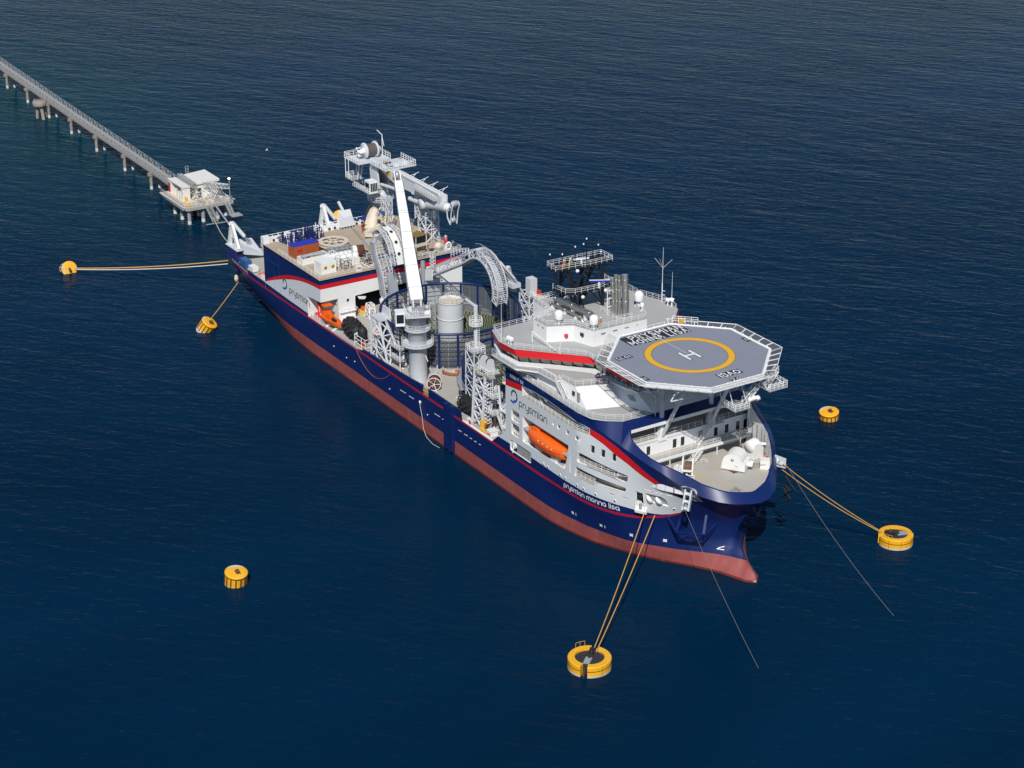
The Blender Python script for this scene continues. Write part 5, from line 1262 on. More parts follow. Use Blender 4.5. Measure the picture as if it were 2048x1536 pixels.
for t, wd_ in ((.1, 2.5), (.28, 2.48), (.42, 2.26), (.56, 2.06), (.72, 1.88), (.74, 1.86), (.9, 1.66)):
    q = b0 + (b1 - b0) * t; h = wd_ * .31 + .03
    mb.path([q - bside * wd_ * .51 - uu * h, q - bside * wd_ * .51 + uu * h, q + bside * wd_ * .51 + uu * h, q + bside * wd_ * .51 - uu * h], .045, 'grey_steel', 4)
for sd in (.53, ): mb.path([b0 + (b1 - b0) * t + bside * (1.3 - .5 * t) * 1.0 + uu * .8 for t in (.02, .3, .4, .5, .7, .98)], .04, 'dark', 4)
for t in np.arange(.04, .97, .035): q = b0 + (b1 - b0) * t; mb.tube(q + bside * (1.27 - .48 * t) + uu * .55, q + bside * (1.27 - .48 * t) + uu * .95, .03, 'galv', 4)
mb.build('boom_fitting', bo)
mb = MB()
for s_ in (-.55, .55): mb.hexa([b1 + bside * (s_ - .1) - uu * .5, b1 + bside * (s_ + .1) - uu * .5, b1 + bside * (s_ + .1) + ax * 2.0 - uu * .2, b1 + bside * (s_ - .1) + ax * 2.0 - uu * .2, b1 + bside * (s_ - .1) + uu * .5, b1 + bside * (s_ + .1) + uu * .5, b1 + bside * (s_ + .1) + ax * 2.2 + uu * .5, b1 + bside * (s_ - .1) + ax * 2.2 + uu * .5], 'white')
mb.lathe([(.75, -.3), (.85, 0), (.75, .3), (0, .3)], b1 + ax * 1.6, 'galv', 18, bside); mb.lathe([(.75, -.3), (0, -.3)], b1 + ax * 1.6, 'galv', 18, bside)
mb.tube(b1 + ax * 1.6 - bside * .3 - uu * .6, b1 + ax * .2 - V(0, 0, 3), .06, 'drum_wire', 4)
mb.build('sheave_head', T)
for s_ in (-.5, .5):
    mb = MB(); q = b0 + (b1 - b0) * .34 - uu * .8 + bside * s_; mb.tube(fp(1.6, s_, 22.1), fp(1.6, s_, 22.1).lerp(q, .55), .26, 'crane_white', 8); mb.tube(fp(1.6, s_, 22.1).lerp(q, .5), q, .16, 'steel_pipe', 8); mb.build('luffing_cylinder', T)

# aft knuckle crane on the port quarter
T = thing('offshore_crane', 'big white offshore crane on the port quarter, winch drum on top, boom on a rest', 'crane', (-128.5, 12.0, 17.8))
px, py = -128.5, 12.0
mb = MB(); mb.lathe([(2.0, 0), (1.75, 2.5), (1.72, 5.6), (1.95, 5.6), (1.95, 6.1), (1.7, 6.1), (1.7, 8.2)], (px, py, 17.8), 'crane_white', 28); mb.box(px - 1.5, px + 1.6, py - 4.2, py - 2.3, 17.8, 19.4, 'tarp_blue'); mb.build('pedestal', T)
mb = MB(); mb.lathe([(1.75, 0), (3.0, 0), (3.0, .15), (1.75, .15)], (px, py, 22.9), 'galv', 24, (0, 0, 1), False); mb.rail([(px + 2.95 * math.cos(R(a)), py + 2.95 * math.sin(R(a)), 23.05) for a in range(0, 360, 24)], 'white', 1.1, 1.2, .045, closed=True); mb.build('gallery', T)
bd = (Vector((-97.5, 12.3, 0)) - Vector((px, py, 0))).normalized(); bs = Vector((bd.y, -bd.x, 0)); o_ = Vector((px, py, 0))   # bs points to starboard (-y)
mb = MB()
for s_ in (-1.3, 1.3): mb.hexa([fp(-1.6, s_ - .2, 25.9), fp(1.8, s_ - .2, 25.9), fp(1.8, s_ + .2, 25.9), fp(-1.6, s_ + .2, 25.9), fp(-2.2, s_ - .2, 31.4), fp(1.2, s_ - .2, 31.0), fp(1.2, s_ + .2, 31.0), fp(-2.2, s_ + .2, 31.4)], 'crane_white')
mb.lathe([(1.9, 0), (1.9, .8)], (px, py, 25.6), 'grey_steel', 24); mb.hexa([fp(-1.6, -1.1, 26), fp(-1.2, -1.1, 26), fp(-1.2, 1.1, 26), fp(-1.6, 1.1, 26), fp(-2.2, -1.1, 31), fp(-1.8, -1.1, 31), fp(-1.8, 1.1, 31), fp(-2.2, 1.1, 31)], 'grey_steel')
mb.build('slewing_column', T)
mb = MB()
mb.hexa([fp(-1, 1.5, 25.5), fp(3.2, 1.5, 25.5), fp(3.2, 4.6, 25.5), fp(-4.5, 4.6, 25.5), fp(-1, 1.5, 25.65), fp(3.2, 1.5, 25.65), fp(3.2, 4.6, 25.65), fp(-4.5, 4.6, 25.65)], 'galv')
mb.rail([fp(3.1, 4.5, 25.65), fp(-4.4, 4.5, 25.65), fp(-4.4, 2, 25.65)], 'white', 1.1, 1, .05)
mb.hexa([fp(-6.5, 2.2, 27.0), fp(-3.6, 2.2, 27.0), fp(-3.6, 5.2, 27.0), fp(-6.5, 5.2, 27.0), fp(-6.5, 2.2, 27.15), fp(-3.6, 2.2, 27.15), fp(-3.6, 5.2, 27.15), fp(-6.5, 5.2, 27.15)], 'galv'); mb.rail([fp(-3.7, 5.1, 27.15), fp(-6.4, 5.1, 27.15), fp(-6.4, 2.3, 27.15)], 'white', 1.1, 1, .05)
mb.stairs(fp(-3.4, 3.4, 27), fp(-4.6, 1.8, 31.3), .8, bs); 
for q in (fp(-6.4, 5.1, 27), fp(-6.4, 2.3, 27), fp(-5, 5.1, 27)): mb.tube(q, q + V(0, 0, 4.6), .09, 'white', 5)
mb.build('access_platform', T)
mb = MB(); mb.hexa([fp(.8, 2.3, 25.65), fp(3.0, 2.3, 25.65), fp(3.0, 4.3, 25.65), fp(.8, 4.3, 25.65), fp(.6, 2.3, 28.2), fp(2.8, 2.3, 28.2), fp(2.8, 4.3, 28.2), fp(.6, 4.3, 28.2)], 'white')
cb = mb.build('operator_cab', T)
mb = MB(); mb.hexa([fp(3.01, 2.45, 26.0), fp(3.04, 2.45, 26.0), fp(3.04, 4.15, 26.0), fp(3.01, 4.15, 26.0), fp(2.84, 2.45, 27.8), fp(2.87, 2.45, 27.8), fp(2.87, 4.15, 27.8), fp(2.84, 4.15, 27.8)], 'glass'); mb.build('window', cb)
mb = MB(); mb.hexa([fp(1.0, 4.31, 26.2), fp(2.7, 4.31, 26.2), fp(2.7, 4.34, 26.2), fp(1.0, 4.34, 26.2), fp(.9, 4.31, 27.8), fp(2.6, 4.31, 27.8), fp(2.6, 4.34, 27.8), fp(.9, 4.34, 27.8)], 'glass'); mb.build('window', cb)
mb = MB()
for k in range(5): mb.tube(fp(3.08, 2.4 + .42 * k, 25.9), fp(2.9, 2.4 + .42 * k, 28), .035, 'white', 4)
mb.build('window_guard', cb)
mb = MB()   # winch platform and front service platform
mb.hexa([fp(-7.2, -3.2, 31.3), fp(-.6, -3.2, 31.3), fp(-.6, 5.0, 31.3), fp(-7.2, 5.0, 31.3), fp(-7.2, -3.2, 31.5), fp(-.6, -3.2, 31.5), fp(-.6, 5.0, 31.5), fp(-7.2, 5.0, 31.5)], 'crane_white')
mb.rail([fp(-.7, 4.9, 31.5), fp(-7.1, 4.9, 31.5), fp(-7.1, -3.1, 31.5), fp(-.7, -3.1, 31.5)], 'white', 1.2, 1.1, .05)
mb.hexa([fp(.0, -5.4, 31.3), fp(6.6, -5.4, 31.3), fp(6.6, 2.4, 31.3), fp(.0, 2.4, 31.3), fp(.0, -5.4, 31.5), fp(6.6, -5.4, 31.5), fp(6.6, 2.4, 31.5), fp(.0, 2.4, 31.5)], 'crane_white')
mb.rail([fp(.2, 2.3, 31.5), fp(6.5, 2.3, 31.5), fp(6.5, -5.3, 31.5), fp(.2, -5.3, 31.5)], 'white', 1.2, 1.1, .05)
mb.build('top_platform', T)
mb = MB(); c0 = fp(-3.6, .4, 33.3)
mb.lathe([(1.3, -1.2), (1.3, 1.2)], c0, 'drum_wire', 24, bs); mb.lathe([(0, -1.5), (1.75, -1.5), (1.75, -1.2), (1.3, -1.2)], c0, 'crane_white', 24, bs); mb.lathe([(1.3, 1.2), (1.75, 1.2), (1.75, 1.5), (0, 1.5)], c0, 'crane_white', 24, bs)
mb.lathe([(.7, 1.5), (.7, 2.6), (.4, 2.6), (.4, 3.1), (0, 3.1)], c0, 'white', 14, bs); mb.lathe([(.5, -1.5), (.5, -2.5), (0, -2.5)], c0, 'white', 14, bs)
for k in range(5): a = R(72 * k); q = c0 + bs * 2.2 + Vector((bd.x * math.cos(a), bd.y * math.cos(a), math.sin(a))) * .9; mb.lathe([(.25, 0), (.25, .9), (0, .9)], q, 'galv' if k % 2 else 'white', 8, bs)
mb.build('winch_drum', T)
mb = MB(); mb.path([fp(-3, -2.4, 31.5), fp(-3, -2.4, 36.4), fp(-5.2, -2.4, 36.9)], .1, 'white', 5); mb.tube(fp(-2.2, -2.4, 34), fp(-3, -2.4, 36), .07, 'white', 5); mb.build('davit_arm', T)
mb = MB()
for k in range(3): q = fp(3.2 + .9 * k, .2, 32.1); mb.lathe([(.35, -.5), (.45, -.5), (.45, -.4), (.3, -.4), (.3, .4), (.45, .4), (.45, .5), (.0, .5)], q, 'rust' if k == 1 else 'galv', 12, bs)
for k in range(8): q = fp(rng.uniform(.6, 6), rng.uniform(-5, 2), 31.5); mb.obox(q, .5, .5, rng.uniform(.3, .9), rng.random(), 'galv' if k % 2 else 'crane_white')
mb.build('machinery', T)
b0 = fp(1.0, 0, 29.9); b1 = fp(29.2, 0, 30.0)
mb = MB(); mb.hexa([fp(.2, 1.15, 30.9), fp(.2, -1.15, 30.9), fp(9.0, -1.1, 28.6), fp(9.0, 1.1, 28.6), fp(.2, 1.15, 31.3), fp(.2, -1.15, 31.3), fp(9.0, -1.1, 31.2), fp(9.0, 1.1, 31.2)][::1], 'crane_white')
mb.taper(fp(9.0, 0, 29.9), fp(17, 0, 30.0), 2.2, 2.6, 2.0, 2.3, 'crane_white'); mb.taper(fp(17, 0, 30.0), fp(26.5, 0, 30.3), 2.0, 2.3, 1.7, 1.5, 'crane_white')
mb.bar(fp(9.2, .35, 31.4), fp(26, .35, 31.2), .5, .25, 'white'); mb.bar(fp(9.2, -.45, 31.4), fp(26, -.45, 31.2), .4, .25, 'white')
for s_ in (1.12, .72, .0, -.8): mb.tube(fp(9, s_, 31.35), fp(26, s_ * .85, 31.15), .06, 'grey_steel', 5)
for a in (11, 15, 19, 23): mb.path([fp(a, -1, 30.9), fp(a + .9, -2.2, 31.5), fp(a + 1.4, -1, 30.9)], .07, 'white', 5); mb.tube(fp(a + .9, -2.2, 31.5), fp(a + 1.3, -2.7, 31.9), .07, 'white', 5)
mb.rail([fp(17.5, 1.3, 30.4), fp(26, 1.3, 30.0)], 'white', 1.0, .7, .04); mb.bar(fp(17.5, 1.45, 30.3), fp(26, 1.45, 29.9), .8, .08, 'galv')
bo = mb.build('boom', T)
mb = MB()
for i, x in enumerate((5.0, )): mb.hexa([fp(x, 1.17, 29.9), fp(x + 1.6, 1.15, 29.6), fp(x + 1.6, 1.17, 29.6), fp(x, 1.19, 29.9), fp(x, 1.17, 31.0), fp(x + 1.6, 1.15, 30.7), fp(x + 1.6, 1.17, 30.7), fp(x, 1.19, 31.0)], 'mark_yellow')
mb.build('yellow_plate', bo)
mb = MB()
for k in range(9):
    x = 7.6 + k * .42; mb.hexa([fp(x, 1.16, 29.65), fp(x + .3, 1.16, 29.63), fp(x + .3, 1.2, 29.63), fp(x, 1.2, 29.65), fp(x, 1.16, 30.3), fp(x + .3, 1.16, 30.3), fp(x + .3, 1.2, 30.3), fp(x, 1.2, 30.3)], 'red' if k > 0 else 'grey_steel')
mb.build('maker_lettering', bo)
mb = MB()
mb.sweep([fp(13, .1, 26.6), fp(16, .1, 26.8), fp(18, .1, 27.0)], .5, 'crane_white', 12); mb.lathe([(1.1, -.7), (1.1, .7), (0, .7)], fp(18.6, .1, 27.0), 'crane_white', 18, bs); mb.lathe([(1.1, -.7), (0, -.7)], fp(18.6, .1, 27.0), 'crane_white', 18, bs)
mb.sweep([fp(21, .1, 27.6), fp(25, .1, 28.4), fp(28.6, .1, 29.0)], .95, 'crane_white', 18, rr=[.95, .95, 1.0]); mb.lathe([(1.0, 0), (1.02, .1), (.55, 1.2), (.2, 1.7), (0, 1.8)], fp(28.6, .1, 29.0), 'white', 18, bd + V(0, 0, .16))
mb.build('jib_cylinder', T)
mb = MB()
for s_ in (-.8, .8):
    mb.hexa([fp(25.4, s_ - .1, 29.2), fp(27.0, s_ - .1, 29.2), fp(27.0, s_ + .1, 29.2), fp(25.4, s_ + .1, 29.2), fp(26.2, s_ - .1, 31.2), fp(27.2, s_ - .1, 31.1), fp(27.2, s_ + .1, 31.1), fp(26.2, s_ + .1, 31.2)], 'crane_white')
    mb.path([fp(30.3, s_, 29.3), fp(31.6, s_, 31.0), fp(32.0, s_, 30.4), fp(31.3, s_, 28.6), fp(30.9, s_, 26.0), fp(29.8, s_, 27.2), fp(29.6, s_, 28.6)], .14, 'crane_white', 6)
mb.lathe([(.6, -.6), (.7, -.3), (.6, 0), (.7, .3), (.6, .6), (0, .6)], fp(31.4, 0, 30.6), 'galv', 14, bs); mb.lathe([(.5, -.5), (.6, 0), (.5, .5), (0, .5)], fp(30.6, 0, 26.8), 'galv', 14, bs)
mb.path([fp(23.5, .5, 27.2), fp(23.5, .5, 25.4), fp(24.2, .5, 25.4), fp(24.2, .5, 27.6)], .06, 'galv', 4)
mb.build('sheave_head', T)
for s_ in (-.7, .7): mb = MB(); mb.tube(fp(1.7, s_, 26.8), fp(7.5, s_, 27.4), .36, 'crane_white', 10); mb.tube(fp(7.5, s_, 27.4), fp(9.4, s_, 28.6), .22, 'steel_pipe', 8); mb.build('luffing_cylinder', T)

# lattice boom rest under that boom
T = thing('boom_rest', 'tall white lattice boom rest on the port side of the aft house roof', 'lattice tower', (-111.5, 14.2, 17.8))
lo = [(-113.3, 12.8, 17.8), (-110.2, 12.8, 17.8), (-110.2, 16.0, 17.8), (-113.3, 16.0, 17.8)]
mb = MB(); mb.lattice(lo, [(x, y, 23.6) for x, y, z in lo], 'lattice', 2, .2, .15); mb.build('lower_frame', T)
lo2 = [(-113.6, 12.2, 22.6), (-111.6, 12.2, 22.6), (-111.6, 14.4, 22.6), (-113.6, 14.4, 22.6)]
mb = MB(); mb.lattice(lo2, [(x, y, 28.6) for x, y, z in lo2], 'lattice', 3, .15, .11); mb.bar((-112.6, 11, 28.7), (-112.6, 14.6, 28.7), .8, .3, 'lattice'); mb.build('upper_frame', T)
mb = MB(); mb.ladder((-110.0, 14.4, 17.8), (-110.0, 14.4, 24), .6, 'white', (0, 1, 0), .4, .05); mb.rail([(-110.3, 12.8, 23.7), (-110.3, 16, 23.7)], 'white', 1.0, .8, .045); mb.build('ladder', T)

# curved cable chutes
def truss_chute(T, pts, ups, wdir, wd, depth, rungs, m='lattice', r=.13, solid=None):
    wv_ = Vector(wdir).normalized() * wd / 2; pts = [Vector(p) for p in pts]; ups = [Vector(u).normalized() for u in ups]
    for s_ in (-1, 1):
        mb = MB()
        A = [p + wv_ * s_ for p in pts]; B = [p + wv_ * s_ + u * depth for p, u in zip(pts, ups)]
        for c in (A, B):
            for i in range(len(c) - 1): mb.bar(c[i], c[i + 1] + (c[i + 1] - c[i]) * .02, r * 1.7, r * 1.7, m, ups[i])
        for i in range(len(A) - 1):
            mb.tube(A[i], B[i], r * .7, m, 5); mb.tube(A[i] if i % 2 else B[i], B[i + 1] if i % 2 else A[i + 1], r * .7, m, 5)
        mb.tube(A[-1], B[-1], r * .7, m, 5)
        mb.build('side_truss', T)
    mb = MB()
    for w_ in (wv_ * .33, -wv_ * .33): mb.path([p - u * .05 + w_ for p, u in zip(pts, ups)], .06, m, 4)
    for i in range(len(pts) - 1):
        for k in range(rungs):
            p = pts[i].lerp(pts[i + 1], k / rungs); u = ups[i].lerp(ups[i + 1], k / rungs)
            mb.tube(p - wv_, p + wv_, .08, m, 5)
    tag(mb.build('roller_track', T), kind='stuff')
    mb = MB()
    for i in range(len(pts) - 1):
        for k in range(rungs):
            p = pts[i].lerp(pts[i + 1], k / rungs); u = ups[i].lerp(ups[i + 1], k / rungs); mb.tube(p - wv_ + u * depth, p + wv_ + u * depth, .06, m, 4)
    tag(mb.build('cross_bar', T), kind='stuff')
T = thing('cable_chute', 'white goose neck cable chute curving over the port side of the aft carousel', 'cable chute', (-100.5, 8.4, 8))
pts = [(-101.5, 8.4, 13.6), (-98.5, 8.4, 15.2), (-95.5, 8.4, 16.8), (-92.5, 8.4, 18.4), (-89.5, 8.4, 20.0), (-86.5, 8.4, 21.5), (-83.8, 8.4, 22.8)]
cx, cz, rr = -79.6, 19.2, 5.6
th = [122 - 14 * i for i in range(11)]
pts = pts[:6] + [(cx + rr * math.cos(R(t)), 8.4, cz + rr * math.sin(R(t))) for t in th]
ups = [(-.47, 0, .88)] * 6 + [(math.cos(R(t)), 0, math.sin(R(t))) for t in th]
truss_chute(T, pts, ups, (0, 1, 0), 2.3, 1.7, 4)
mb = MB(); P = [Vector(p) - Vector(u) * .12 for p, u in zip(pts, ups)]
mb.loft([p - V(0, 1.3, 0) for p in P], [p + V(0, 1.3, 0) for p in P], 'crane_white'); mb.loft([p - V(0, 1.3, 0) for p in P], [p - V(0, 1.3, 0) + Vector(u) * .35 for p, u in zip(P, ups)], 'crane_white'); mb.build('trough', T)
mb = MB(); mb.rail([(-90, 7.1, 22.0), (-86.5, 7.1, 23.9), (-83, 7.1, 25)], 'white', 1.1, 1.2, .06); P = [(cx + 8.3 * math.cos(R(t)), 8.4, cz + 8.3 * math.sin(R(t))) for t in range(110, 10, -12)]; mb.path(P, .08, 'grey_steel', 5); mb.build('handrail', T)
mb = MB(); mb.hexa([(-102.2, 6.8, 13.0), (-97.5, 6.8, 14.6), (-97.5, 7.0, 14.6), (-102.2, 7.0, 13.0), (-102.2, 6.8, 15.6), (-97.5, 6.8, 17.0), (-97.5, 7.0, 17.0), (-102.2, 7.0, 15.6)], 'white'); mb.box(-101.9, -100.5, 6.2, 10.5, 8, 13.6, 'crane_white'); mb.tube((-100.6, 6.4, 8), (-100.6, 6.4, 18), .5, 'grey_steel', 10); mb.build('base_frame', T)
# lower jib that hangs off its outer end down to the port tower
T2 = thing('lattice_tower', 'white lattice tower with grey cabinet on the port side, below the goose neck end', 'lattice tower', (-73, 15.0, 8))
lo = [(-75, 14.2, 8), (-71.4, 14.2, 8), (-71.4, 16.4, 8), (-75, 16.4, 8)]
mb = MB(); mb.lattice(lo, [(x, y, 18.0) for x, y, z in lo], 'lattice', 4, .19, .13); mb.build('frame', T2)
mb = MB(); mb.bar((-76.2, 13.4, 18.0), (-75.2, 11.4, 23.6), .8, 1.0, 'lattice'); mb.path([(-75.4, 13.5, 18), (-74.6, 12, 21.5), (-75.8, 9.9, 24.5)], .3, 'lattice', 6); mb.path([(-74.2, 14.3, 18), (-73.6, 12, 21.7), (-75.2, 9.6, 25.2)], .24, 'lattice', 6); mb.box(-75.6, -73.6, 11.6, 13.6, 19.4, 20.3, 'lattice'); mb.build('head_frame', T2)
mb = MB(); mb.box(-73.4, -71.6, 14.6, 16.2, 18.0, 21.4, 'crane_white'); mb.build('cabinet', T2)
mb = MB(); mb.box(-71.4, -67.5, 14.4, 16.6, 17.9, 18.05, 'deck'); mb.rail([(-71.4, 14.5, 18.05), (-67.6, 14.5, 18.05), (-67.6, 16.5, 18.05)], 'white', 1.1, .9, .05); mb.stairs((-67.6, 15.4, 18), (-63.8, 15.4, 14), .8, (0, 1, 0)); mb.stairs((-63.8, 15.4, 14), (-60, 15.4, 10), .8, (0, 1, 0)); mb.box(-70.9, -70.2, 15.6, 16.3, 18.05, 19.2, 'dav_red'); mb.lattice([(-70.5, 14.6, 8), (-67.8, 14.6, 8), (-67.8, 16.4, 8), (-70.5, 16.4, 8)], [(-70.5, 14.6, 17.9), (-67.8, 14.6, 17.9), (-67.8, 16.4, 17.9), (-70.5, 16.4, 17.9)], 'white', 5, .09, .07); mb.build('stair_platform', T2)
# grey chute at the front edge of the aft house
T = thing('cable_chute', 'grey arched cable chute standing against the front wall of the aft house', 'cable chute', (-100.8, -2.4, 8))
pts = [(-98.6, -2.4, 12.5), (-99.2, -2.4, 15.0), (-99.8, -2.4, 17.2), (-101, -2.4, 19.2), (-102.3, -2.4, 21.3), (-102.6, -2.4, 23.2), (-101.8, -2.4, 24.9), (-100.3, -2.4, 25.9), (-98.6, -2.4, 25.6), (-97.2, -2.4, 24.4), (-96.3, -2.4, 22.6), (-95.8, -2.4, 20.6)]
ups = []
for i in range(len(pts)):
    a = Vector(pts[max(0, i - 1)]); c = Vector(pts[min(len(pts) - 1, i + 1)]); d = (c - a).normalized(); ups.append((-d.z, 0, d.x) if i > 3 else (-1, 0, -.2))
truss_chute(T, pts, ups, (0, 1, 0), 2.5, 1.5, 3, 'lattice', .12)
mb = MB()
for s_ in (-1, 1):
    A = [Vector(p) + V(0, s_ * 1.45, 0) for p in pts[:6]]; B = [Vector(p) + V(-1.7, s_ * 1.45, 0) for p in pts[:6]]; A2 = [a + V(0, .25 * s_, 0) for a in A]; B2 = [b2 + V(0, .25 * s_, 0) for b2 in B]
    mb.loft(A, B, 'grey_steel'); mb.loft(A2, B2, 'grey_steel'); mb.loft(A, A2, 'grey_steel'); mb.loft(B, B2, 'grey_steel')
mb.build('side_plate', T)
mb = MB()
P = [Vector(p) + Vector(u) * 1.55 for p, u in zip(pts[6:], ups[6:])]
mb.loft([p - V(0, .75, 0) for p in P], [p + V(0, .75, 0) for p in P], 'white', flip=True)
for i, p in enumerate(P[1:-1]): d = Vector(ups[7 + i]); mb.lathe([(.38, .0), (.0, .0)], p + d * .03, 'dark', 8, d)
for s_ in (-1.7, 1.7):
    Q = [p + V(0, s_, 0) for p in P]; 
    for i in range(len(Q) - 1): mb.ladder(Q[i], Q[i + 1], .8, 'white', (0, 1, 0), .3, .05)
mb.build('arch_cover', T)
mb = MB(); mb.hexa([(-97.6, -3.4, 12.2), (-96.6, -3.4, 12.2), (-96.6, -1.4, 12.2), (-97.6, -1.4, 12.2), (-98.7, -3.4, 17.6), (-98.3, -3.4, 17.6), (-98.3, -1.4, 17.6), (-98.7, -1.4, 17.6)], 'grey_steel'); mb.ladder((-97.3, -2.4, 12.4), (-98.4, -2.4, 17.6), 1.7, 'white', (0, 1, 0), .5, .1); mb.lattice([(-99.6, -4.6, 8), (-96.2, -4.6, 8), (-96.2, -.2, 8), (-99.6, -.2, 8)], [(-99.6, -4.0, 12.6), (-96.6, -4.0, 12.6), (-96.6, -.8, 12.6), (-99.6, -.8, 12.6)], 'lattice', 2, .2, .12); mb.sweep([(-96.2, -5.6, 9.2), (-96.8, -5.2, 10.4), (-98.2, -4.6, 11.3), (-99.8, -4, 11.8)], .55, 'crane_white', 10); mb.build('base_frame', T)
mb = MB(); mb.sweep([(-96.5, .6, 20.4), (-96.4, .6, 16), (-95.9, .6, 12.4), (-95.2, .6, 10.2)], .14, 'rubber', 6); mb.build('hanging_cable', T)
# starboard lattice towers
T = thing('lattice_tower', 'white inclined lattice frame beside the crane pedestal at the starboard rail', 'lattice tower', (-79.2, -14.2, 8))
lo = [(-82.8, -15.9, 8), (-76.0, -15.9, 8), (-76.0, -13.4, 8), (-82.8, -13.4, 8)]
hi = [(-82.9, -15.6, 16.2), (-79.8, -15.6, 16.2), (-79.8, -13.2, 16.2), (-82.9, -13.2, 16.2)]
mb = MB(); mb.lattice(lo, hi, 'lattice', 3, .24, .17); mb.tube((-80.4, -15.9, 8), (-81.4, -15.6, 16.2), .22, 'lattice', 6); mb.build('frame', T)
mb = MB(); mb.box(-83.1, -79.4, -15.8, -13.0, 16.2, 16.5, 'lattice'); mb.hexa([(-83.1, -13.2, 16.5), (-79.6, -13.2, 16.5), (-79.6, -12.9, 16.5), (-83.1, -12.9, 16.5), (-82.6, -13.2, 18.2), (-80.2, -13.2, 18.2), (-80.2, -12.9, 18.2), (-82.6, -12.9, 18.2)], 'crane_white'); mb.poly([(-82.9, -15.6, 16.2), (-82.0, -15.62, 14.2), (-79.2, -15.62, 13.2), (-79.6, -15.6, 16.2)], 'crane_white'); mb.build('head_plate', T)
mb = MB(); mb.box(-80.8, -79.2, -16.6, -15.4, 13.6, 13.75, 'white'); mb.rail([(-80.8, -15.5, 13.75), (-80.8, -16.5, 13.75), (-79.2, -16.5, 13.75), (-79.2, -15.5, 13.75)], 'white', .9, .7, .05); mb.box(-80.4, -79.8, -16.2, -15.8, 13.75, 14.5, 'red'); mb.build('platform', T)
mb = MB(); mb.stairs((-79.4, -14, 16), (-75.4, -14, 12.2), .8, (0, 1, 0)); mb.stairs((-75.4, -13.4, 12.2), (-72.4, -13.4, 9), .8, (0, 1, 0))
for k in range(22): q = V(rng.uniform(-76.5, -70.8), rng.uniform(-15.2, -12.6), rng.uniform(8, 12)); mb.tube(q, q + V(rng.uniform(-1.2, 1.2), rng.uniform(-.8, .8), rng.uniform(-.6, .9)), rng.uniform(.06, .14), rng.choice(['white', 'lattice', 'galv']), 5)
for z in (10, 12.4): mb.box(-76.4, -72.2, -15.4, -12.8, z, z + .1, 'galv'); mb.rail([(-76.3, -15.3, z + .1), (-72.3, -15.3, z + .1), (-72.3, -12.9, z + .1)], 'white', 1, .9, .045)
for x in (-76.2, -72.4): mb.tube((x, -15.2, 8), (x, -15.2, 12.5), .12, 'white', 5); mb.tube((x, -12.9, 8), (x, -12.9, 12.5), .12, 'white', 5)
mb.build('stair_platform', T)
T = thing('lattice_tower', 'white lattice tower with twin sheaves on top, standing just aft of the forward house', 'lattice tower', (-42.1, -14.3, 8))
lo = [(-44.4, -15.7, 8), (-41.0, -15.7, 8), (-41.0, -13.0, 8), (-44.4, -13.0, 8)]
mb = MB(); hi = [(-44.2, -15.2, 18.6), (-40.6, -15.2, 18.6), (-40.6, -12.8, 18.6), (-44.2, -12.8, 18.6)]; mb.lattice(lo, hi, 'lattice', 4, .3, .2); mb.build('frame', T)
mb = MB(); mb.lathe([(1.9, 0), (1.9, .5), (0, .5)], (-42.2, -14.1, 18.7), 'deck', 12, (0, 0, 1), False); mb.box(-42.6, -38.6, -15.4, -12.8, 18.7, 19.2, 'deck')
mb.rail([(-38.7, -15.3, 19.2), (-38.7, -12.9, 19.2)], 'white', 1.1, .8, .05); mb.rail([(-42, -15.3, 19.2), (-38.7, -15.3, 19.2)], 'white', 1.1, .9, .05); mb.build('platform', T)
for x in (-43.2, -41.0):
    mb = MB(); P = [(-1.0, 0), (1.0, 0), (.8, 1.9)] + [(.8 * math.cos(R(t)), 1.9 + .75 * math.sin(R(t))) for t in (30, 60, 90, 120, 150)] + [(-.8, 1.9)]
    for dx in (-.35, .35):
        mb.add([(x + dx, -14.1 + u, 19.2 + v) for u, v in P] + [(x + dx + .12, -14.1 + u, 19.2 + v) for u, v in P], [tuple(range(len(P))), tuple(range(len(P), 2 * len(P)))[::-1]] + [(i, (i + 1) % len(P), len(P) + (i + 1) % len(P), len(P) + i) for i in range(len(P))], 'crane_white')
    mb.lathe([(.7, -.15), (.7, .15), (0, .15)], (x + .06, -14.1, 21.2), 'dark', 14, (1, 0, 0)); mb.build('sheave_bracket', T)
mb = MB(); mb.ladder((-39.6, -14.9, 8), (-39.2, -14.6, 18.7), .7, 'white', (1, 0, 0), .4, .06)
for z in np.arange(10, 18.4, .7): mb.path([(-39.9, -15, z), (-39.9, -15.8, z), (-38.9, -15.8, z), (-38.9, -15, z)], .05, 'white', 4)
for z in (11.9, 15.2): mb.box(-40.6, -37.4, -15.6, -13.4, z, z + .1, 'galv'); mb.rail([(-40.6, -15.5, z), (-37.5, -15.5, z), (-37.5, -13.5, z)], 'white', 1.1, .8, .05)
mb.stairs((-37.6, -14.2, 11.9), (-34.4, -14.2, 8), .8, (0, 1, 0)); mb.stairs((-34.6, -14.2, 15.2), (-37.6, -14.2, 11.9), .8, (0, 1, 0)); mb.tube((-37, -14.6, 18), (-35.4, -14.9, 11), .25, 'crane_white', 8)
for k in range(16): q = V(rng.uniform(-40.5, -35), rng.uniform(-15.3, -13), rng.uniform(8.2, 16)); mb.tube(q, q + V(rng.uniform(-1, 1), rng.uniform(-.6, .6), rng.uniform(-.6, .9)), rng.uniform(.06, .14), rng.choice(['white', 'lattice', 'galv', 'grey_steel']), 5)
mb.build('ladder_platform', T)
T = thing('lattice_tower', 'slim white lattice mast with a pole and ring platform between the two carousels', 'lattice tower', (-48, -12.6, 8))
lo = [(-49.4, -14.0, 8), (-46.4, -14.0, 8), (-46.4, -11.6, 8), (-49.4, -11.6, 8)]
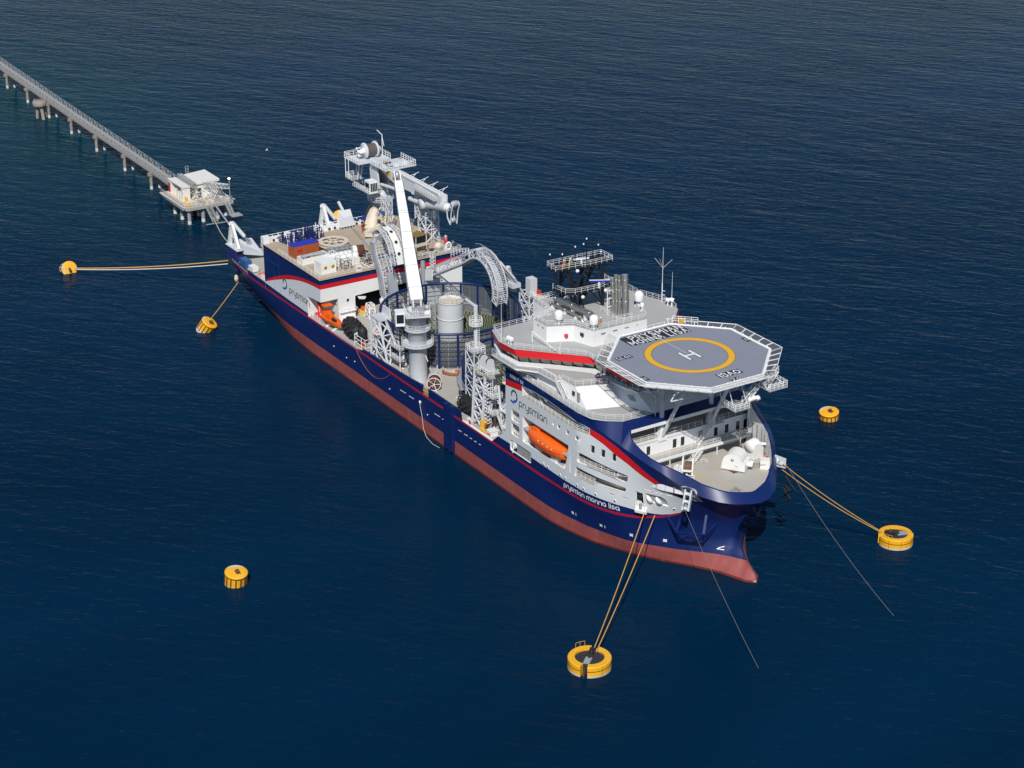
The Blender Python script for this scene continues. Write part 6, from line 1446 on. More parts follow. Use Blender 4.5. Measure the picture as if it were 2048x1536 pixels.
mb = MB(); mb.lattice(lo, [(x, y, 20.6) for x, y, z in lo], 'lattice', 5, .14, .1); mb.box(-49.5, -46.3, -14.1, -11.5, 20.6, 20.75, 'galv'); mb.rail([(-49.4, -14, 20.75), (-46.4, -14, 20.75), (-46.4, -11.6, 20.75), (-49.4, -11.6, 20.75)], 'white', 1.1, .8, .05, closed=True); mb.build('frame', T)
mb = MB(); mb.tube((-49.0, -12, 20.7), (-49.0, -12, 29.0), .42, 'crane_white', 12); mb.bar((-49, -12, 28.8), (-51.6, -12.6, 29.6), .35, .35, 'crane_white'); mb.lathe([(.4, 0), (1.3, 0), (1.3, .12), (.4, .12)], (-49, -12, 25.2), 'crane_white', 16, (0, 0, 1), False); mb.rail([(-49 + 1.25 * math.cos(R(a)), -12 + 1.25 * math.sin(R(a)), 25.3) for a in range(0, 360, 45)], 'white', 1.3, 1, .05, closed=True); mb.ladder((-48.2, -12, 20.7), (-48.2, -12, 27), .5, 'white', (0, 1, 0), .4, .05); mb.build('pole', T)

# stern A-frames
T = thing('stern_frame', 'white A-shaped stern frame with hydraulic cylinder on the starboard quarter', 'gantry', (-148.1, -15, 8), 'A-shaped frames over the stern')
mb = MB(); mb.hexa([(-150.6, -15.8, 8), (-145.8, -15.8, 8), (-145.8, -13.9, 8), (-150.6, -13.9, 8), (-150.0, -15.5, 10.8), (-146.2, -15.5, 10.8), (-146.2, -14.4, 10.8), (-150.0, -14.4, 10.8)], 'rack_blue'); mb.build('pedestal', T)
mb = MB(); mb.box(-151, -145, -15.8, -14.2, 10.8, 11.05, 'crane_white'); mb.taper((-150.3, -15, 11), (-148.9, -15, 16.1), 1.0, .7, .6, .6, 'white', (0, 1, 0)); mb.taper((-145.8, -15, 11), (-148.6, -15, 16.1), 1.0, .7, .6, .6, 'white', (0, 1, 0)); mb.bar((-149.7, -15, 13), (-146.9, -15, 13), .15, .15, 'white'); mb.lathe([(.45, -.5), (.45, .5), (0, .5)], (-148.75, -15, 16.3), 'white', 10, (0, 1, 0)); mb.build('frame', T)
mb = MB(); mb.tube((-148.7, -14.7, 16.3), (-148.6, -12.2, 12.8), .45, 'white', 10); mb.tube((-148.6, -12.2, 12.8), (-148.5, -11.2, 11.4), .2, 'steel_pipe', 8); mb.build('cylinder', T)
mb = MB(); mb.hexa([(-150.8, -14, 10.6), (-145.2, -14, 9.8), (-145.2, -9.4, 8.6), (-150.8, -9.4, 9.6), (-150.8, -14, 11.6), (-145.2, -14, 10.9), (-145.2, -9.4, 9.3), (-150.8, -9.4, 11.2)], 'crane_white'); mb.hexa([(-150.6, -11.6, 10.4), (-148.4, -11.6, 10.4), (-148.4, -10.4, 10.4), (-150.6, -10.4, 10.4), (-150.4, -11.4, 11.6), (-148.6, -11.4, 11.6), (-148.6, -10.6, 11.6), (-150.4, -10.6, 11.6)], 'grey_steel'); mb.build('deck_ramp', T)
dup(T, (-148.1, 7.9, 8), label='white A-shaped stern frame on the port side, close to the yellow buoy')
mb = MB(); mb.hexa([(-145.0, -9.2, 8.003), (-130.2, -9.2, 8.003), (-130.2, 9.2, 8.003), (-145.0, 9.2, 8.003), (-143.0, -8.4, 10.6), (-130.2, -8.4, 10.6), (-130.2, 8.6, 10.6), (-143.0, 8.6, 10.6)], 'crane_white'); mb.box(-144, -130.2, -9.3, -9.2, 8.003, 9.9, 'navy'); mb.build('stern_platform', SHIP)
mb = MB(); mb.lathe([(2.2, 0), (.0, 0)], (-132.4, -12.2, 8.012), 'rust', 20); mb.build('deck_patch', SHIP)
mb = MB(); mb.obox((-142.6, -14.9, 8), 3.2, 1.5, 1.7, .0, 'blue_drum'); mb.build('bin', None, (-142.6, -14.9, 8)); o = bpy.data.objects['bin']; tag(o, 'blue open skip at the starboard bulwark of the stern deck', 'skip')
mb = MB(); mb.obox((-138.6, -14.9, 8.25), 2.2, 1.4, 1.1, 0, 'box_white')
for k in range(2): mb.obox((-139.2 + 1.2 * k, -14.9, 8.0), .3, 1.5, .25, 0, 'dark')
o = mb.build('equipment_box', None, (-138.6, -14.9, 8)); tag(o, 'small white equipment box on skids next to the blue skip', 'box')
mb = MB(); mb.obox((-131.4, -14.7, 8), 1.6, 1.2, .7, 0, 'mark_yellow'); mb.obox((-131.4, -14.7, 8.7), 1.7, 1.3, .08, 0, 'work_yellow'); o = mb.build('crate', None, (-131.4, -14.7, 8)); tag(o, 'yellow crate on the stern deck beside the aft house', 'crate')
mb = MB(); mb.obox((-133.4, -14.7, 8), 1.4, 1.2, .6, 0, 'box_white'); mb.obox((-133.4, -14.7, 8.6), 1.1, .9, .25, 0, 'cream'); o = mb.build('crate', None, (-133.4, -14.7, 8)); tag(o, 'white crate on the stern deck beside the yellow one', 'crate')
mb = MB(); mb.sweep([(-136.4 + .4 * math.cos(R(a)) * (1 + .3 * math.sin(a)), -13.9 + .9 * math.sin(R(a)), 8.1) for a in range(0, 330, 15)], .12, 'hv_orange', 6); o = mb.build('hose', None, (-136.4, -13.9, 8)); tag(o, 'orange hose coiled on the stern deck', 'hose')

# lifeboat in its recess
T = thing('lifeboat', 'closed orange lifeboat hanging in the recess of the forward house side', 'lifeboat', (-17.9, -15.3, 12.9))
def hullform(L, W, H, z0, x0, y0, m, mt, n=17, top=1.0, pinch=.5):
    mb = MB(); S_ = []
    for i in range(n):
        u = -1 + 2 * i / (n - 1); k = max(.03, (1 - abs(u) ** 2.6)) ** pinch; w2 = W / 2 * k; zb = z0 + H * .18 * abs(u) ** 3; zt = z0 + H * (1 - .12 * abs(u) ** 2)
        P = []
        for t in range(0, 360, 15):
            a = R(t); r = Vector((math.cos(a), math.sin(a))); zz = (zb + zt) / 2 + (zt - zb) / 2 * (abs(r.y) ** .8) * (1 if r.y > 0 else -1) * (top if r.y > 0 else 1)
            P.append((x0 + u * L / 2, y0 + w2 * (abs(r.x) ** .75) * (1 if r.x > 0 else -1), zz))
        S_.append(P)
    for i in range(n - 1): mb.loft(S_[i], S_[i + 1], m, True, True, True)
    mb.poly(S_[0], m); mb.poly(S_[-1][::-1], m)
    return mb
hullform(11.6, 3.3, 2.9, 12.95, -18.2, -16.2, 'orange', 'orange').build('body', T)
mb = MB(); mb.path([(-18.2 + 5.7 * u, -16.2 - 1.69 * max(.05, 1 - abs(u) ** 2.6) ** .5, 14.35 + .15 * abs(u) ** 3) for u in np.linspace(-.98, .98, 24)], .07, 'dav_red', 5); mb.build('rubbing_strake', T)
mb = MB(); mb.hexa([(-22.6, -17.0, 15.4), (-20.6, -17.0, 15.5), (-20.6, -15.3, 15.5), (-22.6, -15.3, 15.4), (-22.3, -16.8, 16.2), (-20.8, -16.8, 16.3), (-20.8, -15.5, 16.3), (-22.3, -15.5, 16.2)], 'orange'); mb.build('conning_hatch', T)
for x in (-19, -17.6, -16.2, -14.8): mb = MB(); mb.lathe([(.13, 0), (.13, .04), (0, .04)], (x, -17.78, 14.9), 'lamp_white', 8, (0, -1, .3)); mb.build('porthole', T)
mb = MB(); mb.box(-24.4, -23.6, -16.6, -14.2, 12.1, 12.9, 'white'); mb.box(-23.7, -22.9, -16.9, -14.2, 12.9, 13.3, 'box_white'); o = mb.build('boat_cradle', ss)
for x in (-20.6, -15.6): mb = MB(); mb.obox((x, -16.3, 12.1), 1.5, 1.1, .9, 0, 'box_white'); mb.build('liferaft_box', ss)
mb = MB(); mb.bar((-12.6, -16.5, 12.2), (-11.4, -15.8, 14.2), .35, .35, 'white'); mb.bar((-11.6, -15.8, 14.2), (-12.6, -15.3, 16.9), .3, .3, 'white'); mb.bar((-24, -15.3, 16.9), (-12, -15.3, 16.9), .3, .3, 'white'); mb.build('davit_arm', ss)

# rescue boat and davit by the aft house
T = thing('rescue_boat', 'small open orange rescue boat on its cradle at the starboard corner of the aft house', 'rescue boat', (-99.6, -15.6, 8))
mb = MB(); S_ = []
for i in range(13):
    u = i / 12; k = (1 - max(0, (u - .45) / .55) ** 2.2); w2 = max(.04, 1.25 * k); zz = 9.55 + .35 * max(0, u - .5)
    x = -103.1 + 7.0 * u
    S_.append([(x, -15.6 - w2, zz + .35), (x, -15.6 - w2 * .8, zz - .35), (x, -15.6, zz - .75 + .5 * max(0, u - .6)), (x, -15.6 + w2 * .8, zz - .35), (x, -15.6 + w2, zz + .35), (x, -15.6 + w2 * .72, zz + .4), (x, -15.6 + w2 * .6, zz + .05), (x, -15.6 - w2 * .6, zz + .05), (x, -15.6 - w2 * .72, zz + .4)])
for i in range(12): mb.loft(S_[i], S_[i + 1], 'orange', True, False, True)
mb.poly(S_[0], 'orange'); mb.build('hull', T)
mb = MB(); mb.box(-101.8, -100.2, -16.1, -15.1, 9.7, 10.7, 'orange'); mb.box(-103, -102.1, -16.5, -14.7, 9.8, 10.9, 'orange'); mb.box(-100, -98.4, -15.8, -15.4, 9.6, 10.2, 'dark'); mb.build('console', T)
mb = MB()
for y in (-16.4, -14.8): mb.tube((-102.6, y, 10), (-102.4, y, 12.1), .05, 'dark', 5)
mb.box(-103.0, -101.6, -16.6, -14.6, 12.1, 12.35, 'orange'); mb.build('canopy_frame', T)
mb = MB()
for x in (-101.2, -98.4): mb.bar((x, -13.9, 9.0), (x + .3, -16.7, 8.05), .4, .3, 'box_white'); mb.bar((x, -15.6, 8.5), (x, -15.6, 9.0), .5, .6, 'grey_steel')
mb.build('cradle', T)
T = thing('davit', 'red slewing davit behind the orange rescue boat', 'davit', (-105.4, -15.7, 8))
mb = MB(); mb.lathe([(.9, 0), (.9, .3), (.45, .6), (.42, 4.6), (.0, 4.6)], (-105.4, -15.7, 8), 'dav_red', 14); mb.build('column', T)
mb = MB(); mb.sweep([(-105.4, -15.7, 12.2), (-105.0, -15.4, 12.9), (-103.8, -15.3, 13.2), (-102.8, -15.4, 13.0)], .36, 'dav_red', 8); mb.lathe([(.85, -.4), (.85, .4), (0, .4)], (-105.0, -15.3, 12.5), 'dav_red', 14, (0, 1, .2)); mb.build('arm', T)
mb = MB(); mb.lathe([(.95, -.3), (.95, .3), (0, .3)], (-104.3, -15.6, 9.2), 'dav_red', 16, (1, 0, .2)); mb.lathe([(.7, -.2), (.7, .5), (0, .5)], (-106.2, -15.8, 8.6), 'dav_red', 12, (0, 0, 1)); mb.build('winch', T)
mb = MB(); mb.rail([(-107.6, -16.7, 8), (-103, -16.7, 8)], 'white', 1.1, .8, .045); mb.box(-104.6, -102.8, -16.6, -16.0, 8.0, 8.7, 'galv'); mb.build('guard_rail', T)

# big black rubber fenders with tyre nets
def fender(c, L, r, ax, label, grp='black floating fenders kept on deck'):
    T = thing('fender', label, 'fender', (c[0], c[1], 8), grp); a = Vector(ax).normalized(); c = Vector(c)
    mb = MB(); mb.lathe([(.25, -L / 2 - .3), (.5, -L / 2), (r * .75, -L / 2 + .3), (r, -L / 2 + r * .7), (r, L / 2 - r * .7), (r * .75, L / 2 - .3), (.5, L / 2), (.25, L / 2 + .3)], c, 'rubber', 20, a); mb.build('body', T)
    mb = MB(); x = a.cross(V(0, 0, 1)).normalized(); y = a.cross(x)
    for i in range(9):
        for j in range(6):
            t = 2 * math.pi * (i + .5 * (j % 2)) / 9; d = x * math.cos(t) + y * math.sin(t); u = -.42 + .168 * j; rr = r * (1.02 if abs(u) < .36 else .86)
            mb.lathe([(.26, -.12), (.44, -.1), (.46, .1), (.26, .14), (.22, 0), (.26, -.12)], c + a * (u * L) + d * rr, 'rubber', 9, d)
    mb.build('tyre', T)
    mb = MB()
    for s_ in (-1, 1): mb.obox(c + a * (L / 2 + .5) * s_ - V(0, 0, .3), 1.0, .5, .5, math.atan2(a.y, a.x) + .5, 'box_white')
    mb.build('end_chain', T)
    return T
fender((-93.3, -14.3, 9.9), 5.6, 1.75, (.75, -.12, 0), 'black tyre-covered fender lying in front of the rescue boat')
fender((-47.6, -13.7, 9.9), 5.8, 1.75, (1, .1, 0), 'black tyre-covered fender lying beside the forward lattice tower')
T = thing('pneumatic_fender', 'smooth dark fender standing in a small white cage frame at the starboard rail', 'fender', (-87.6, -15.0, 8))
mb = MB(); mb.lathe([(.0, 0), (.6, .1), (1.0, .7), (1.0, 3.0), (.7, 3.6), (0, 3.8)], (-88.2, -14.9, 8.2), 'rubber', 18); mb.build('body', T)
mb = MB()
for x in (-89.6, -86.8, -85.2):
    for y in (-16.0, -13.8): mb.tube((x, y, 8), (x, y, 10.3), .08, 'white', 5)
for z in (8.6, 9.5, 10.3): mb.path([(-89.6, -16, z), (-85.2, -16, z), (-85.2, -13.8, z), (-89.6, -13.8, z)], .07, 'white', 5, True)
mb.tube((-86.6, -15.6, 8), (-86.6, -15.6, 9.5), .28, 'dav_red', 8); mb.build('cage', T)
mb = MB(); mb.lathe([(1.9, -.55), (1.9, .55)], (-61.4, -13.2, 9.3), 'dav_red', 20, (.8, -.5, 0)) if False else None
T = thing('hose_reel', 'hose reel with dark red hose on the starboard deck by the crane pedestal', 'reel', (-61.6, -13.8, 8))
mb = MB(); ax_ = Vector((.75, -.5, 0)).normalized(); mb.lathe([(.5, -.9), (1.2, -.9), (1.25, .9), (.5, .9)], (-61.6, -13.8, 9.4), 'rust', 18, ax_); mb.build('hose', T)
mb = MB()
for s_ in (-1, 1):
    c = Vector((-61.6, -13.8, 9.4)) + ax_ * s_
    P = [c + V(-ax_.y * 1.3 * math.cos(R(a)), ax_.x * 1.3 * math.cos(R(a)), 1.3 * math.sin(R(a))) for a in range(0, 360, 24)]; mb.path(P, .07, 'white', 5, True)
    for k in range(0, 15, 3): mb.tube(c, P[k], .05, 'white', 4)
    mb.tube(c, c + V(-.6, -.3, -1.4), .08, 'white', 5); mb.tube(c, c + V(.6, .3, -1.4), .08, 'white', 5)
mb.build('frame', T)
T = thing('hose_reel', 'empty galvanised reel frame at the starboard rail near the yellow clad worker', 'reel', (-51.4, -13.9, 8))
mb = MB()
for s_ in (-.5, .5):
    P = [(-51.4 + s_, -13.9 + 1.1 * math.cos(R(a)), 9.2 + 1.1 * math.sin(R(a))) for a in range(0, 360, 24)]; mb.path(P, .05, 'galv', 4, True)
    for k in range(0, 15, 3): mb.tube((-51.4 + s_, -13.9, 9.2), P[k], .04, 'galv', 4)
mb.tube((-52, -13.9, 9.2), (-50.8, -13.9, 9.2), .2, 'galv', 8); mb.box(-52, -50.8, -14.8, -13, 8, 8.15, 'galv'); mb.build('frame', T)
T = thing('cargo_basket', 'rust red and white basket raft lying on deck beside the aft carousel', 'basket', (-66.0, -7.4, 8))
mb = MB(); P = [(-66.0 + 2.2 * math.cos(R(a)) * (1 if a < 180 else .8), -7.4 + 1.0 * math.sin(R(a)), 8.5) for a in range(0, 360, 30)]; P = [(-66 + .8 * (p[0] + 66) - .55 * (p[1] + 7.4), -7.4 + .55 * (p[0] + 66) + .8 * (p[1] + 7.4), p[2]) for p in P]
mb.sweep(P, .3, 'corten', 8, True); mb.prism([(p[0], p[1]) for p in P], 8.1, 8.4, 'cream'); mb.build('float', T)
mb = MB()
for k in range(0, 12, 2): mb.tube(P[k], Vector(P[k]) + V(0, 0, .9), .06, 'white', 4)
mb.build('stanchion', T)
mb = MB(); mb.box(-38.6, -37.2, -16.2, -14.6, 8, 8.9, 'box_white'); mb.box(-38.7, -37.1, -16.3, -14.5, 8.9, 9.05, 'white'); mb.box(-38.5, -37.3, -16.25, -16.2, 8.2, 8.5, 'dav_red'); o = mb.build('equipment_box', None, (-37.9, -15.4, 8)); tag(o, 'white locker at the deck edge just aft of the forward house', 'box')
T = thing('winch', 'small yellow framed winch with rust red drum at the foot of the forward lattice tower', 'winch', (-39.8, -15.4, 8))
mb = MB(); mb.lathe([(.9, -.6), (.95, .6)], (-39.4, -15.0, 9), 'corten', 14, (.9, -.3, 0)); mb.build('drum', T); mb = MB(); mb.box(-41, -40.6, -16.2, -14.8, 8, 10, 'work_yellow'); mb.box(-41.2, -39, -16.3, -15.9, 8, 8.4, 'work_yellow'); mb.build('frame', T)
mb = MB(); mb.box(-44.9, -44.1, -16.7, -16.2, 8.2, 9.1, 'white'); mb.box(-44.05, -43.5, -16.72, -16.66, 8.2, 9.0, 'sign_red'); mb.tube((-44.4, -16.4, 8), (-44.4, -16.4, 9.2), .06, 'white', 5); o = mb.build('hose_box', None, (-44.3, -16.4, 8)); tag(o, 'white box with a red panel at the deck edge below the forward lattice tower', 'box')
T = thing('access_frame', 'small white trestle frame in front of the big door of the aft house', 'frame', (-100.6, -6.0, 8))
mb = MB(); mb.lattice([(-102, -7.0, 8), (-99.8, -7.0, 8), (-99.8, -5.4, 8), (-102, -5.4, 8)], [(-101.6, -6.8, 11), (-100.2, -6.8, 11), (-100.2, -5.6, 11), (-101.6, -5.6, 11)], 'white', 2, .1, .07); mb.build('frame', T)
mb = MB(); mb.obox((-103.2, -6.6, 8), 1.5, 1.0, .6, .3, 'hv_yellow'); mb.obox((-103.6, -6.0, 8), 1.2, 1.2, 1.5, .2, 'hv_orange'); o = mb.build('equipment_box', None, (-103.3, -6.4, 8)); tag(o, 'orange and yellow equipment stacked inside the big dark door of the aft house', 'box')

# cargo on the upper aft deck
def container(c, L, W, H, rz, m, name, label, top=None, cat='container'):
    T = thing(name, label, cat, c); mb = MB(); ca, sa = math.cos(rz), math.sin(rz)
    def q(x, y, z): return (c[0] + x * ca - y * sa, c[1] + x * sa + y * ca, c[2] + z)
    mb.obox(c, L - .1, W - .1, H - .06, rz, m)
    nr = int(L / .3)
    for i in range(nr):
        x = -L / 2 + .2 + (L - .4) * (i + .5) / nr
        for s_ in (-1, 1): mb.hexa([q(x - .07, s_ * (W / 2 - .05), .15), q(x + .07, s_ * (W / 2 - .05), .15), q(x + .07, s_ * W / 2, .15), q(x - .07, s_ * W / 2, .15), q(x - .07, s_ * (W / 2 - .05), H - .15), q(x + .07, s_ * (W / 2 - .05), H - .15), q(x + .07, s_ * W / 2, H - .15), q(x - .07, s_ * W / 2, H - .15)], m)
    mb.build('body', T)
    mb = MB()
    for x in (-1, 1):
        for y in (-1, 1): mb.hexa([q(x * (L / 2 - .12), y * (W / 2 - .12), 0), q(x * L / 2, y * (W / 2 - .12), 0), q(x * L / 2, y * W / 2, 0), q(x * (L / 2 - .12), y * W / 2, 0), q(x * (L / 2 - .12), y * (W / 2 - .12), H), q(x * L / 2, y * (W / 2 - .12), H), q(x * L / 2, y * W / 2, H), q(x * (L / 2 - .12), y * W / 2, H)], m)
    mb.build('corner_post', T)
    if top: mb = MB(); mb.obox((c[0], c[1], c[2] + H - .04), L + .04, W + .04, .1, rz, top); mb.build('tarpaulin', T)
    return T, q
CR = R(92)
Tc, q = container((-117.9, -12.6, 17.8), 6.1, 2.44, 2.75, CR, 'corten', 'container', 'rust orange shipping container with a bright blue roof on the aft house deck', 'tarp_blue')
mb = MB(); mb.hexa([q(-2.2, -1.24, 1.3), q(-1.0, -1.24, 1.3), q(-1.0, -1.2, 1.3), q(-2.2, -1.2, 1.3), q(-2.2, -1.24, 1.9), q(-1.0, -1.24, 1.9), q(-1.0, -1.2, 1.9), q(-2.2, -1.2, 1.9)], 'sign_red'); mb.build('logo_plate', Tc)
Tc, q = container((-106.6, -13.4, 17.8), 3.6, 2.9, 2.6, CR, 'box_white', 'container', 'white equipment container with two yellow emblems on the aft house deck')
mb = MB()
for x in (-.8, .95):
    c = Vector(q(x, -1.47, 1.45)); mb.lathe([(.42, 0), (.42, .03), (0, .03)], c, 'mark_yellow', 12, Vector(q(0, -2, 0)) - Vector(q(0, -1, 0))); mb.lathe([(.2, .035), (0, .035)], c, 'work_green', 8, Vector(q(0, -2, 0)) - Vector(q(0, -1, 0)))
mb.build('emblem', Tc)
T = thing('open_skip', 'long open white skip full of steel offcuts in front of the orange container', 'skip', (-113.6, -12.6, 17.8))
mb = MB(); rz = CR; c = (-113.6, -12.6, 17.8)
for dx, dy, lx, ly in ((0, 1.15, 6.4, .12), (0, -1.15, 6.4, .12), (3.15, 0, .12, 2.2), (-3.15, 0, .12, 2.2)):
    ca, sa = math.cos(rz), math.sin(rz); mb.obox((c[0] + dx * ca - dy * sa, c[1] + dx * sa + dy * ca, 17.8), lx, ly, 1.35, rz, 'box_white')
mb.obox(c, 6.2, 2.2, .25, rz, 'dark'); mb.build('body', T)
mb = MB()
for k in range(16): a = Vector((c[0] + rng.uniform(-.8, .8), c[1] + rng.uniform(-2.6, 2.6), 18.3 + rng.uniform(0, .7))); d = Vector((rng.uniform(-.6, .6), rng.uniform(-1.6, 1.6), rng.uniform(-.3, .3))); mb.bar(a - d, a + d, .22, .14, rng.choice(['galv', 'dark', 'wood', 'box_white', 'grey_steel']))
mb.sweep([(c[0] - .3, c[1] - 2.5, 19.0), (c[0] - .1, c[1], 19.2), (c[0], c[1] + 2.4, 19.0)], .45, 'galv', 8); mb.build('scrap', T)
T = thing('turntable_ring', 'large cream ring on low supports lying on the aft house deck behind the scrap frames', 'turntable', (-118.6, -5.2, 17.8))
mb = MB(); C0 = V(-118.6, -5.2, 19.0); mb.lathe([(3.3, -.35), (3.3, -.2), (2.2, -.2)], C0, 'cream', 36, (0, 0, 1), False); mb.lathe([(3.3, .2), (3.3, .35), (2.4, .35), (2.4, .2)], C0, 'cream', 36, (0, 0, 1), False)
for k in range(30): a = 2 * math.pi * k / 30; mb.bar(C0 + V(3.1 * math.cos(a), 3.1 * math.sin(a), -.3), C0 + V(3.1 * math.cos(a), 3.1 * math.sin(a), .3), .3, .12, 'cream', (math.cos(a), math.sin(a), 0))
mb.build('ring', T)
mb = MB()
for k in range(3): a = math.pi * k / 3; mb.bar(C0 - V(3 * math.cos(a), 3 * math.sin(a), -.2), C0 + V(3 * math.cos(a), 3 * math.sin(a), .2), .35, .25, 'cream')
for a in (0, 1.6, 3.1, 4.7): mb.tube(C0 + V(2.6 * math.cos(a), 2.6 * math.sin(a), -1.2), C0 + V(2.6 * math.cos(a), 2.6 * math.sin(a), -.2), .2, 'rust', 6)
mb.build('spokes', T)
T = thing('steel_frames', 'pile of rusty beams and dark lattice frames between the white tanks and the cream ring', 'scrap pile', (-113.5, -6.5, 17.8))
mb = MB(); mb.lattice([(-115.6, -9, 18), (-113.8, -9, 18), (-113.8, -9, 19.2), (-115.6, -9, 19.2)], [(-115, -3.4, 18), (-113.2, -3.4, 18), (-113.2, -3.4, 19.2), (-115, -3.4, 19.2)], 'grey_steel', 5, .09, .07); mb.build('lattice_frame', T)
mb = MB(); mb.hexa([(-117.2, -4.6, 17.82), (-114.6, -2.8, 17.82), (-115.8, -.6, 17.82), (-117, -1.8, 17.82), (-116.6, -4, 18.6), (-115.2, -3, 18.7), (-116, -1, 18.4), (-116.6, -2, 18.4)], 'rust')
for k in range(9): a = V(rng.uniform(-116, -112), rng.uniform(-10, -4), 18 + rng.uniform(0, .8)); d = V(rng.uniform(-1.2, 1.2), rng.uniform(-1.2, 1.2), rng.uniform(-.2, .5)); mb.bar(a - d, a + d, .2, .2, rng.choice(['rust', 'corten', 'wood']))
mb.build('beam', T)
T = thing('cable_reel', 'dark red brown hollow reel lying on its side at the end of the white tanks', 'reel', (-110.6, -3.4, 17.8))
mb = MB(); d = Vector((.25, .95, .0)).normalized(); c = V(-110.8, -3.3, 19.1); mb.lathe([(1.25, -1.2), (1.25, 1.1), (1.05, 1.1), (1.0, .2), (.5, .2), (.45, .9), (.2, .9), (.15, .2)], c, 'rust', 22, d); mb.lathe([(1.27, -1.3), (1.27, -.5)], c, 'box_white', 22, d); mb.lathe([(1.27, -1.3), (0, -1.3)], c, 'box_white', 22, d); mb.build('drum', T)
T = thing('tank_rack', 'rack of white horizontal tanks and cylinders on the front part of the aft house deck', 'tank', (-109.4, -8.4, 17.8))
for i, (x, y0, y1, z, r_) in enumerate(((-111.7, -10.2, -4.6, 18.6, .75), (-110.2, -9.6, -6.0, 18.4, .6))):
    mb = MB(); mb.lathe([(0, y0), (r_ * .7, y0 + .05), (r_, y0 + .3), (r_, y1 - .3), (r_ * .7, y1 - .05), (0, y1)], (x, 0, z), 'box_white', 16, (0, 1, 0))
    for t in np.arange(y0 + .6, y1 - .3, 1.0): mb.lathe([(r_, -.06), (r_ + .04, -.06), (r_ + .04, .06), (r_, .06)], (x, t, z), 'galv', 16, (0, 1, 0))
    mb.build('tank', T)
for k in range(4): mb = MB(); mb.lathe([(.62, 0), (.66, .2), (.66, 1.7), (.5, 2.0), (0, 2.05)], (-108.6 + .0, -9.4 + 1.4 * k, 17.82), 'box_white', 14); mb.build('cylinder', T)
for k in range(3): mb = MB(); mb.obox((-107.2, -8.4 + 1.3 * k, 17.82), 1.0, 1.1, 1.5 + .3 * (k % 2), .1, 'box_white'); mb.build('cabinet', T)
T = thing('rack_frame', 'white steel storage frame standing beside the white container', 'frame', (-107.6, -10.9, 17.8))
mb = MB()
for x in (-108.6, -106.4):
    for y in (-11.4, -10.3): mb.tube((x, y, 17.8), (x, y, 21.2), .09, 'white', 5)
for z in (18.4, 19.1, 19.8, 20.5, 21.2): mb.path([(-108.6, -11.4, z), (-106.4, -11.4, z), (-106.4, -10.3, z), (-108.6, -10.3, z)], .07, 'white', 5, True)
mb.build('frame', T)
T = thing('rack_frame', 'black open steel frame in front of the white cylinders', 'frame', (-105.2, -9.2, 17.8))
mb = MB()
for x in (-106, -104.4):
    for y in (-10, -8.4): mb.tube((x, y, 17.8), (x, y, 20.0), .06, 'dark', 4)
for z in (19.0, 20.0): mb.path([(-106, -10, z), (-104.4, -10, z), (-104.4, -8.4, z), (-106, -8.4, z)], .06, 'dark', 4, True)
mb.tube((-105.2, -9.2, 17.8), (-105.2, -9.2, 19), .06, 'dark', 4); mb.build('frame', T)
mb = MB(); mb.obox((-103.2, -7.4, 17.8), .5, 1.3, 1.2, 0, 'box_white'); mb.obox((-102.94, -7.4, 18.3), .03, .8, .4, 0, 'sign_red'); o = mb.build('equipment_box', None, (-103.2, -7.4, 17.8)); tag(o, 'white box with a red sign at the front rail of the aft house deck', 'box')
T = thing('gantry_parts', 'tangle of thin white pipe frames along the front rail of the aft house deck', 'pipe frames', (-104, -4.5, 17.8))
mb = MB()
for k in range(26): a = V(rng.uniform(-105.2, -102.8), rng.uniform(-6.8, -1), 17.85 + rng.uniform(0, .9)); d = V(rng.uniform(-.5, .5), rng.uniform(-.8, .8), rng.uniform(-.5, .5)); mb.tube(a - d, a + d, .06, rng.choice(['white', 'galv', 'box_white']), 4)
mb.build('pipe', T)
T = thing('machinery', 'rusty black machine with hoses at the front rail left of the grey chute', 'machine', (-105.6, -3.8, 17.8))
mb = MB()
for k in range(18): a = V(rng.uniform(-107.6, -104.6), rng.uniform(-4.6, -3.0), 17.9 + rng.uniform(0, 2.2)); d = V(rng.uniform(-.6, .6), rng.uniform(-.4, .4), rng.uniform(-.6, .6)); mb.bar(a - d, a + d, rng.uniform(.15, .4), rng.uniform(.15, .3), rng.choice(['dark', 'rust', 'dark', 'galv', 'grey_steel']))
mb.build('frame', T)
T = thing('frame_stack', 'dense stack of dark blue steel frames on the aft edge of the aft house deck', 'frames', (-126.4, -9.2, 17.8), None)
mb = MB()
for i in range(7):
    for j in range(9):
        x, y = -128.3 + i * .68, -13.4 + j * 1.02 + .1 * i; h = 1.2 + 2.2 * rng.random() * (1 if j > 2 else .6)
        mb.bar((x, y, 17.8), (x + rng.uniform(-.1, .1), y, 17.8 + h), .16, .16, 'rack_blue' if rng.random() < .75 else 'white'); z = 17.8 + rng.uniform(.5, h)
        mb.bar((x, y - .5, z), (x, y + .5, z), .14, .14, 'rack_blue'); mb.bar((x - .35, y, z * .5 + 9.2), (x + .35, y, z * .5 + 9.2), .12, .14, 'rack_blue' if rng.random() < .6 else 'galv')
mb.build('frame', T)
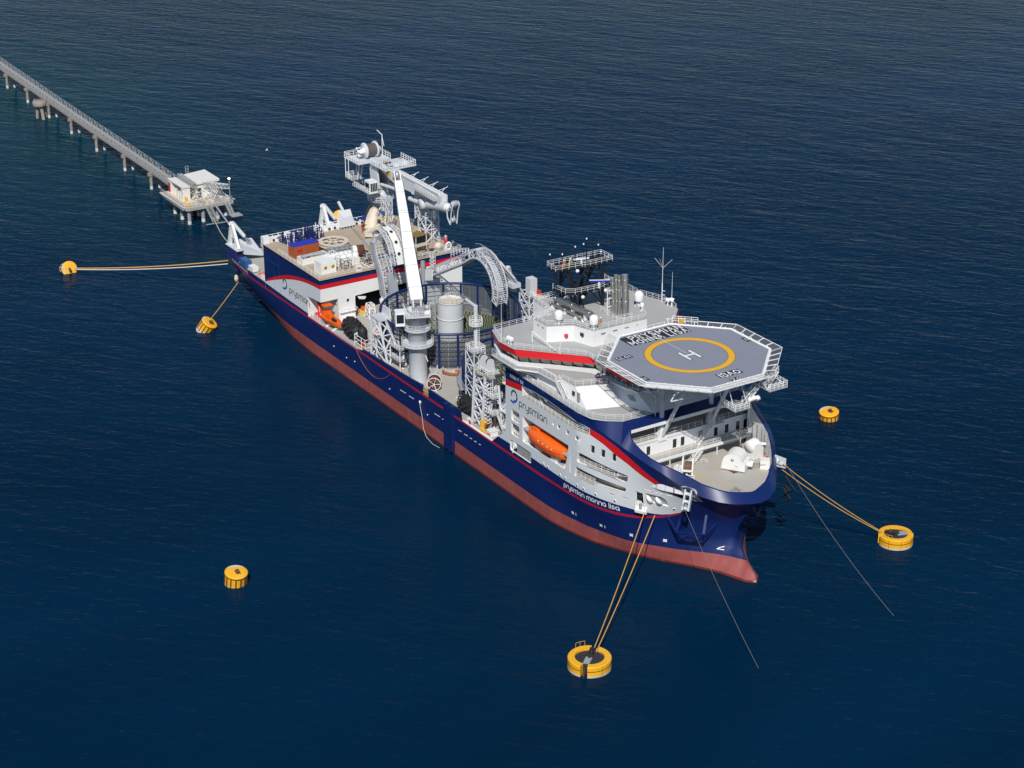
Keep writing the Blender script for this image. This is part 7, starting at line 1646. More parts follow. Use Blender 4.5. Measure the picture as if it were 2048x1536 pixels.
# trenching plough
T = thing('plough', 'large cream rust-stained subsea trenching plough leaning beside the aft crane', 'plough', (-121.4, 6.2, 17.8))
mb = MB(); S_ = []
for u, zc, rr, yy in ((0, 18.0, .2, 5.6), (.2, 18.9, 1.2, 5.7), (.45, 20.0, 1.75, 5.9), (.7, 21.2, 1.7, 6.4), (.88, 22.4, 1.3, 6.9), (1, 23.2, .7, 7.2)):
    S_.append([(-121.6 + rr * math.cos(R(a)) - u * 1.6, yy + rr * .9 * math.sin(R(a)), zc + .35 * rr * math.sin(R(a))) for a in range(0, 360, 20)])
for i in range(len(S_) - 1): mb.loft(S_[i], S_[i + 1], 'cream', True, True)
mb.poly(S_[0][::-1], 'rust'); mb.poly(S_[-1], 'cream'); mb.build('body', T)
mb = MB(); mb.hexa([(-120.6, 3.2, 18.6), (-119.6, 3.4, 18.6), (-120.4, 7.4, 19.2), (-121.2, 7.2, 19.2), (-120.6, 3.2, 19.2), (-119.6, 3.4, 19.2), (-120.4, 7.4, 20.2), (-121.2, 7.2, 20.2)], 'cream'); mb.bar((-119.8, 3.0, 18.7), (-118.6, 7.2, 18.2), .4, .7, 'cream'); mb.build('skid', T)
mb = MB(); mb.hexa([(-120.4, 7.4, 20.6), (-119.4, 8.2, 20.6), (-120.6, 9.2, 21.0), (-121.4, 8.4, 21.0), (-120.4, 7.4, 21.4), (-119.4, 8.2, 21.4), (-120.6, 9.2, 22.2), (-121.4, 8.4, 22.2)], 'cream'); mb.bar((-120.6, 7.6, 22.6), (-119.2, 8.6, 19.4), .5, .3, 'cream'); mb.obox((-120.8, 8.0, 22.2), .9, .9, .7, .3, 'blue_drum'); mb.obox((-119.6, 8.8, 19.8), .7, .9, .08, .3, 'logo_blue'); mb.build('arm_frame', T)
mb = MB(); mb.sweep([(-122.4, 4.6, 19.4), (-123.4, 5.4, 21.4), (-123.6, 6.2, 23.3), (-123.2, 7.2, 24.2), (-122.2, 8.0, 23.4), (-121.6, 8.4, 22.0)], .28, 'rubber', 7); mb.build('hose', T)
mb = MB(); mb.sweep([(-122.6, 4.3, 18.6), (-122.8, 4.2, 19.8), (-122.2, 4.4, 20.4)], .35, 'corten', 7); mb.bar((-122, 4.6, 20.2), (-123, 7.2, 22.8), .5, .25, 'cream'); mb.build('bracket', T)
mb = MB()
for k in range(40): a = V(rng.uniform(-122.6, -118.8), rng.uniform(7.2, 10.4), 18.4 + rng.uniform(0, 6.0 - (k % 3))); d = V(rng.uniform(-.4, .4), rng.uniform(-.5, .5), rng.uniform(-.6, .6)); mb.bar(a - d, a + d, rng.uniform(.08, .25), rng.uniform(.08, .2), rng.choice(['cream', 'white', 'cream', 'rust', 'galv']))
for x, y in ((-122.6, 9.8), (-121.2, 10.2)): mb.lattice([(x, y - 1, 17.8), (x + 1.2, y - 1, 17.8), (x + 1.2, y, 17.8), (x, y, 17.8)], [(x, y - 1, 26), (x + 1.2, y - 1, 26), (x + 1.2, y, 26), (x, y, 26)], 'crane_white', 5, .07, .05)
mb.build('control_frame', T)
# operator hut
T = thing('operator_hut', 'small cabin on legs with olive roof at the front rail of the aft house', 'cabin', (-106.6, 9.0, 17.8))
mb = MB(); mb.obox((-106.8, 8.8, 21.6), 2.7, 2.9, .16, .12, 'olive'); mb.obox((-106.8, 8.8, 19.3), 2.6, 2.8, .7, .12, 'cream'); mb.build('shell', T)
mb = MB(); mb.obox((-106.8, 8.8, 20.0), 2.4, 2.6, 1.6, .12, 'glass'); mb.build('window', T)
mb = MB()
for dx in (-1.3, 0, 1.3):
    for dy in (-1.4, 1.4): mb.tube((-106.8 + dx - .12 * dy, 8.8 + dy + .12 * dx, 17.8), (-106.8 + dx - .12 * dy, 8.8 + dy + .12 * dx, 21.6), .09, 'cream', 5)
mb.build('corner_post', T)
T = thing('machinery', 'dark winches and cut beams on the aft house deck under the raised crane boom', 'machine', (-104.6, 8.4, 17.8))
mb = MB()
for k in range(20): a = V(rng.uniform(-106, -102.8), rng.uniform(6.5, 12.5), 17.9 + rng.uniform(0, .9)); d = V(rng.uniform(-.6, .6), rng.uniform(-.9, .9), rng.uniform(-.15, .2)); mb.bar(a - d, a + d, .22, .2, rng.choice(['dark', 'rust', 'cream', 'galv', 'wood']))
mb.build('beam', T)
T = thing('mooring_winch', 'white round capstan winch at the front port corner of the aft house deck', 'winch', (-104.2, 12.4, 17.8))
mb = MB(); mb.lathe([(.9, -.35), (.95, .3), (.6, .35), (.6, .45), (0, .45)], (-104.2, 12.4, 19.0), 'cream', 16, (.9, -.4, .1)); mb.build('drum', T); mb = MB(); mb.obox((-104.6, 12.4, 17.8), 1.0, 1.6, .6, .3, 'cream'); mb.tube((-103.4, 13.6, 17.8), (-103.4, 13.6, 19.6), .12, 'white', 6); mb.build('base', T)
T = thing('mooring_winch', 'white framed ring shaped fairlead at the front port rail of the aft house deck', 'winch', (-103.4, 13.6, 17.8))
mb = MB(); mb.sweep([(-103.4 + .0, 14.4 + .6 * math.cos(R(a)), 19.0 + .8 * math.sin(R(a))) for a in range(0, 360, 20)], .2, 'white', 7, True); mb.tube((-103.4, 13.9, 17.8), (-103.4, 14.0, 18.5), .12, 'white', 5); mb.tube((-103.4, 14.9, 17.8), (-103.4, 14.8, 18.5), .12, 'white', 5); mb.build('ring', T)
for x, y, m_, l_ in ((-116.8, 15.6, 'dav_red', 'red and blue gas drum standing behind the yellow clad worker at the port rail'), (-107.6, 16.2, 'sign_red', 'red and grey drum at the port rail beside the boom rest')):
    mb = MB(); mb.lathe([(.35, 0), (.38, .2), (.38, 1.4), (0, 1.45)], (x, y, 17.8), m_, 12); mb.lathe([(.3, 1.4), (.3, 2.0), (0, 2.1)], (x, y, 17.8), 'blue_drum' if m_ == 'dav_red' else 'galv', 12); o = mb.build('drum', None, (x, y, 17.8)); tag(o, l_, 'drum')
mb = MB(); mb.lathe([(.9, 0), (1.0, .3), (.9, .8), (0, .95)], (-111.0, 11.0, 17.8), 'box_white', 14); o = mb.build('liferaft_canister', None, (-111, 11, 17.8)); tag(o, 'white rounded canister on deck at the foot of the boom rest', 'canister')
mb = MB(); mb.obox((-127.0, 8.6, 17.8), 1.2, 1.0, 1.3, .2, 'rack_blue'); mb.lathe([(.2, 1.3), (.25, 1.6), (0, 1.7)], (-127, 8.4, 17.8), 'lamp_white', 8); o = mb.build('bollard', None, (-127, 8.6, 17.8)); tag(o, 'dark blue bollard block at the aft rail near the aft crane', 'bollard')
mb = MB()
for a, c in (((-128.4, 4.2, 17.85), (-104.6, -1.4, 17.85)), ((-128.4, 4.6, 17.85), (-104.6, -.9, 17.85))): mb.tube(a, c, .05, 'drum_wire', 4)
o = mb.build('wire_rope', None, (-116, 1.5, 17.8)); tag(o, 'pair of thin steel wires stretched across the aft house deck', 'wire')
mb = MB(); mb.hexa([(-129.6, 1.4, 18.3), (-127.8, 1.4, 18.3), (-127.8, 5.2, 18.3), (-129.6, 5.2, 18.3), (-129.4, 1.8, 21.6), (-128.2, 2.4, 20.4), (-128.2, 4.6, 20.4), (-129.4, 4.8, 21.6)], 'crane_white')
for k in range(6): mb.tube((-127.8, 1.5 + .7 * k, 18.3), (-127.3, 1.5 + .7 * k, 17.8), .08, 'galv', 4)
mb.bar((-129.3, 3.2, 21), (-131.5, 3.0, 23.0), .5, .4, 'crane_white'); o = mb.build('roller_stand', None, (-128.7, 3.3, 17.8)); tag(o, 'grey white roller stand at the aft rail of the aft house deck', 'roller stand')

# foredeck winches
T = thing('mooring_winch', 'foredeck winch with brown wire drum between two tall white cheeks', 'winch', (5.8, -4.0, 15))
ax_ = Vector((.68, .73, 0)); c = V(5.8, -4.0, 16.5); fw_ = Vector((.73, -.68, 0))
mb = MB(); mb.lathe([(.95, -.55), (.95, .55)], c, 'drum_brown', 20, ax_); mb.build('wire_drum', T)
mb = MB()
for s_ in (-.85, .85):
    q = c + ax_ * s_; mb.hexa([q - fw_ * 1.0 - ax_ * .12 - V(0, 0, 1.5), q + fw_ * 1.4 - ax_ * .12 - V(0, 0, 1.5), q + fw_ * 1.4 + ax_ * .12 - V(0, 0, 1.5), q - fw_ * 1.0 + ax_ * .12 - V(0, 0, 1.5), q - fw_ * .7 - ax_ * .12 + V(0, 0, 1.7), q + fw_ * .3 - ax_ * .12 + V(0, 0, 1.7), q + fw_ * .3 + ax_ * .12 + V(0, 0, 1.7), q - fw_ * .7 + ax_ * .12 + V(0, 0, 1.7)], 'white')
mb.bar(c + fw_ * 1.2 - ax_ * .9 - V(0, 0, .2), c + fw_ * 1.2 + ax_ * .9 - V(0, 0, .2), .3, .3, 'white'); mb.obox(c - ax_ * 1.6 - V(0, 0, 1.5), 1.2, 1.0, 1.5, .4, 'white'); mb.obox(c - ax_ * 1.7 + fw_ * .8 - V(0, 0, 1.5), .6, .6, 2.0, .4, 'white'); mb.rail([c + fw_ * 2.6 - ax_ * 1.2 - V(0, 0, 1.5), c + fw_ * 2.6 + ax_ * 1.3 - V(0, 0, 1.5)], 'white', 1.2, .8, .05)
for k in range(6): mb.obox(c + fw_ * (1.6 + .25 * k) + ax_ * (.8 * (k % 3 - 1)) - V(0, 0, 1.5), .35, .35, .8 + .2 * (k % 2), k, 'rust' if k == 2 else 'box_white')
mb.build('frame', T)
T = thing('mooring_winch', 'big white covered winch with rounded hood in the middle of the foredeck', 'winch', (8.0, 4.3, 15))
ex = Vector((.82, .57, 0)); ey = Vector((-.57, .82, 0)); c = V(8.0, 4.4, 15.25)
mb = MB(); P = [(-2.1, 0), (2.1, 0), (2.1, 1.2)] + [(-.15 + 1.75 * math.cos(R(a)), 1.2 + 1.75 * math.sin(R(a))) for a in range(12, 175, 16)] + [(-1.95, 1.0)]
A = [c + ex * u + V(0, 0, v) - ey * 1.6 for u, v in P]; B = [c + ex * u + V(0, 0, v) + ey * 1.6 for u, v in P]
mb.loft(A, B, 'box_white', True, False, True); mb.poly(A, 'box_white'); mb.poly(B[::-1], 'box_white'); mb.build('hood', T)
mb = MB(); mb.path([c + ex * 2.1 - ey * 1.3 + V(0, 0, .0), c + ex * .4 - ey * 1.65 + V(0, 0, 1.0)], .07, 'grey_steel', 5); mb.lathe([(.3, 0), (.3, .05), (0, .05)], c + V(-.15 * ex.x, -.15 * ex.y, 1.9) - ey * 1.6, 'galv', 10, -ey); mb.box(c.x - 1.6, c.x + 1.6, c.y - 1.6, c.y + 1.6, 15.0, 15.25, 'rust'); mb.lathe([(.5, 0), (.5, .9), (.0, .9)], c + ex * 2.1 + V(0, 0, .9), 'white', 10, ex); mb.lathe([(.35, 0), (.35, .7), (0, .7)], c + ex * 2.2 + ey * 1.0 + V(0, 0, .8), 'white', 10, ex); mb.build('fitting', T)
for k in range(2):
    mb = MB(); mb.tube((9.8, 5.6 + .9 * k, 16.0), (11.6, 9.0 + .6 * k, 15.8), .05, 'drum_wire', 4); o = mb.build('wire_rope', None, (9.8, 5.6 + .9 * k, 16)); tag(o, ['thin wire from the hooded winch to the port roller fairlead, inboard one', 'thin wire from the hooded winch to the port roller fairlead, outboard one'][k], 'wire')
T = thing('mooring_winch', 'white box shaped winch housing close to the port bulwark of the foredeck', 'winch', (6.4, 9.6, 15))
mb = MB(); mb.hexa([(5.4, 8.2, 15.1), (7.6, 8.8, 15.1), (7.2, 11.0, 15.1), (5.0, 10.4, 15.1), (5.4, 8.2, 17.4), (7.6, 8.8, 17.8), (7.2, 11.0, 17.8), (5.0, 10.4, 17.4)], 'box_white'); mb.lathe([(1.1, -.9), (1.1, .9), (0, .9)], (6.2, 9.3, 17.2), 'box_white', 16, (.3, -.95, 0)); mb.build('hood', T); mb = MB(); mb.sweep([(7.2, 10.4, 17.6), (7.9, 11.0, 17.8), (8.2, 11.1, 17.2), (8.1, 11.0, 15.2)], .25, 'white', 8); mb.build('pipe', T)
T = thing('roller_fairlead', 'white roller fairlead through the port bow bulwark with lines to the yellow buoy', 'fairlead', (12.0, 9.0, 15))
mb = MB(); mb.obox((10.6, 8.6, 15), 1.6, 1.4, 1.6, .9, 'box_white'); mb.build('housing', T)
for k in range(3): mb = MB(); mb.lathe([(.55, -.3), (.65, -.2), (.45, 0), (.65, .2), (.55, .3), (0, .3)], (11.6 + .5 * k, 9.6 + .45 * k, 16.9 - .25 * k), 'crane_white', 12, (.6, -.5, .3)); mb.build('roller', T)
mb = MB(); mb.hexa([(11.2, 9.2, 15.6), (13.4, 10.8, 15.4), (13.0, 11.2, 15.4), (10.9, 9.6, 15.6), (11.2, 9.2, 17.6), (13.4, 10.8, 17.0), (13.0, 11.2, 17.0), (10.9, 9.6, 17.6)], 'crane_white'); mb.build('cheek_plate', T)
mb = MB(); mb.box(15.2, 16.8, -1.4, -1.1, 15.9, 16.0, 'galv'); mb.rail([(14.4, -.9, 15), (16.0, -1.9, 15)], 'galv', .7, .6, .05); mb.box(14.6, 15.9, -1.9, -1.0, 15.0, 15.5, 'galv'); o = mb.build('towing_fitting', None, (15.4, -1.3, 15)); tag(o, 'galvanised fairlead frame at the tip of the foredeck', 'fairlead')
mb = MB()
for k in range(5): a = V(13.2 + rng.uniform(-1, 1), 9.6 + rng.uniform(-.5, .5), 11.5 + k * .7); mb.path([a + V(.8, .8, 0), a + V(1.6, 1.4, -1.2), a + V(.6, .9, -2.0)], .16, 'black_mast', 6)
o = mb.build('anchor', SHIP)

# ================================================================== BUOYS
def drum_buoy(x, y, r, tilt, azm, label, rz, h=2.5, z0=-.9, grp='yellow drum mooring buoys'):
    T = thing('mooring_buoy', label, 'buoy', (x, y, 0), grp)
    up_ = Vector((math.cos(azm) * math.sin(tilt), math.sin(azm) * math.sin(tilt), math.cos(tilt))); c = Vector((x, y, z0))
    xx = Vector((0, 1, 0)).cross(up_).normalized(); yy = up_.cross(xx)
    mb = MB(); mb.lathe([(r, 0), (r, 1.15)], c, 'buoy_white', 28, up_); mb.lathe([(r, 1.15), (r, h - .35)], c, 'buoy_yellow', 28, up_); mb.lathe([(r, h - .3), (r + .08, h - .3), (r + .08, h), (r - .1, h + .04), (0, h + .04)], c, 'buoy_yellow', 28, up_); mb.lathe([(r + .01, h - .42), (r + .04, h - .42), (r + .04, h - .3)], c, 'buoy_brown', 28, up_); mb.build('float', T)
    mb = MB()
    for k in range(14):
        a = 2 * math.pi * k / 14; d = xx * math.cos(a) + yy * math.sin(a); mb.bar(c + d * (r + .04) + up_ * .55, c + d * (r + .04) + up_ * (h - .35), .2, .1, 'buoy_brown', d)
    mb.build('rib', T)
    mb = MB(); mb.lathe([(.28, -.25), (.42, -.2), (.42, .2), (.28, .25), (.2, 0), (.28, -.25)], c + up_ * (h + .35) + xx * .4, 'rust', 12, yy); mb.lathe([(.3, 0), (.25, .3), (0, .35)], c + up_ * (h + .04), 'rust', 10, up_); mb.tube(c + up_ * (h + .3), c + up_ * (h + .3) + xx * .9 + yy * .3, .1, 'rust', 6); mb.build('shackle', T)
    mb = MB(); a0 = 2.2 + rz; P = [c + up_ * (h + .055) + (xx * math.cos(a0 + t) + yy * math.sin(a0 + t)) * r * .98 for t in np.linspace(-.85, .85, 9)]; mb.poly(P, 'buoy_white'); mb.build('stained_sector', T)
def flat_buoy(x, y, r, label, lead, notch, grp='large flat yellow mooring buoys with black middle'):
    T = thing('mooring_buoy', label, 'buoy', (x, y, 0), grp)
    def arcs(a0, a1, n): return [a0 + (a1 - a0) * i / n for i in range(n + 1)]
    for half in range(2):
        a0 = lead + half * math.pi + notch; a1 = lead + (half + 1) * math.pi - notch
        A = arcs(a0, a1, 20); ri = r * .68
        def lp(prof):
            return [[(x + q * math.cos(a), y + q * math.sin(a), z) for q, z in prof] for a in A]
        mb = MB()
        for prof, m_ in (([(r, -.8), (r, .35)], 'buoy_white'), ([(r, .35), (r, 1.0)], 'buoy_yellow'), ([(r - .02, 1.0), (r - .02, 1.14)], 'buoy_brown'), ([(r, 1.14), (r, 1.75), (r - .12, 1.86), (ri, 1.86), (ri, 1.5)], 'buoy_yellow')):
            S_ = lp(prof)
            for i in range(len(S_) - 1): mb.loft(S_[i], S_[i + 1], m_, flip=False)
        for a in (a0, a1): mb.poly([(x + q * math.cos(a), y + q * math.sin(a), z) for q, z in ((ri, -.5), (r, -.5), (r, 1.8), (ri, 1.86))], 'buoy_yellow')
        mb.build('float_half', T)
        mb = MB()
        for k in range(3): a = a0 + (a1 - a0) * (.25 + .25 * k); mb.tube((x + r * 1.005 * math.cos(a), y + r * 1.005 * math.sin(a), .2), (x + r * 1.005 * math.cos(a), y + r * 1.005 * math.sin(a), 1.8), .035, 'buoy_brown', 4)
        mb.build('seam', T)
    mb = MB(); mb.lathe([(r * .7, -.5), (r * .7, 1.52), (0, 1.62)], (x, y, 0), 'buoy_black', 28, (0, 0, 1), False); mb.build('deck', T)
    d = Vector((math.cos(lead), math.sin(lead), 0)); s_ = Vector((-d.y, d.x, 0)); c = V(x, y, 1.6)
    mb = MB(); mb.hexa([c - d * 1.9 - s_ * .5, c - d * .2 - s_ * .5, c - d * .2 + s_ * .5, c - d * 1.9 + s_ * .5, c - d * 1.9 - s_ * .5 + V(0, 0, .22), c - d * .2 - s_ * .5 + V(0, 0, .3), c - d * .2 + s_ * .5 + V(0, 0, .3), c - d * 1.9 + s_ * .5 + V(0, 0, .22)], 'grey_steel'); mb.build('chain_plate', T)
    mb = MB(); mb.box(x - .5, x + .5, y - .4, y + .4, 1.55, 2.1, 'buoy_black'); mb.lathe([(.5, -.25), (.5, .25), (0, .25)], c + d * .9 + V(0, 0, .5), 'dark', 12, s_); mb.bar(c + d * .4 + V(0, 0, .4), c + d * 1.8 + V(0, 0, .7), .8, .3, 'dark'); mb.build('quick_release_hook', T)
    mb = MB(); P = [V(x, y, 1.2) - d * r * .8, V(x, y, .2) - d * r * 1.0, V(x, y, -.6) - d * r * 1.05]; mb.path(P, .22, 'dark', 6); mb.build('anchor_chain', T)
    mb = MB()
    for a in (lead + .5, lead + .75, lead + 1.0): mb.path([(x + r * .95 * math.cos(a), y + r * .95 * math.sin(a), 1.86), (x + r * .95 * math.cos(a), y + r * .95 * math.sin(a), 2.7)], .03, 'mark_yellow', 4)
    mb.path([(x + r * .95 * math.cos(a), y + r * .95 * math.sin(a), 2.7) for a in (lead + .5, lead + .75, lead + 1.0)], .03, 'mark_yellow', 4); mb.build('hand_rail', T)
flat_buoy(27.2, -38.3, 3.4, 'large flat yellow buoy with black middle and open slot, nearest the camera below the bow', math.atan2(26, -22), .17)
flat_buoy(22.0, 29.0, 3.0, 'large flat yellow buoy with black middle off the port bow at the right', math.atan2(-19, -8), .12)
drum_buoy(-23.7, 53.2, 1.85, R(9), R(-60), 'yellow drum buoy floating alone at the right, far off the port side', 1.0)
drum_buoy(-26.3, -73.0, 1.85, R(10), R(10), 'yellow drum buoy with dark ribs floating alone at the lower left', .6, 3.2)
drum_buoy(-131.5, -30.9, 1.75, R(34), R(45), 'pale tilted drum buoy off the starboard quarter with one line to the stern', 2, 3.0, -.5)
drum_buoy(-183.0, -42.0, 1.75, R(68), R(-5), 'yellow drum buoy lying on its side at the far left with two lines', 2.4, 2.8, -.05)
drum_buoy(-179.9, 28.3, 1.75, R(42), R(-28), 'yellow drum buoy behind the stern seen beside the port stern frame', 3.5, 2.4, -.3)

# ================================================================== MOORING LINES
def rope(p, q, r, m, label, sag=0, n=14, grp=None, soft=0):
    p, q = Vector(p), Vector(q); P = [p.lerp(q, i / n) - V(0, 0, sag * 4 * (i / n) * (1 - i / n)) for i in range(n + 1)]
    mb = MB(); mb.sweep(P, r, m, 6); o = mb.build('mooring_rope', None, tuple(q)); tag(o, label, 'rope', grp); return o
rope((5.2, -12.35, 9.9), (26.3, -37.0, 2.0), .085, 'rope_yellow', 'yellow mooring rope from the starboard bow to the nearest buoy, left of the pair', .5)
rope((6.6, -11.2, 9.7), (26.9, -36.9, 2.0), .085, 'rope_yellow', 'yellow mooring rope from the starboard bow to the nearest buoy, right of the pair', .5)
rope((13.4, 10.2, 16.4), (20.4, 27.2, 1.9), .075, 'rope_yellow', 'yellow mooring rope from the port bow to the right hand buoy, upper of the pair', .5)
rope((13.7, 9.8, 15.6), (20.7, 27.0, 1.9), .075, 'rope_yellow', 'yellow mooring rope from the port bow to the right hand buoy, lower of the pair', .6)
rope((12.9, -10.5, 14.6), (42.2, -16.7, -.3), .03, 'rope_dark', 'thin line from the starboard bow roller running down into the water ahead', .8)
rope((13.4, 10.8, 16.3), (41.5, 11.9, -.4), .03, 'rope_dark', 'thin dark line from the port bow roller running down into the water', 1.2)
rope((-151.6, -15.1, 6.6), (-181.6, -42.2, .8), .12, 'rope_yellow', 'pale mooring rope from the stern to the far left buoy, upper of the pair', .6)
rope((-151.4, -15.3, 5.9), (-181.5, -42.5, .6), .12, 'rope_white', 'white mooring rope from the stern to the far left buoy, lower of the pair', .6)
rope((-143.8, -16.4, 4.2), (-130.9, -29.6, 2.0), .1, 'rope_yellow', 'mooring rope from the starboard quarter to the tilted pale buoy', .15)
rope((-193.4, .2, 1.9), (-151.9, -12.5, 9.4), .13, 'rope_green', 'thick pale green mooring rope from the jetty platform to the stern', 2.0)
rope((12.9, -1.6, 4.8), (15.4, -1.9, .1), .03, 'rope_yellow', 'thin orange line hanging against the bow above the bulb', -.1, 6) if False else None
mb = MB(); P = [(-87, -17.15, 8.0)] + [(-87 + 14 * t, -17.15, 8.0 - 12.5 * t * (1 - t) - .3 * t) for t in np.linspace(.05, .98, 16)]; mb.sweep(P, .045, 'rope_pink', 5); o = mb.build('mooring_rope', None, (-80, -17.1, 8)); tag(o, 'thin pink line hanging in a loop from the starboard gunwale', 'rope')
mb = MB(); P = [(-61.6, -17.15, 6.0), (-60.5, -17.25, 3.4), (-59.6, -17.5, 1.2), (-58.2, -17.7, .12), (-55, -18.2, .06), (-52.8, -18.0, .08)]; mb.sweep(P, .05, 'rope_white', 5); mb.lathe([(.3, -.1), (.35, 0), (.3, .1), (0, .12)], (-61.6, -17.05, 6.0), 'lamp_white', 10, (0, -1, 0)); o = mb.build('mooring_rope', None, (-58, -17.5, 0)); tag(o, 'thin white line hanging from the starboard side down to the water amidships', 'rope')
mb = MB(); mb.lathe([(0, 0), (.45, .15), (.5, .9), (.3, 1.5), (0, 1.7)], (-143.9, -16.75, 4.3), 'cream', 12, (0, -.05, 1)); o = mb.build('fender', None, (-143.9, -16.7, 4.3)); tag(o, 'small white fender hung at the stern hull where the short rope leaves', 'fender')

# ================================================================== JETTY
JT = thing('jetty', 'long narrow grey jetty walkway with lattice railings on concrete piles', 'jetty', (-275, .5, 0))
jy = lambda x: float(np.interp(x, [-420, -345, -286, -228, -205], [4.0, 1.9, .65, -.25, -.9]))
mb = MB()
for x0 in range(-418, -207, 4):
    x1 = min(x0 + 4, -206); y0, y1 = jy(x0), jy(x1)
    mb.hexa([(x0, y0 - 1.3, 4.4), (x1, y1 - 1.3, 4.4), (x1, y1 + 1.3, 4.4), (x0, y0 + 1.3, 4.4), (x0, y0 - 1.3, 4.95), (x1, y1 - 1.3, 4.95), (x1, y1 + 1.3, 4.95), (x0, y0 + 1.3, 4.95)], 'concrete')
mb.build('walkway_deck', JT)
for s_ in (-1, 1):
    mb = MB(); st = 2.0; X_ = np.arange(-418, -205.9, st)
    for z, r_ in ((5.1, .08), (5.75, .05), (6.4, .08)): mb.path([(x, jy(x) + s_ * 1.3, z) for x in X_[::4]] + [(-206, jy(-206) + s_ * 1.3, z)], r_, 'galv', 4)
    for i, x in enumerate(X_):
        mb.tube((x, jy(x) + s_ * 1.3, 4.95), (x, jy(x) + s_ * 1.3, 6.4), .06, 'galv', 4)
        if s_ > 0 and i < len(X_) - 1: mb.tube((x, jy(x) + s_ * 1.3, 5.1 if i % 2 else 6.4), (x + st, jy(x + st) + s_ * 1.3, 6.4 if i % 2 else 5.1), .06, 'galv', 4)
    mb.build('railing', JT)
mb = MB()
for k, (dy, r_) in enumerate(((.35, .2), (.75, .14), (.0, .1))):
    mb.path([(x, jy(x) + dy, 5.2) for x in np.arange(-418, -205, 12)], r_, 'galv' if k != 1 else 'concrete', 6)
for x in np.arange(-417, -206, 3): mb.box(x, x + .25, jy(x) - .2, jy(x) + 1.0, 4.95, 5.2, 'dark')
mb.build('service_pipe', JT)
for x in (-418, -399, -380, -361.5, -342.3, -323.6, -305, -286.4, -266.9, -246.2, -227.8):
    mb = MB(); mb.box(x - .5, x + .5, jy(x) - 2.0, jy(x) + 2.0, 3.6, 4.4, 'pile'); mb.build('pile_cap', JT)
    for dy in (-1.25, 1.05):
        mb = MB(); mb.lathe([(.42, -3), (.42, .9)], (x, jy(x) + dy, 0), 'pile_white', 10); mb.lathe([(.42, .9), (.42, 3.6)], (x, jy(x) + dy, 0), 'pile', 10); mb.build('pile', JT)
T = thing('dolphin', 'round concrete mooring dolphin on raked piles beside the jetty', 'dolphin', (-306, -1.6, 0))
mb = MB(); mb.lathe([(0, 3.7), (1.9, 3.7), (2.0, 3.9), (2.0, 5.0), (1.85, 5.1), (0, 5.15)], (-306, -2.4, 0), 'pile', 14); mb.build('cap', T)
for a, c in (((-306.6, -3.4, -3), (-306.4, -3.0, 3.8)), ((-303.4, -2.2, -3), (-305.4, -2.2, 3.8)), ((-307, .2, -3), (-306, -1.6, 3.8))): mb = MB(); mb.tube(a, c, .5, 'pile', 10); mb.build('pile', T)
PF = thing('jetty_platform', 'concrete platform on grey piles at the seaward end of the jetty', 'platform', (-203, .3, 0))
mb = MB(); mb.prism([(-211, -5.9), (-197.2, -6.2), (-195.8, -5.2), (-195.6, 6.8), (-211, 6.8)], 3.75, 4.6, 'concrete', 'cream'); mb.box(-211, -196, -6.25, -6.1, 4.4, 4.75, 'pile_white'); mb.build('deck', PF)
for x, y in ((-206.6, -4.2), (-201.4, -4.6), (-197.0, -4.6), (-197.0, -.9), (-197.2, 3.1), (-201.6, 0), (-206.6, 1.0), (-206, 5.4), (-198.5, 5.8)):
    mb = MB(); mb.lathe([(.48, -3), (.48, .9)], (x, y, 0), 'pile_white', 12); mb.lathe([(.48, .9), (.48, 3.75)], (x, y, 0), 'grey_steel', 12); mb.build('pile', PF)
mb = MB(); mb.rail([(-211, -5.8, 4.6), (-197.3, -6.0, 4.6), (-196, -5, 4.6), (-195.8, -1.2, 4.6)], 'galv', 1.1, 1.2, .05); mb.rail([(-195.8, 2, 4.6), (-195.8, 6.6, 4.6)], 'galv', 1.1, 1.2, .05); mb.rail([(-196.5, -5.6, 4.6), (-195.9, -4.6, 4.6)], 'mark_yellow', 1.15, .6, .07)
mb.stairs((-195.7, 4.8, 4.6), (-193.2, 5.4, 1.0), .9, (0, 1, 0), 'galv'); mb.box(-194.2, -191.6, 4.6, 7.4, 1.6, 1.75, 'galv'); mb.build('rail', PF)
T = thing('hut', 'narrow white shelter with open side and red panel on the jetty platform', 'hut', (-205.6, -3.2, 4.6))
mb = MB(); mb.box(-210.2, -201.2, -4.2, -2.0, 7.9, 8.15, 'hut'); mb.build('roof', T)
mb = MB(); mb.box(-202.4, -201.4, -4.1, -2.1, 4.6, 7.9, 'hut'); mb.box(-210.1, -208.6, -4.1, -2.1, 4.6, 7.9, 'hut'); mb.box(-208.6, -202.4, -2.3, -2.1, 4.6, 7.9, 'grey_steel'); mb.build('wall', T)
mb = MB(); mb.box(-209.9, -209.0, -4.2, -4.1, 4.9, 7.3, 'sign_red'); mb.build('red_panel', T)
mb = MB()
for k in range(14): x = rng.uniform(-208.4, -202.8); mb.tube((x, -3.4 + rng.uniform(-.5, .9), 4.6), (x + rng.uniform(-.8, .8), -3.2, rng.uniform(5.2, 7.6)), rng.uniform(.05, .14), rng.choice(['galv', 'white', 'grey_steel']), 5)
for x in (-207, -205.4, -203.8): mb.obox((x, -3.3, 4.6), .7, .7, rng.uniform(1, 1.8), .3, 'hut')
mb.build('pipework', T)
mb = MB(); mb.obox((-201.0, -3.5, 4.6), .4, .5, 1.1, 0, 'mark_yellow'); o = mb.build('valve_box', None, (-201, -3.5, 4.6)); tag(o, 'small yellow valve box at the corner of the white shelter', 'box')
T = thing('hut', 'wider white hut with low pitched roof on the jetty platform', 'hut', (-206, 2.8, 4.6))
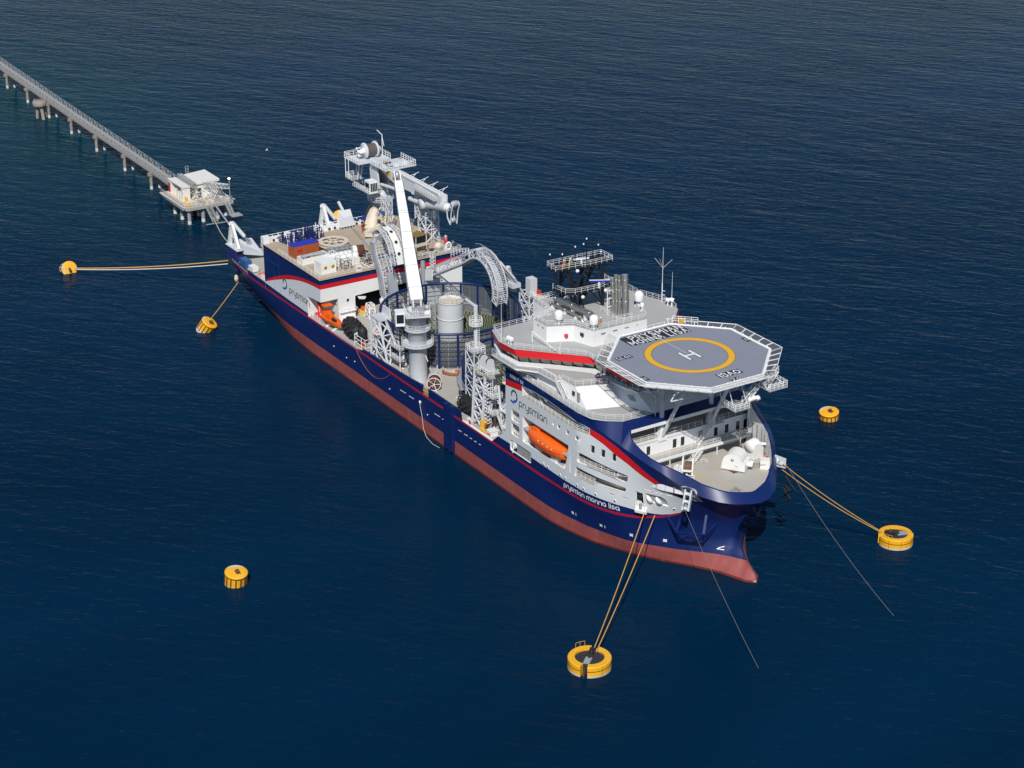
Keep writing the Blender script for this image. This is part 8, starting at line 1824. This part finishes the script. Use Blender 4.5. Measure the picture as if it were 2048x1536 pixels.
mb = MB(); mb.box(-210.4, -202.4, -.0, 5.8, 4.6, 8.0, 'hut'); mb.build('wall', T)
mb = MB(); P0 = [(-210.8, -.4, 8.0), (-202.0, -.4, 8.0), (-202.0, 6.2, 8.0), (-210.8, 6.2, 8.0)]; mb.hexa(P0 + [(-210.8, -.4, 8.2), (-202.0, -.4, 8.2), (-202.0, 6.2, 8.6), (-210.8, 6.2, 8.6)], 'hut'); mb.build('roof', T)
mb = MB(); mb.box(-202.4, -202.35, .4, 1.3, 4.6, 6.9, 'dark'); mb.build('door', T)
mb = MB(); mb.ladder((-211.0, 1.5, 8), (-211.0, 1.5, 10.2), .8, 'galv', (0, 1, 0), .4, .06); mb.path([(-211, 1.1, 10.2), (-211, 1.9, 10.2)], .06, 'galv', 4); mb.build('roof_ladder', T)
T = thing('gangway', 'grey steel pipe bridge, stairs and gangway frames at the front of the jetty platform', 'gangway', (-199, 1.5, 4.6))
mb = MB()
mb.lattice([(-201.8, 1.6, 7.4), (-201.8, 2.8, 7.4), (-201.8, 2.8, 8.5), (-201.8, 1.6, 8.5)], [(-196.6, 5.6, 7.4), (-196.6, 6.4, 7.4), (-196.6, 6.4, 8.5), (-196.6, 5.6, 8.5)], 'galv', 6, .08, .06)
mb.lattice([(-210, -1.6, 8.0), (-210, -.6, 8.0), (-210, -.6, 9.0), (-210, -1.6, 9.0)], [(-201.4, -1.4, 7.6), (-201.4, -.4, 7.6), (-201.4, -.4, 8.6), (-201.4, -1.4, 8.6)], 'galv', 7, .08, .06)
for k in range(60):
    a = V(rng.uniform(-201.6, -196), rng.uniform(-1.6, 6.6), rng.uniform(4.7, 7.8)); d = V(rng.uniform(-.9, .9), rng.uniform(-.9, .9), rng.uniform(-.7, .7)); mb.tube(a - d, a + d, rng.uniform(.05, .12), rng.choice(['galv', 'galv', 'grey_steel', 'white']), 5)
for k in range(4): mb.tube((-200.6 + k * .9, 2.4, 4.6), (-199.8 + k * .9, 3.6, 7.4), .16, 'crane_white', 7)
mb.build('pipework', T)
mb = MB(); mb.stairs((-196.2, -.1, 4.7), (-192.4, .3, .9), 1.3, (0, 1, 0), 'galv'); mb.bar((-196, 1.6, 4.8), (-189.8, 2.8, .5), .3, .3, 'galv'); mb.bar((-192.6, -2.2, .7), (-192.0, 2.8, .7), .2, .2, 'galv'); mb.build('boarding_stair', T)
T = thing('lamp_post', 'thin lamp post with a lit lamp at the right corner of the jetty platform', 'lamp post', (-195.2, 5.8, 4.6))
mb = MB(); mb.tube((-195.2, 5.8, 3.6), (-195.2, 5.8, 10.2), .1, 'galv', 6); mb.box(-196, -195, 5.4, 6.2, 3.9, 4.05, 'galv'); mb.build('pole', T); mb = MB(); mb.lathe([(0, 0), (.3, .1), (.34, .35), (0, .6)], (-195.2, 5.8, 10.2), 'lit', 10); mb.build('lamp', T)
# gull
T = thing('gull', 'white gull flying over the water above the stern', 'bird', (-207, 22, 12))
mb = MB(); c = V(-207, 22, 12)
mb.lathe([(0, -.35), (.08, -.25), (.13, 0), (.1, .2), (.06, .3), (0, .36)], c, 'gull', 10, (.5, .85, 0)); mb.build('body', T)
for s_ in (-1, 1): mb = MB(); d = Vector((.85, -.5, 0)) * s_; e = Vector((.5, .85, 0)); mb.hexa([c - e * .1, c + e * .14, c + e * .16 + d * .45 + V(0, 0, .2), c - e * .06 + d * .45 + V(0, 0, .2), c - e * .1 + V(0, 0, .03), c + e * .14 + V(0, 0, .03), c + e * .16 + d * .45 + V(0, 0, .23), c - e * .06 + d * .45 + V(0, 0, .23)], 'gull'); mb.hexa([c + e * .16 + d * .45 + V(0, 0, .2), c - e * .06 + d * .45 + V(0, 0, .2), c - e * .2 + d * .95 + V(0, 0, .08), c - e * .16 + d * .95 + V(0, 0, .08), c + e * .16 + d * .45 + V(0, 0, .23), c - e * .06 + d * .45 + V(0, 0, .23), c - e * .2 + d * .95 + V(0, 0, .1), c - e * .16 + d * .95 + V(0, 0, .1)], 'grey_steel'); mb.build('wing', T)

# ================================================================== PEOPLE
def body_mesh(pose):
    J = {'pel': (0, 0, .95), 'ch': (0, .0, 1.28), 'nk': (0, 0, 1.5), 'hd': (0, .02, 1.62), 'tp': (0, .01, 1.74)}
    lean = {'stand': 0, 'lean': .18}[pose]
    for k in ('ch', 'nk', 'hd', 'tp'): J[k] = (J[k][0], J[k][1] + lean * (J[k][2] - .95), J[k][2])
    for s_, n_ in ((-1, 'l'), (1, 'r')):
        J['hp' + n_] = (s_ * .1, 0, .9); J['kn' + n_] = (s_ * .12, .03 if s_ > 0 else -.01, .5); J['an' + n_] = (s_ * .13, -.03, .09); J['to' + n_] = (s_ * .14, .14, .05)
        J['sh' + n_] = (s_ * .19, lean * .48, 1.43); J['el' + n_] = (s_ * .27, lean * .3 + .0, 1.15) if pose == 'stand' else (s_ * .28, .2, 1.2); J['wr' + n_] = (s_ * .27, .1, .9) if pose == 'stand' else (s_ * .22, .42, 1.08); J['ha' + n_] = (s_ * .27, .12, .8) if pose == 'stand' else (s_ * .2, .5, 1.04)
    rad = {'pel': .15, 'ch': .16, 'nk': .065, 'hd': .1, 'tp': .08, 'hp': .1, 'kn': .075, 'an': .06, 'to': .05, 'sh': .075, 'el': .055, 'wr': .04, 'ha': .035}
    names = list(J); idx = {n_: i for i, n_ in enumerate(names)}
    E_ = [('pel', 'ch'), ('ch', 'nk'), ('nk', 'hd'), ('hd', 'tp')]
    for n_ in 'lr': E_ += [('pel', 'hp' + n_), ('hp' + n_, 'kn' + n_), ('kn' + n_, 'an' + n_), ('an' + n_, 'to' + n_), ('ch', 'sh' + n_), ('sh' + n_, 'el' + n_), ('el' + n_, 'wr' + n_), ('wr' + n_, 'ha' + n_)]
    me = bpy.data.meshes.new('person_skeleton'); me.from_pydata([J[n_] for n_ in names], [(idx[a], idx[c]) for a, c in E_], [])
    o = bpy.data.objects.new('person_skeleton', me); COL.objects.link(o)
    md = o.modifiers.new('skin', 'SKIN'); sk = me.skin_vertices[0].data
    for n_ in names:
        r_ = rad.get(n_, rad.get(n_[:2], .06)); sk[idx[n_]].radius = (r_, r_ * (.75 if n_ in ('pel', 'ch') else 1)); sk[idx[n_]].use_root = n_ == 'pel'
    o.modifiers.new('sub', 'SUBSURF').levels = 1
    dg = bpy.context.evaluated_depsgraph_get(); dg.update()
    out = bpy.data.meshes.new_from_object(o.evaluated_get(dg))
    bpy.data.objects.remove(o); bpy.data.meshes.remove(me)
    # five tapered fingers on each hand
    mb = MB(); vs = [tuple(v_.co) for v_ in out.vertices]; fs = [tuple(p.vertices) for p in out.polygons]
    mb.add(vs, fs, 'cloth_white', True)
    for n_ in 'lr':
        h = Vector(J['ha' + n_]); d = (h - Vector(J['wr' + n_])).normalized(); sd = Vector((1 if n_ == 'r' else -1, 0, 0))
        fd = d.cross(sd).normalized()
        for k, L in enumerate((.07, .085, .08, .065)):
            b_ = h + fd * (.03 - .02 * k); mb.tube(b_ - d * .02, b_ + d * L * .6 , .011, 'skin', 5, .009); mb.tube(b_ + d * L * .6, b_ + d * L - sd * .02, .009, 'skin', 5, .006)
        mb.tube(h - d * .05 + fd * .02, h + fd * .06, .012, 'skin', 5, .008)
    return mb
PB = {p: body_mesh(p) for p in ('stand', 'lean')}
def person(x, y, z, rz, top, legs, hat, pose, label):
    T = thing('person', label, 'person', (x, y, z), 'crew members')
    ca, sa = math.cos(rz), math.sin(rz); src = PB[pose]; mb = MB()
    def pt(p): return (x + p[0] * ca - p[1] * sa, y + p[0] * sa + p[1] * ca, z + p[2])
    vs = [pt(p) for p in src.v]
    for m_ in (top, legs, 'skin', 'dark'): mb.mi(m_)
    mb.v = vs
    for f, k in zip(src.f, src.m):
        c = [sum(src.v[i][q] for i in f) / len(f) for q in range(3)]
        m_ = top
        if c[2] > 1.53 or src.mats[k] == 'skin': m_ = 'skin'
        elif abs(c[0]) > .2 and (c[2] < .86 if pose == 'stand' else c[1] > .45): m_ = 'skin'
        elif c[2] < .13: m_ = 'dark'
        elif c[2] < .95 and abs(c[0]) < .21: m_ = legs
        mb.f.append(f); mb.m.append(mb.mi(m_)); mb.sm.append(True)
    mb.build('body', T)
    l = {'stand': 0, 'lean': .18}[pose]
    hb_ = MB(); hb_.lathe([(.155, 0), (.125, .015), (.12, .05), (.09, .11), (.03, .14), (0, .142)], pt((0, l * .72 + .01, 1.68)), hat, 14); hb_.build('helmet', T)
    fb = MB(); f0 = (0, l * .68 + .10, 1.63)
    fb.lathe([(0, -.02), (.018, 0), (0, .03)], pt((0, f0[1] + .012, 1.625)), 'skin', 6)
    for s_ in (-.035, .035): fb.lathe([(0, -.008), (.011, 0), (0, .008)], pt((s_, f0[1] - .002, 1.655)), 'dark', 6)
    fb.tube(pt((-.025, f0[1] - .01, 1.58)), pt((.025, f0[1] - .01, 1.58)), .006, 'dav_red', 4); fb.build('face', T)
    return T
person(-103.6, -8.0, 8, R(-60), 'hv_orange', 'hv_orange', 'lamp_white', 'lean', 'crew member in orange coveralls bending in the big door of the aft house')
person(-67.6, -9.6, 8, R(-40), 'cloth_white', 'cloth_white', 'lamp_white', 'stand', 'crew member in white coveralls beside the basket raft near the aft carousel')
person(-50.4, -15.2, 8, R(180), 'work_yellow', 'cloth_navy', 'mark_yellow', 'lean', 'crew member in yellow jacket and helmet leaning on the starboard bulwark amidships')
person(-116.4, 14.0, 17.8, R(-110), 'work_yellow', 'work_green', 'lamp_white', 'stand', 'crew member in yellow top and green trousers at the port rail of the aft house')
person(-113.0, 15.2, 17.8, R(-60), 'hv_orange', 'cloth_navy', 'lamp_white', 'stand', 'crew member in orange and dark clothing beside the boom rest')
person(-31.4, -4.4, 40.1, R(-80), 'hv_orange', 'hv_orange', 'lamp_white', 'stand', 'crew member in orange coveralls on the top platform of the black radar mast')
person(-31.6, -3.1, 40.1, R(-60), 'hv_yellow', 'hv_yellow', 'lamp_white', 'lean', 'crew member in lime yellow on the top platform of the black radar mast')
person(-21.5, -3.2, 32.3, R(-60), 'hv_orange', 'hv_orange', 'lamp_white', 'stand', 'crew member in orange coveralls at the front rail of the funnel house')
person(-54.2, -9.9 - 2.4, 8, R(-90), 'cloth_white', 'cloth_white', 'lamp_white', 'stand', 'crew member in white beside the forward carousel wall')
